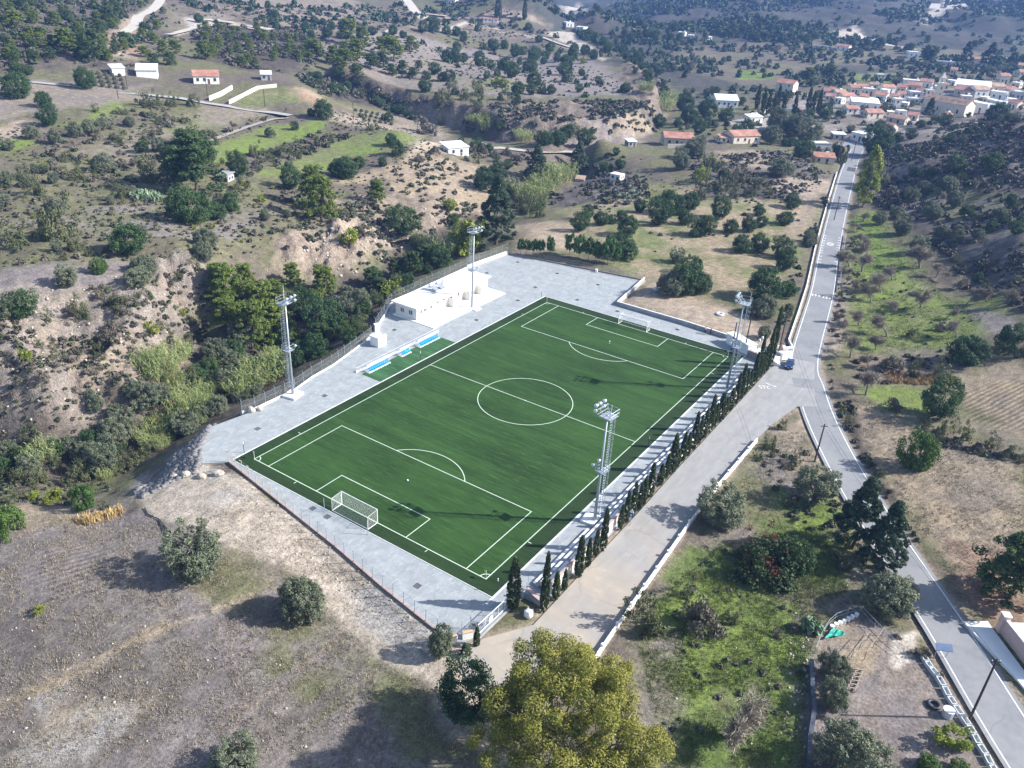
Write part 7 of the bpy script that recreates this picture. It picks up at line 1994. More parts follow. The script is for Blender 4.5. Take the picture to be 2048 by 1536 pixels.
# the great yellow-green eucalyptus in front
rng = np.random.RandomState(77)
ex, ey = on_z(1118, 1566, -.5)[:2]
eu = thing('eucalyptus_tree', 'huge yellow-green eucalyptus in bloom at the near end of the dirt road', 'tree', (ex, ey, gz(ex, ey)), 0)
tb = MB()
tb.tube((0, 0, -.5), (.2, .1, 3), .55, 9, .42, cap=False)
NB = []
for k in range(9):
    a = 2 * PI * k / 9 + rng.rand() * .5
    el = .5 + .8 * rng.rand()
    limbs(tb, rng, (.2, .1, 2.5 + rng.rand()), (math.cos(a) * math.cos(el), math.sin(a) * math.cos(el), math.sin(el)), 5.0, .24, 2, .5, .25, 6, (2, 3), .66)
link('trunk', tb.mesh('eucalyptus_trunk', M_BARKP, True), eu)
C, RAD = [], []
while len(C) < 300:
    d = rng.normal(size=3); d /= np.linalg.norm(d)
    if d[2] < -.55: continue
    lob = .85 + .10 * math.sin(3 * math.atan2(d[1], d[0]) + 1.0) + .12 * math.sin(5.2 * math.atan2(d[1], d[0]) + 4 * d[2]) + .08 * math.sin(9 * d[2])
    r = (.42 + .58 * rng.rand() ** .45) * lob
    C.append((d[0] * r * 9.6, d[1] * r * 9.2, 9.3 + d[2] * r * 7.8)); RAD.append(.7 + .75 * rng.rand())
C, RAD = np.array(C), np.array(RAD)
dn = np.sort(np.linalg.norm(C[:, None] - C[None], axis=2), 1)[:, 4]
C, RAD = C[dn < 2.6], RAD[dn < 2.6]
V1, F1, s1 = leaf_cloud(rng, C, RAD, 330, .125, .5, .25, 2.2, .5)
link('crown', np_mesh('eucalyptus_crown', V1, F1, L_EUC, {'shade': s1}), eu)
top_ = (C[:, 2] > 6.5) & (rng.rand(len(C)) < .48)
V2, F2, s2 = leaf_cloud(rng, C[top_] + np.array([.15, .1, .35]), RAD[top_] * .9, 170, .105, .5, .4, 1.5)
link('blossom', np_mesh('eucalyptus_blossom', V2, F2, L_EUCB, {'shade': s2}), eu)

# rusty red-leaved bush
rx, ry = att('I', 530, 400)
rt = thing('pistachio_bush', 'broad bush with rusty red leaves in the green plot', 'bush', (rx, ry, gz(rx, ry)), .4)
rng = np.random.RandomState(91)
link('foliage', crown_mesh('pistachio_foliage', leafmat('pistachio_leaf', (.04, .065, .025), (.055, .075, .03), .15), rng, 10.5, 4.4, .2, 90, 70, .85, .26, 'dome', .4, irregular=.6), rt)
link('red_leaves', crown_mesh('pistachio_red_leaves', L_RED, rng, 10.0, 4.6, .2, 26, 34, .75, .24, 'dome', .75, irregular=.6), rt)
tb = MB()
for k in range(6): limbs(tb, rng, (0, 0, -.2), (rng.normal() * .8, rng.normal() * .8, 1), 1.6, .13, 2, .6, .2, 5)
link('stems', tb.mesh('pistachio_stems', M_BARKG, True), rt)
# prickly pear stand
def prickly(tile, x, y, wd_px, label, n=150):
    cx_, cy_ = att(tile, x, y)
    W_ = wd_px / TS * m_per_px(cx_, cy_)
    T = thing('prickly_pear', label, 'cactus', (cx_, cy_, gz(cx_, cy_)))
    rs = np.random.RandomState(int(x))
    pb = MB()
    for k in range(n):
        a, r = rs.rand() * 2 * PI, math.sqrt(rs.rand())
        px_, py_ = math.cos(a) * r * W_ / 2, math.sin(a) * r * W_ * .3
        z = rs.rand() * 1.9 * (1 - .5 * r)
        yaw, tilt = rs.rand() * 2 * PI, rs.normal() * .5
        ax1 = Vector((math.cos(yaw), math.sin(yaw), 0)); ax2 = Vector((-math.sin(yaw) * math.sin(tilt), math.cos(yaw) * math.sin(tilt), math.cos(tilt)))
        nn_ = ax1.cross(ax2)
        c0 = Vector((px_, py_, z + .3)); hw, hh_ = .24 + .1 * rs.rand(), .38 + .14 * rs.rand()
        ring = [c0 + ax1 * hw * math.cos(t_) + ax2 * hh_ * math.sin(t_) for t_ in np.linspace(0, 2 * PI, 9)[:-1]]
        pb.add([p + nn_ * .04 for p in ring] + [p - nn_ * .04 for p in ring], [tuple(range(8)), tuple(range(15, 7, -1))] + [(i_, i_ + 8, (i_ + 1) % 8 + 8, (i_ + 1) % 8) for i_ in range(8)])
    me = pb.mesh('pads', L_CACT)
    sa = me.attributes.new('shade', 'FLOAT', 'POINT'); sa.data.foreach_set('value', np.repeat(rs.rand(n), 16).astype(np.float32))
    o = link('pads', me, T); o['kind'] = 'stuff'
    tb = MB()
    for k in range(5): tb.tube((rs.normal() * W_ * .15, rs.normal() * W_ * .1, -.2), (rs.normal() * W_ * .15, rs.normal() * W_ * .1, .9), .12, 5)
    tb.build('stem', M_BARKG, T, world=False)
prickly('A', 860, 1165, 240, 'blue-green prickly pear stand left of the largest terrace tree', 230)
prickly('I', 800, 740, 120, 'prickly pear clump outside the garden fence corner', 90)
def agave(tile, x, y, label, s=1.0, group=None):
    cx_, cy_ = att(tile, x, y)
    pb = MB()
    rs = random.Random(int(x))
    for k in range(22):
        a = 2 * PI * k / 22 * 2.6; e = .35 + .9 * (k / 22)
        d = Vector((math.cos(a) * math.cos(e), math.sin(a) * math.cos(e), math.sin(e)))
        sd_ = Vector((-math.sin(a), math.cos(a), 0))
        L1 = 1.3 * s
        p0, p1, p2 = Vector((0, 0, .1)), d * L1 * .55 + Vector((0, 0, .1)), d * L1 + Vector((0, 0, -.08))
        pb.add([p0 - sd_ * .07, p0 + sd_ * .07, p1 + sd_ * .11 * s, p1 - sd_ * .11 * s, p2], [(0, 1, 2, 3), (3, 2, 4)])
    o = pb.build('agave', mat('agave_leaf', (.20, .27, .23), (.14, .2, .17), 2) if 'agave_leaf' not in bpy.data.materials else bpy.data.materials['agave_leaf'])
    o.location = (cx_, cy_, gz(cx_, cy_))
    tag(o, label, 'agave', group)
for i_, (x, y) in enumerate(((1635, 1135), (1660, 1160), (1690, 1190), (1720, 1110), (1745, 1135), (1700, 1150))):
    agave('B', x, y, f'grey-green agave on the slope below the white pump hut, {ORD[(0,1,2,4,5,3)[i_]]} from the left', 1.5, 'agaves below the pump hut')

# rows of little olives above the field road
lp = []
for r_ in range(4):
    for k in range(5):
        x, y = 545 + k * 42 + r_ * 8 - 10, 432 + r_ * 24 + k * 5
        lp.append((x, y, r_, k))
for (x, y, r_, k) in lp:
    x_, y_ = att('A', x, y)
    put('o', x_, y_, 2.0, f'small grey olive left of the flat pavilion, {ORD[k]} in {ORD[r_]} row from the top', 'little olives in planted rows by the pavilion', .9)
for r_ in range(3):
    for k in range(6):
        x_, y_ = att('B', 110 + k * 32 + r_ * 24, 655 + r_ * 26 + k * 5)
        put('o', x_, y_, 1.9, f'small grey olive above the farm shed, {ORD[k]} in {ORD[r_]} row from the top', 'little olives in planted rows above the farm shed', .9)
# ------------------------------------------------------------------ vehicles, people, street furniture and small things
def skin_body(name, pts, edges, rad, m, parent, root=0):
    me = bpy.data.meshes.new(name)
    me.from_pydata(pts, edges, [])
    o = link(name, me, parent)
    me.materials.append(m)
    sk = o.modifiers.new('skin', 'SKIN')
    for i_, r in enumerate(rad):
        me.skin_vertices[0].data[i_].radius = (r, r) if not isinstance(r, tuple) else r
        me.skin_vertices[0].data[i_].use_root = (i_ == root)
    sb = o.modifiers.new('smooth', 'SUBSURF'); sb.levels = 1; sb.render_levels = 1
    return o
M_SKIN = mat('skin', (.42, .27, .20), (.38, .24, .18), 5, .6)
def person(x, y, rz, shirt, trousers, label, hair=(.03, .02, .015), z=0.0, arm=.12):
    T = thing('person', label, 'person', (x, y, z), rz)
    P = [(0, 0, .98), (0, 0, 1.2), (0, 0, 1.42), (0, .01, 1.53), (0, .02, 1.63), (0, .02, 1.72),
         (-.19, 0, 1.43), (-.25, .02, 1.15), (-.24, arm, .90), (-.24, arm + .03, .80), (.19, 0, 1.43), (.25, .02, 1.15), (.24, arm, .90), (.24, arm + .03, .80),
         (-.10, 0, .92), (-.11, .03, .50), (-.11, 0, .09), (-.11, .17, .04), (.10, 0, .92), (.12, .02, .50), (.13, -.02, .09), (.13, .15, .04)]
    E_ = [(0, 1), (1, 2), (2, 3), (3, 4), (4, 5), (2, 6), (6, 7), (7, 8), (8, 9), (2, 10), (10, 11), (11, 12), (12, 13), (0, 14), (14, 15), (15, 16), (16, 17), (0, 18), (18, 19), (19, 20), (20, 21)]
    R_ = [.15, .14, .15, .06, .095, .085, .07, .05, .04, .035, .07, .05, .04, .035, .095, .065, .045, .04, .095, .065, .045, .04]
    skin_body('body', P, E_, R_, M_SKIN, T)
    sm = mat('shirt_' + str(int(x * 10)), shirt, None, 5)
    tm_ = mat('trousers_' + str(int(x * 10)), trousers, None, 5)
    skin_body('shirt', [P[0], P[1], P[2], P[6], P[7], P[10], P[11]], [(0, 1), (1, 2), (2, 3), (3, 4), (2, 5), (5, 6)], [.17, .165, .17, .085, .065, .085, .065], sm, T)
    skin_body('trousers', [(0, 0, 1.0), P[14], P[15], P[16], P[18], P[19], P[20]], [(0, 1), (1, 2), (2, 3), (0, 4), (4, 5), (5, 6)], [.165, .11, .08, .062, .11, .08, .062], tm_, T)
    MB().ball((0, 0, 1.69), .112, .9, 10, 6).build('hair', mat('hair_' + str(int(x * 10)), hair, None, 5), T, world=False, smooth=True)
    fb = MB().ball((0, .12, 1.62), .018).ball((-.04, .105, 1.655), .014).ball((.04, .105, 1.655), .014)
    fb.build('face', M_SKIN, T, world=False)
person(38.2, 98.9, 2.6, (.70, .70, .70), (.02, .025, .04), 'person in white top and dark trousers standing by the retaining wall, nearer the far goal')
person(39.5, 98.9, 3.4, (.05, .07, .16), (.02, .02, .03), 'person in dark clothes standing by the retaining wall, nearer the kiosk')
person(55.2, 101.6, 3.0, (.55, .30, .22), (.30, .22, .18), 'person in a reddish top standing at the wall corner by the concrete pad', z=.02)

def car(x, y, rz, paint, label, z=0.0, s=1.0):
    T = thing('parked_car', label, 'car', (x, y, z), rz)
    Lc, Wc = 4.05, 1.74
    side = [(-2.0, .32), (-2.02, .62), (-1.92, .86), (-1.05, .93), (-.98, .94), (1.30, .95), (1.86, .90), (2.0, .62), (1.98, .30)]
    def loft(prof, w0, w1, zsplit):
        mb = MB(); n = len(prof); vs = []
        for q in (-1, 1):
            for (a, z_) in prof:
                f_ = w0 if z_ < zsplit else w1
                taper = 1 - .10 * (abs(a) / 2.0) ** 4
                vs.append((a, q * f_ / 2 * taper, z_))
        fs = [tuple(range(n - 1, -1, -1)), tuple(range(n, 2 * n))] + [(i_, (i_ + 1) % n, n + (i_ + 1) % n, n + i_) for i_ in range(n)]
        return mb.add(vs, fs)
    body = loft(side, Wc, Wc * .95, .8).build('body', paint, T, world=False)
    bv = body.modifiers.new('edge', 'BEVEL'); bv.width = .06; bv.segments = 2; bv.limit_method = 'ANGLE'
    cab = [(-1.02, .93), (-.38, 1.40), (.95, 1.42), (1.62, .94)]
    g = MB(); vs = []
    for q in (-1, 1):
        for i_, (a, z_) in enumerate(cab):
            vs.append((a, q * (Wc * .93 if z_ < 1 else Wc * .74) / 2, z_))
    g.add(vs, [(3, 2, 1, 0), (4, 5, 6, 7), (0, 1, 5, 4), (1, 2, 6, 5), (2, 3, 7, 6)])
    g.build('window', M_GLASS, T, world=False)
    rb = MB().box(.28, 0, 1.40, 1.36, Wc * .73, .045); rb.build('roof', paint, T, world=False)
    pl = MB()
    for q in (-1, 1):
        for (a, z_), (b_, z2) in (((-1.0, .95), (-.38, 1.41)), ((.30, .95), (.32, 1.41)), ((1.58, .95), (.95, 1.42))):
            pl.tube((a, q * Wc * .465, z_), (b_, q * Wc * .37, z2), .035, 5)
    pl.build('pillar', paint, T, world=False)
    for a in (-1.28, 1.25):
        for q in (-1, 1):
            wh = MB().tube((a, q * (Wc / 2 - .2), .31), (a, q * (Wc / 2 + .01), .31), .31, 16)
            wo = wh.build('wheel', mat('tyre_rubber', (.02, .02, .021), None, 5) if 'tyre_rubber' not in bpy.data.materials else bpy.data.materials['tyre_rubber'], T, world=False)
            MB().tube((a, q * (Wc / 2 + .0), .31), (a, q * (Wc / 2 + .03), .31), .2, 12).build('rim', M_LAMP, wo, world=False)
    for q in (-1, 1):
        MB().box(-1.97, q * .62, .62, .1, .34, .16).build('headlight', M_WPAINT, T, world=False)
        MB().box(1.96, q * .66, .66, .08, .24, .2).build('tail_light', mat('tail_red', (.4, .02, .02), None, 5) if 'tail_red' not in bpy.data.materials else bpy.data.materials['tail_red'], T, world=False)
        MB().box(-.75, q * .93, .92, .14, .16, .12).build('wing_mirror', paint, T, world=False)
    MB().box(-2.03, 0, .36, .06, 1.5, .2).build('bumper', M_DARK, T, world=False)
    MB().box(-2.065, 0, .44, .03, .5, .11).build('number_plate', M_WPAINT, T, world=False)
    T.scale = (s, s, s)
    return T
m, t, b = newmat('blue_car_paint')
b.inputs['Base Color'].default_value = (.006, .032, .14, 1); b.inputs['Roughness'].default_value = .22
b.inputs['Coat Weight'].default_value = .8
car(59.4, 94.6, PI / 2 + .16, m, 'blue hatchback parked on the corner where the two roads meet', .05)
m, t, b = newmat('silver_car_paint')
b.inputs['Base Color'].default_value = (.5, .52, .54, 1); b.inputs['Roughness'].default_value = .3; b.inputs['Metallic'].default_value = .3
x_, y_ = att('A', 240, 690); car(x_, y_, .3, m, 'pale car parked on the field track at the far left', gz(x_, y_))
x_, y_ = att('C', 1380, 752); car(x_, y_, 2.2, m, 'white car parked among trees below the church', gz(x_, y_))

# bulk bag
bg = thing('bulk_bag', 'white bulk sack standing on the verge beside the cypresses', 'sack', (55.6, -2.4, 0))
me = MB()
prof = [(.0, .0), (.44, .0), (.56, .25), (.58, .6), (.52, .95), (.36, 1.1), (.0, 1.06)]
vs, fs, nu = [], [], 14
for r, z in prof:
    for k in range(nu):
        a = 2 * PI * k / nu
        q = 1 + .10 * math.cos(4 * a) * -1 + .04 * math.sin(3 * a + z * 5)
        vs.append((r * q * math.cos(a), r * q * math.sin(a), z + (.05 * math.sin(5 * a) if z > 1 else 0)))
for i_ in range(len(prof) - 1):
    for k in range(nu): fs.append((i_ * nu + k, i_ * nu + (k + 1) % nu, (i_ + 1) * nu + (k + 1) % nu, (i_ + 1) * nu + k))
me.add(vs, fs).build('sack', M_WPAINT, bg, world=False, smooth=True)
for q in range(4):
    a = PI / 4 + q * PI / 2
    c0 = Vector((.42 * math.cos(a), .42 * math.sin(a), 1.02))
    MB().path([c0, c0 + Vector((.05, .02, .25)), c0 + Vector((.14 * math.cos(a), .14 * math.sin(a), .22)), c0 + Vector((.1 * math.cos(a), .1 * math.sin(a), -.1))], .025, 5).build('loop', M_WPAINT, bg, world=False)

# round blue road sign
sg = thing('road_sign', 'round blue road sign with triangle on a thin post by the cypress row', 'sign', (57.35, 22.9, 0))
MB().tube((57.35, 22.9, 0), (57.35, 22.9, 2.9), .04, 6).build('post', M_STEEL, sg)
MB().tube((57.35, 22.86, 2.0), (57.35, 22.83, 2.0), .36, 18).build('disc', mat('sign_blue', (.03, .12, .40), (.03, .12, .40), 1), sg)
MB().tube((57.35, 22.83, 2.0), (57.35, 22.82, 2.0), .15, 12).build('symbol', M_WPAINT, sg)
MB().add([(56.95, 22.84, 2.5), (57.75, 22.84, 2.5), (57.35, 22.84, 3.15), (56.95, 22.88, 2.5), (57.75, 22.88, 2.5), (57.35, 22.88, 3.15)], [(0, 1, 2), (5, 4, 3), (0, 3, 4, 1), (1, 4, 5, 2), (2, 5, 3, 0)]).build('plate', M_WPAINT, sg)

# low white wall with stub posts right of the side road
def postwall(name, pts, h, label, pitch, ph, wd=.22, m=M_WHITE):
    T = thing(name, label, 'wall', (*pts[0], gz(*pts[0])))
    wb = MB()
    seq = []
    for p, q in zip(pts[:-1], pts[1:]):
        L_ = math.hypot(q[0] - p[0], q[1] - p[1]); n_ = max(1, round(L_ / pitch))
        for k in range(n_):
            a = (p[0] + (q[0] - p[0]) * k / n_, p[1] + (q[1] - p[1]) * k / n_); b_ = (p[0] + (q[0] - p[0]) * (k + 1) / n_, p[1] + (q[1] - p[1]) * (k + 1) / n_)
            wb.seg(a, b_, wd, -.8, h, gz(*a), gz(*b_)); seq.append(a)
    wb.build('wall', m, T)
    for a in seq:
        if ph: MB().box(a[0], a[1], gz(*a), wd * 1.5, wd * 1.5, h + ph).build('post', m, T)
    return T
postwall('roadside_wall', [(66.2, -6), (65.7, 2.8), (64.5, 28.5), (64.2, 40.8), (64.4, 59.5)], .75, 'long low white wall with stub posts along the dusty side road', 4.6, .35)
kz = [k for k in range(len(RXS)) if 104 < RXS[k][1] < 300]
postwall('roadside_wall', [(55.4, 102.6), (57.0, 104.6)] + [tuple(RXS[k] + RNX[k] * 4.3) for k in kz[1::6]], .6, 'white parapet along the left verge of the straight village road', 8, 0, .3)
gr = thing('guard_rail', 'dark steel guard rail at the right bend of the straight village road', 'guard rail', (*RXS[kz[20]], 0))
gp_ = [tuple(RXS[k] + RNX[k] * -4.0) for k in range(len(RXS)) if 146 < RXS[k][1] < 206]
rb = MB()
for p, q in zip(gp_[:-1], gp_[1:]): rb.seg(p, q, .12, .45, .8, gz(*p), gz(*q))
rb.build('rail', M_STEEL, gr)
for p in gp_[::2]: MB().box(p[0], p[1], gz(*p) - .2, .14, .14, 1.0).build('post', M_STEEL, gr)
for i_, y in enumerate((88, 106, 118, 128, 139)):
    k = int(np.argmin(np.abs(RXS[:, 1] - y)))
    p = RXS[k] + RNX[k] * -4.1
    dp_ = thing('marker_post', f'short white marker post on the right road verge, {ORD[i_]} up from the junction', 'post', (*p, gz(*p)), group='marker posts along the road verge')
    MB().box(*p, gz(*p) - .1, .12, .1, 1.1).build('post', M_WPAINT, dp_)
    MB().box(p[0], p[1], gz(*p) + .8, .125, .105, .12).build('reflector', M_DARK, dp_)

# power poles
def pole_h(x, y, vtop, z0):
    lo, hi = 0, 30
    for _ in range(40):
        mdl = (lo + hi) / 2
        d_ = RM.T @ np.array([x - CAM[0], y - CAM[1], z0 + mdl - CAM[2]])
        if 768 + F_PX * d_[1] / d_[2] > vtop: lo = mdl
        else: hi = mdl
    return mdl
TOPS = {}
def pole(u, v, vtop, label, key=None, arm=True, hmax=14):
    x, y = at(u, v)
    z0 = gz(x, y)
    h = min(hmax, pole_h(x, y, vtop, z0))
    T = thing('power_pole', label, 'utility pole', (x, y, z0), group='wooden power poles')
    MB().tube((x, y, z0 - .5), (x, y, z0 + h), .16, 7, .11).build('pole', M_WOODP, T)
    if arm:
        MB().box(x, y, z0 + h - .5, 1.2, .1, .1, .6).build('crossarm', M_WOODP, T)
        ib = MB()
        for q in (-.45, .45): ib.tube((x + q * math.cos(.6), y + q * math.sin(.6), z0 + h - .4), (x + q * math.cos(.6), y + q * math.sin(.6), z0 + h - .2), .05, 5)
        ib.build('insulator', M_WPAINT, T)
    if key: TOPS[key] = Vector((x, y, z0 + h))
pole(1488, 706, 622, 'black power pole standing against the white kiosk', 'a')
pole(1554, 718, 630, 'black power pole on the concrete pad by the blue car', 'b')
pole(1463, 700, 645, 'shorter dark pole beside the far floodlight tower', None, False)
pole(1629, 924, 848, 'black power pole leaning over the road verge below the junction', 'c')
pole(1939, 1438, 1318, 'black power pole beside the garden tank wall at lower right', 'd')
for u, v, vt, lb in ((255, 178, 150, 'power pole left of the flat pavilion'), (237, 199, 172, 'power pole on the bank below the pavilion road'), (415, 192, 157, 'power pole beside the orange-roofed bungalow'), (530, 213, 178, 'power pole by the green plot with yellow hedge'), (77, 209, 186, 'power pole by the rusty round bush'), (80, 230, 205, 'power pole on the field track below the rusty bush'), (231, 337, 309, 'power pole among olives on the middle terrace'),
                     (855, 262, 229, 'power pole above the white farm shed'), (707, 240, 206, 'power pole by the planted olive rows'), (947, 52, 35, 'power pole beside the ridge track house')):
    pole(u, v, vt, lb)
pole(1703, 322, 285, 'power pole beside the road at the village entrance', 'e')
pole(1668, 440, 392, 'power pole halfway along the straight village road', 'f')
wl = thing('power_line', 'pair of thin cables hanging along the left of the straight road', 'cable', tuple(TOPS['b']))
wb = MB()
for p, q in (('b', 'f'), ('f', 'e'), ('a', 'b'), ('b', 'c'), ('c', 'd')):
    for o_ in (-.3, .3):
        A_, B_ = TOPS[p] + Vector((o_, o_ * .5, -.2)), TOPS[q] + Vector((o_, o_ * .5, -.2))
        sg_ = (A_ - B_).length * .02
        wb.path([A_.lerp(B_, k / 12) - Vector((0, 0, sg_ * 4 * (k / 12) * (1 - k / 12))) for k in range(13)], .018, 4)
wb.build('cable', M_DARK, wl)
for u, v, lb in ((1519, 681, 'white street lamp among the cypresses by the ramp, lower head'), (1525, 676, 'white street lamp among the cypresses by the ramp, higher head')):
    x, y, _z = on_z(u, v, 4.6)
    T = thing('street_lamp', lb, 'street lamp', (x, y, 0), group='white street lamps at the ramp')
    MB().tube((x, y, 0), (x, y, 4.4), .07, 7).build('post', M_WPAINT, T)
    MB().ball((x, y, 4.65), .3, 1.3).build('globe', M_WPAINT, T, smooth=True)

# boulders, barrier, rubble, pipes on the near track
def boulder(x, y, r, label, m, seed, group=None, nm='boulder', zz=None):
    rs = np.random.RandomState(seed)
    mb = MB().ball((0, 0, 0), 1, 1, 9, 6)
    V_ = np.array(mb.v)
    n_ = rs.normal(size=(6, 3))
    V_ = V_ * (1 + .16 * np.sin(V_ @ n_[0] * 2 + 1)[:, None] + .12 * np.sin(V_ @ n_[1] * 3)[:, None]) * np.array([1.15, .9, .75])
    mb.v = [tuple(v) for v in V_]
    o = mb.build(nm, m)
    o.location = (x, y, (gz(x, y) if zz is None else zz) + r * .45); o.scale = (r, r, r); o.rotation_euler = (0, 0, rs.rand() * 6)
    return tag(o, label, 'boulder', group)
M_ROCK = mat('pale_limestone', (.46, .41, .34), (.34, .30, .25), 2.5, .95, bmp=.05, coord='obj')
M_ROCKG = mat('grey_broken_stone', (.23, .225, .22), (.12, .118, .12), 2.5, .95, coord='obj')
for i_, (u, v, r) in enumerate(((372, 953, .75), (404, 955, .7), (437, 950, .8))):
    x, y = at(u, v)
    boulder(x, y, r, f'pale boulder blocking the track below the rubble bank, {ORD[i_]} from the left', M_ROCK, i_ + 3, 'boulders across the track')
for i_, (u, v, r) in enumerate(((502, 823, .8), (520, 820, .6), (487, 828, .6), (350, 955, .6))):
    x, y = at(u, v)
    boulder(x, y, r, ['white boulder at the end of the ravine fence', 'small white boulder under the ravine fence end', 'grey boulder left of the white one by the ravine fence', 'grey boulder at the foot of the rubble bank'][i_], M_ROCK, i_ + 13)
bx, by_ = at(415, 948); bx2, by2 = at(441, 945)
T = thing('barrier_frame', 'low grey pipe barrier standing behind the boulders on the track', 'barrier', (bx, by_, gz(bx, by_)))
za_, zb_ = gz(bx, by_), gz(bx2, by2)
MB().tube((bx, by_, za_ - .3), (bx, by_, za_ + 1.2), .06, 6).tube((bx2, by2, zb_ - .3), (bx2, by2, zb_ + 1.3), .06, 6).build('post', M_STEEL, T)
MB().tube((bx, by_, za_ + 1.1), (bx2, by2, zb_ + 1.2), .05, 6).tube((bx, by_, za_ + .55), (bx2, by2, zb_ + .6), .05, 6).build('rail', M_STEEL, T)
def rocks(name, poly, n, rmin, rmax, m, label, seed, sink=.2, pw=2.5):
    P = pxl(poly)
    xs = [p[0] for p in P]; ys = [p[1] for p in P]
    rs = np.random.RandomState(seed)
    X = rs.uniform(min(xs), max(xs), n * 8); Y = rs.uniform(min(ys), max(ys), n * 8)
    ok = poly_sd(P, X, Y) < 0
    X, Y = X[ok][:n], Y[ok][:n]
    n = len(X)
    r = rmin + (rmax - rmin) * rs.rand(n) ** pw
    cube = np.array([(-1, -1, -1), (1, -1, -1), (1, 1, -1), (-1, 1, -1), (-.8, -.7, .8), (.7, -.8, .9), (.8, .7, .7), (-.7, .8, .8)])
    fc_ = np.array([(3, 2, 1, 0), (4, 5, 6, 7), (0, 1, 5, 4), (1, 2, 6, 5), (2, 3, 7, 6), (3, 0, 4, 7)])
    V_ = cube[None] * (.6 + .6 * rs.rand(n, 8, 3)) * r[:, None, None] * np.array([1, .8, .65])
    a = rs.rand(n) * 6.28
    ca, sa = np.cos(a)[:, None], np.sin(a)[:, None]
    x_ = V_[..., 0] * ca - V_[..., 1] * sa; y_ = V_[..., 0] * sa + V_[..., 1] * ca
    V_ = np.stack([x_ + X[:, None], y_ + Y[:, None], V_[..., 2] + h0(X, Y, HFULL)[:, None] + r[:, None] * sink], -1).reshape(-1, 3)
    F_ = (fc_[None] + 8 * np.arange(n)[:, None, None]).reshape(-1, 4)
    tag(link(name, np_mesh(name, V_, F_, m)), label, kind='stuff')
rocks('rubble', '405,890 418,862 430,850 400,872 350,915 268,985 285,995 345,965 392,945 400,930', 3600, .14, .6, M_ROCKG, 'grey rubble tipped down the bank beside the yard', 3)
rocks('stones', '0,1200 300,1250 600,1330 700,1420 600,1536 0,1536', 130, .05, .2, M_ROCK, 'white stones lying in the near dry field', 4)
rocks('stones', '1580,1260 1625,1260 1610,1500 1560,1480', 90, .08, .25, M_ROCK, 'white stones along the garden wall', 5)
rocks('stones', '1350,1100 1600,1150 1560,1500 1330,1500', 70, .06, .18, M_ROCK, 'white stones in the green plot', 6)
rocks('stones', '-20,600 330,545 400,640 330,770 240,850 0,900', 300, .1, .4, M_ROCK, 'loose rocks on the eroded bank', 7)
rocks('stones', '560,480 800,420 940,410 860,470 740,545 640,560', 260, .15, .6, M_ROCK, 'loose rocks on the pink bank', 8)
rocks('stones', '460,945 640,1070 780,1180 870,1270 780,1260 600,1120', 160, .05, .2, M_ROCK, 'stones on the dirt track along the wall', 9)
T = thing('pipe', 'bent black plastic pipe lying at the edge of the dirt track', 'pipe', (*at(318, 1040), 0))
pb = MB()
for pts in (((290, 1018), (296, 1030), (310, 1037), (318, 1040), (335, 1060), (368, 1082)), ((318, 1041), (324, 1056), (334, 1072), (352, 1086))):
    q = [at(*p) for p in pts]
    pb.path([(x, y, gz(x, y) + .16) for x, y in q], .09, 6)
pb.build('hose', M_DARK, T)
# oddments by the far dirt corner
x, y = at(1440, 630)
mb = MB(); vs, fs = [], []
for i_ in range(16):
    for k in range(8):
        a, b_ = 2 * PI * i_ / 16, 2 * PI * k / 8
        vs.append(((.75 + .28 * math.cos(b_)) * math.cos(a), (.75 + .28 * math.cos(b_)) * math.sin(a), .28 + .28 * math.sin(b_)))
for i_ in range(16):
    for k in range(8): fs.append((i_ * 8 + k, ((i_ + 1) % 16) * 8 + k, ((i_ + 1) % 16) * 8 + (k + 1) % 8, i_ * 8 + (k + 1) % 8))
o = mb.add(vs, fs).build('tyre', M_WPAINT, smooth=True); o.location = (x, y, gz(x, y)); tag(o, 'white-painted tyre lying on the bare dirt behind the far goal', 'tyre')
x, y = at(1312, 582)
T = thing('sack_pile', 'pale blue bag heap under the trees at the dirt corner', 'bag', (x, y, gz(x, y)))
MB().ball((0, 0, .5), .7, .9).ball((.5, .3, .3), .5).build('bag', mat('pale_blue_plastic', (.45, .55, .7), (.4, .5, .65), 3), T, world=False, smooth=True)
tag(MB().box(-1.5, 118.2, .0, .6, .6, .8, .2).box(-1.5, 118.2, .8, .66, .66, .08, .2).build('meter_box', M_WPAINT), 'small white meter box at the foot of the rust-brown sapling fence', 'box')

# the fenced garden at lower right
def ipt(x, y): 
    q = att('I', x, y); return (q[0], q[1], gz(*q))
T = thing('garden_fence', 'curved thin pipe fence round the upper end of the garden', 'fence', ipt(820, 870))
fp = [ipt(820, 870), ipt(850, 790), ipt(895, 715), ipt(940, 675), ipt(1010, 645), ipt(1085, 625), ipt(1170, 715), ipt(1250, 800), ipt(1335, 870)]
for p in fp: MB().tube(p, (p[0], p[1], p[2] + 1.2), .04, 5).build('post', M_STEEL, T)
rb = MB()
for z in (.5, 1.15): rb.path([(p[0], p[1], p[2] + z) for p in fp], .03, 5)
rb.build('rail', M_STEEL, T)
for i_ in range(7):
    f_ = i_ / 6
    p = ipt(920 + 145 * f_, 725 - 75 * f_)
    o = MB().tube((0, 0, 0), (0, 0, .55), .26, 9, .30).build('white_tub', M_WPAINT); o.location = p
    tag(o, f'white tub in the row along the garden fence top, {ORD[i_]} from the green sheet', 'tub', 'white tubs along the garden fence')
M_TARP = mat('green_tarpaulin', (.01, .30, .22), (.015, .36, .27), 2, .5)
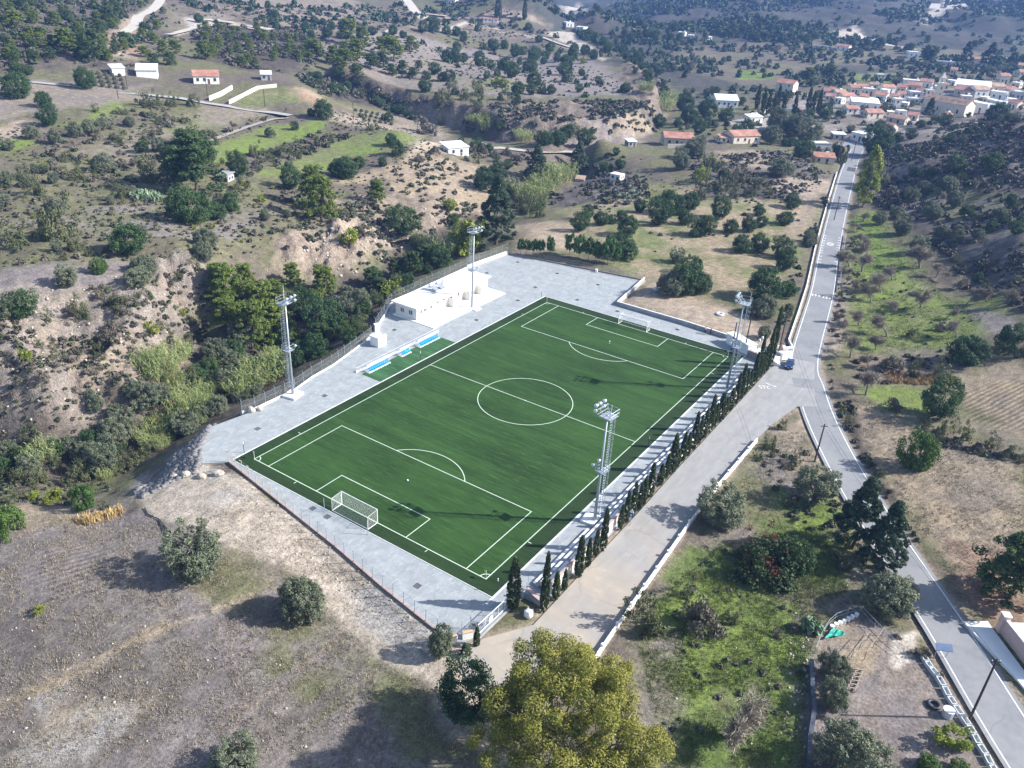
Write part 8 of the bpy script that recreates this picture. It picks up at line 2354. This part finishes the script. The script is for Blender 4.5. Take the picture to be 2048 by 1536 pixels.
for pts, lb in ((((875, 795), (930, 728), (1000, 762)), 'bright green tarpaulin triangle by the white tubs'), (((1075, 1320), (1090, 1375), (1110, 1365)), 'small green tarpaulin beside the wide grey olive')):
    q = [Vector(ipt(*p)) for p in pts]
    mb = MB(); n_ = 7; vs = []
    idx_ = {}
    for i_ in range(n_ + 1):
        for k in range(n_ + 1 - i_):
            p = q[0] + (q[1] - q[0]) * i_ / n_ + (q[2] - q[0]) * k / n_
            idx_[(i_, k)] = len(vs); vs.append((p.x, p.y, p.z + .35 + .16 * math.sin(i_ * 1.7 + k * .8) + .1 * math.cos(k * 2.1)))
    fs = [(idx_[(i_, k)], idx_[(i_ + 1, k)], idx_[(i_, k + 1)]) for i_ in range(n_) for k in range(n_ - i_)] + [(idx_[(i_ + 1, k)], idx_[(i_ + 1, k + 1)], idx_[(i_, k + 1)]) for i_ in range(n_) for k in range(n_ - i_ - 1)]
    o = mb.add(vs, fs).build('tarpaulin', M_TARP); so = o.modifiers.new('thick', 'SOLIDIFY'); so.thickness = .03
    tag(o, lb, 'tarpaulin')
T = thing('plank_rack', 'weathered wooden rack of boards lying in the garden', 'rack', ipt(1060, 1030))
a, b_, c_, d_ = [Vector(ipt(*p)) for p in ((1010, 1085), (1070, 960), (1110, 965), (1055, 1095))]
M_OLDW = mat('grey_old_wood', (.36, .31, .26), (.26, .22, .19), 3, stretch=(1, 1, .3))
for k in range(6):
    f_ = (k + .5) / 6
    p, q = a.lerp(b_, f_), d_.lerp(c_, f_)
    MB().seg(p, q, .16, .32, .37, p.z, q.z).build('slat', M_OLDW, T)
for p, q in ((a, b_), (d_, c_)): MB().seg(p, q, .09, .2, .315, p.z, q.z).build('beam', M_OLDW, T)
for p in (a, b_, c_, d_): MB().box(p.x, p.y, p.z - .1, .09, .09, .3).build('leg', M_OLDW, T)
T = thing('trellis', 'bare wooden trellis poles standing in the garden', 'trellis', ipt(1150, 850))
for (x1, y1), (x2, y2) in (((1035, 895), (1130, 790)), ((1110, 905), (1215, 762))):
    p, q = Vector(ipt(x1, y1)), Vector(ipt(x2, y2))
    for f_ in (0, .5, 1): r = p.lerp(q, f_); MB().tube(r, r + Vector((0, 0, 1.5)), .04, 5).build('post', M_OLDW, T)
    MB().tube(p + Vector((0, 0, 1.45)), q + Vector((0, 0, 1.45)), .04, 5).build('rail', M_OLDW, T)
# dark boundary wall left of the garden, tank wall on the right
wallrun('sheet_wall', [('I', 795, 935), ('I', 800, 1100), ('I', 812, 1220), ('I', 785, 1400), ('I', 780, 1600)], 1.1, .5, mat('black_plastic_sheet', (.035, .04, .055), (.10, .11, .13), 1.2, .35, .6), 'low boundary wall wrapped in shiny black sheet left of the garden')
tkp = [ipt(1450, 880), ipt(1475, 925), ipt(1500, 960), ipt(1540, 1010), ipt(1575, 1070), ipt(1605, 1130), ipt(1640, 1180), ipt(1680, 1240), ipt(1720, 1300), ipt(1750, 1350), ipt(1780, 1410), ipt(1820, 1470), ipt(1850, 1530), ipt(1890, 1590)]
for i_, (p, q) in enumerate(zip(tkp[:-1], tkp[1:])):
    T = thing('concrete_trough', f'pale concrete trough in the line beside the road ditch, {ORD[i_]} from the blue sign', 'trough', p, group='concrete troughs beside the road ditch')
    p_, q_ = Vector(p), Vector(q); e = (q_ - p_) * .06
    n_ = Vector((-(q_ - p_).y, (q_ - p_).x, 0)).normalized() * .3
    tb = MB()
    tb.seg(p_ + e, q_ - e, .72, -.2, .12, p_.z, q_.z)
    tb.seg(p_ + e + n_, q_ - e + n_, .1, .12, .5, p_.z, q_.z).seg(p_ + e - n_, q_ - e - n_, .1, .12, .5, p_.z, q_.z)
    for r in (p_ + e * 1.4, q_ - e * 1.4): tb.seg(r - n_ * .8, r + n_ * .8, .1, .12, .48, r.z, r.z)
    tb.build('trough', M_KERB, T)
p = ipt(1517, 1172)
o = MB().add([(a * 1.0, b_ * 1.0, c_) for a, b_, c_ in vs] if False else [((.62 + .2 * math.cos(k * PI / 4)) * math.cos(i_ * PI / 8), (.62 + .2 * math.cos(k * PI / 4)) * math.sin(i_ * PI / 8), .2 + .2 * math.sin(k * PI / 4)) for i_ in range(16) for k in range(8)], [(i_ * 8 + k, ((i_ + 1) % 16) * 8 + k, ((i_ + 1) % 16) * 8 + (k + 1) % 8, i_ * 8 + (k + 1) % 8) for i_ in range(16) for k in range(8)]).build('tyre', M_DARK, smooth=True)
o.location = p; tag(o, 'black tyre lying flat on the garden dirt', 'tyre')
p = ipt(1597, 1230)
T = thing('barrel', 'pale round barrel beside the garden troughs', 'barrel', p)
MB().tube((0, 0, 0), (0, 0, .95), .62, 14).build('drum', M_LAMP, T, world=False)
MB().tube((0, 0, .95), (0, 0, 1.02), .66, 14).build('lid', M_WPAINT, T, world=False)
# blue panel on posts
p = Vector(ipt(1555, 890))
T = thing('information_panel', 'slanted blue panel on two posts beside the main road', 'sign', tuple(p))
for q in (-.7, .7): MB().tube((q, 0, -.2), (q, 0, 1.75), .05, 6).build('post', M_STEEL, T, world=False)
MB().add([(-1.0, -.45, 1.55), (1.0, -.45, 1.55), (1.0, .35, 2.0), (-1.0, .35, 2.0), (-1.0, -.45, 1.63), (1.0, -.45, 1.63), (1.0, .35, 2.08), (-1.0, .35, 2.08)], [(3, 2, 1, 0), (4, 5, 6, 7), (0, 1, 5, 4), (1, 2, 6, 5), (2, 3, 7, 6), (3, 0, 4, 7)]).build('panel', mat('sign_panel_blue', (.09, .14, .23), (.12, .17, .27), 1, .35), T, world=False)
T.rotation_euler = (0, 0, .5)
# forecourt, pink wall and terrace of the house at the right edge
fcp = [att('I', 1690, 690), att('I', 1835, 680), att('I', 1860, 720), att('I', 2110, 1060), att('I', 2130, 1180), att('I', 1990, 1010)]
fz = max(gz(*q) for q in fcp) + .06
tag(MB().prism(fcp, fz - .5, fz).build('forecourt', M_WHITE), kind='structure')
M_PINK = mat('pink_render', (.62, .44, .38), (.55, .39, .34), 1.2)
pk = [att('I', 1905, 735), att('I', 2010, 870), att('I', 2130, 1030)]
T = thing('front_wall', 'pink rendered wall with white pillar at the right photo edge', 'wall', (*pk[0], fz))
wb, cb = MB(), MB()
for p, q in zip(pk[:-1], pk[1:]): wb.seg(p, q, .35, fz - .6, fz + 2.2); cb.seg(p, q, .5, fz + 2.2, fz + 2.32)
wb.build('wall', M_PINK, T); cb.build('cap', M_WHITE, T)
MB().box(pk[0][0], pk[0][1], fz - .6, .9, .9, 3.3, .5).build('pillar', M_PINK, T)
MB().box(pk[0][0], pk[0][1], fz + 2.7, 1.05, 1.05, .14, .5).build('pillar_cap', M_WHITE, T)
u_ = Vector((pk[1][0] - pk[0][0], pk[1][1] - pk[0][1], 0)).normalized(); n_ = Vector((-u_.y, u_.x, 0))
if n_.dot(Vector((.8, .6, 0))) < 0: n_ = -n_
p0, p1 = Vector((*pk[0], 0)) + n_ * .2, Vector((*pk[2], 0)) + n_ * .2
T = thing('terrace', 'bright white raised terrace behind the pink wall', 'terrace', (p0.x, p0.y, fz))
MB().prism([tuple(p0.xy), tuple(p1.xy), tuple((p1 + n_ * 9).xy), tuple((p0 + n_ * 9).xy)], fz - .6, fz + 1.4).build('floor', M_WHITE, T)
MB().seg(tuple((p0 + n_ * 4).xy), tuple((p0 + n_ * 9).xy), .2, fz + 1.4, fz + 2.2).build('parapet', M_PINK, T)
x_, y_ = att('C', 730, 772)
T = thing('parasol', 'red canopy by the lawn beside the paved village square', 'parasol', (x_, y_, gz(x_, y_)))
MB().tube((0, 0, 0), (0, 0, 2.6), .06, 6).build('pole', M_STEEL, T, world=False)
MB().add([(2.2 * math.cos(k * PI / 4), 2.2 * math.sin(k * PI / 4), 2.0) for k in range(8)] + [(0, 0, 3.0)], [(k, (k + 1) % 8, 8) for k in range(8)]).build('canopy', mat('red_canvas', (.5, .04, .05), (.45, .03, .04), 1), T, world=False)
M_PALE = mat('pale_marl_track', (.50, .46, .40), (.42, .38, .32), .4)
# roads and tracks of the far side
def pr2(tile, s): return [att(tile, *map(float, q.split(','))) for q in s.split()]
ribbon('road', TRACKS[0], 4.2, mat('pale_country_asphalt', (.36, .35, .34), (.31, .30, .29), .5), .15, 5, HFULL)
ribbon('dirt_track', TRACKS[1], 4.4, mat('pale_gravel', (.42, .385, .33), (.36, .33, .28), .6), .2, 3, HFULL)
ribbon('dirt_track', pr2('C', '960,860 1000,840 1020,830'), 5.0, M_ASPH, .2, 4, HFULL)
ribbon('dirt_track', pr2('B', '700,118 800,140 900,165 1000,185 1100,205 1200,228 1300,262 1380,285 1450,300 1520,312'), 3.6, mat('pale_gravel_far', (.46, .41, .33), (.40, .35, .29), .4), .4, 8, HFULL)
for P_, wd_ in PALE_T:
    ribbon('dirt_track', P_, wd_, M_PALE, .45, 8, HFULL)
ribbon('dirt_track', pr2('A', '1140,885 1250,820 1370,775 1480,735 1600,700 1690,690'), 2.4, mat('pale_gravel_field', (.34, .31, .27), (.29, .26, .22), .6), .25, 4, HFULL)

# grasses: dry stalks and green blades standing in the fields
def tufts(name, poly, n, hmin, hmax, cols, label, seed, blades=5, lean=.5, spread=.14, wd=.022):
    P = pxl(poly)
    xs = [p[0] for p in P]; ys = [p[1] for p in P]
    rs = np.random.RandomState(seed)
    X = rs.uniform(min(xs), max(xs), n * 4); Y = rs.uniform(min(ys), max(ys), n * 4)
    ok = (poly_sd(P, X, Y) < 0) & (poly_sd(YARD, X, Y) > .6) & (poly_sd(SIDE_ROAD, X, Y) > .4) & (line_d(ROAD_C, X, Y) > ROAD_W / 2 + .5)
    ok &= rs.rand(len(X)) < np.clip((fbm(X, Y, 1 / 3.2, 3, seed) - .33) * 4.5, .06, 1)
    X, Y = X[ok][:n], Y[ok][:n]
    n = len(X)
    Z = h0(X, Y, HFULL)
    h = hmin + (hmax - hmin) * rs.rand(n) ** 1.8
    X = np.repeat(X, blades) + rs.normal(size=n * blades) * spread; Y = np.repeat(Y, blades) + rs.normal(size=n * blades) * spread; Z = np.repeat(Z, blades)
    hh_ = np.repeat(h, blades) * (.6 + .6 * rs.rand(n * blades))
    a = rs.rand(n * blades) * 6.28
    ln_ = lean * rs.rand(n * blades)
    B = np.stack([X, Y, Z - .03], -1)
    Tp = B + np.stack([np.cos(a) * ln_ * hh_, np.sin(a) * ln_ * hh_, hh_], -1)
    e = np.stack([-np.sin(a + .5), np.cos(a + .5), 0 * a], -1) * (wd * (1 + hh_ * 1.2))[:, None]
    V_ = np.stack([B - e, B + e, Tp + e * .3, Tp - e * .3], 1).reshape(-1, 3)
    C_ = np.array(cols)[rs.randint(0, len(cols), n)]
    C_ = np.repeat(np.repeat(C_, blades, 0) * (.7 + .6 * rs.rand(n * blades))[:, None], 4, 0)
    tag(link(name, np_mesh(name, V_, np.arange(len(V_)).reshape(-1, 4), M_MASS, {'tint': C_})), label, kind='stuff')
DRYC = [(.36, .31, .23), (.28, .24, .19), (.22, .19, .165), (.40, .33, .22), (.2, .19, .12)]
GRNC = [(.10, .16, .035), (.13, .19, .045), (.17, .21, .06), (.24, .23, .10)]
tufts('dry_grass', '-40,1030 240,1010 470,1120 640,1180 760,1330 1000,1420 1060,1640 -40,1640', 26000, .07, .36, DRYC, 'dry brown stalks and grass over the near field', 1)
tufts('dry_grass', '1540,880 1600,860 1690,1010 1800,1260 1640,1240 1600,1536 1240,1536 1250,1260 1400,1080', 7000, .08, .4, DRYC + GRNC[2:], 'dry grass between the two roads', 2)
tufts('green_grass', '1300,1210 1440,1090 1640,1050 1700,1180 1620,1230 1600,1536 1330,1536 1280,1300', 12000, .1, .4, GRNC, 'fresh green grass of the plot between the roads', 3, 6)
tufts('dry_grass', '1690,790 1810,830 2060,920 2070,1230 1920,1180 1850,1080 1760,960', 6000, .08, .4, DRYC, 'dry grass on the field right of the main road', 4)
tufts('green_grass', '1700,430 1760,430 1900,600 1990,600 1930,690 1720,710', 6000, .12, .4, GRNC, 'grass under the almond orchard', 5, 5, .5, .2, .035)
tufts('golden_grass', '150,1045 240,1015 245,1030 175,1050', 90, .5, 1.1, [(.52, .38, .18), (.46, .33, .16)], 'golden dry grass clumps at the field verge', 6, 26, .5, .22, .03)
tufts('golden_grass', '1770,745 1910,750 1905,768 1775,768', 160, .4, .9, [(.46, .33, .17), (.40, .28, .15)], 'golden grass clumps at the end of the almond orchard', 7, 20, .5, .25, .04)
tufts('dry_grass', '440,960 640,1080 870,1275 900,1330 780,1310 600,1150 400,1060', 2200, .06, .3, DRYC, 'sparse stalks on the dirt track', 8)

# ------------------------------------------------------------------ haze over the far country
zt_, zb_ = max(float(HT.max()), CAM[2]) + 3, float(min(HT.min(), -14)) - 1
hz = MB().box(ORG[0], ORG[1], zb_, 8900, 8900, zt_ - zb_).build('haze', None)
m = bpy.data.materials.new('haze'); m.use_nodes = True
m.node_tree.nodes.remove(m.node_tree.nodes['Principled BSDF'])
pv = m.node_tree.nodes.new('ShaderNodeVolumePrincipled')
pv.inputs['Color'].default_value = (.25, .45, 1.0, 1)
pv.inputs['Density'].default_value = HAZE_DENSITY
pv.inputs['Anisotropy'].default_value = 0.1
m.node_tree.links.new(pv.outputs[0], [n for n in m.node_tree.nodes if n.type == 'OUTPUT_MATERIAL'][0].inputs['Volume'])
hz.data.materials.append(m)
tag(hz, kind='stuff')
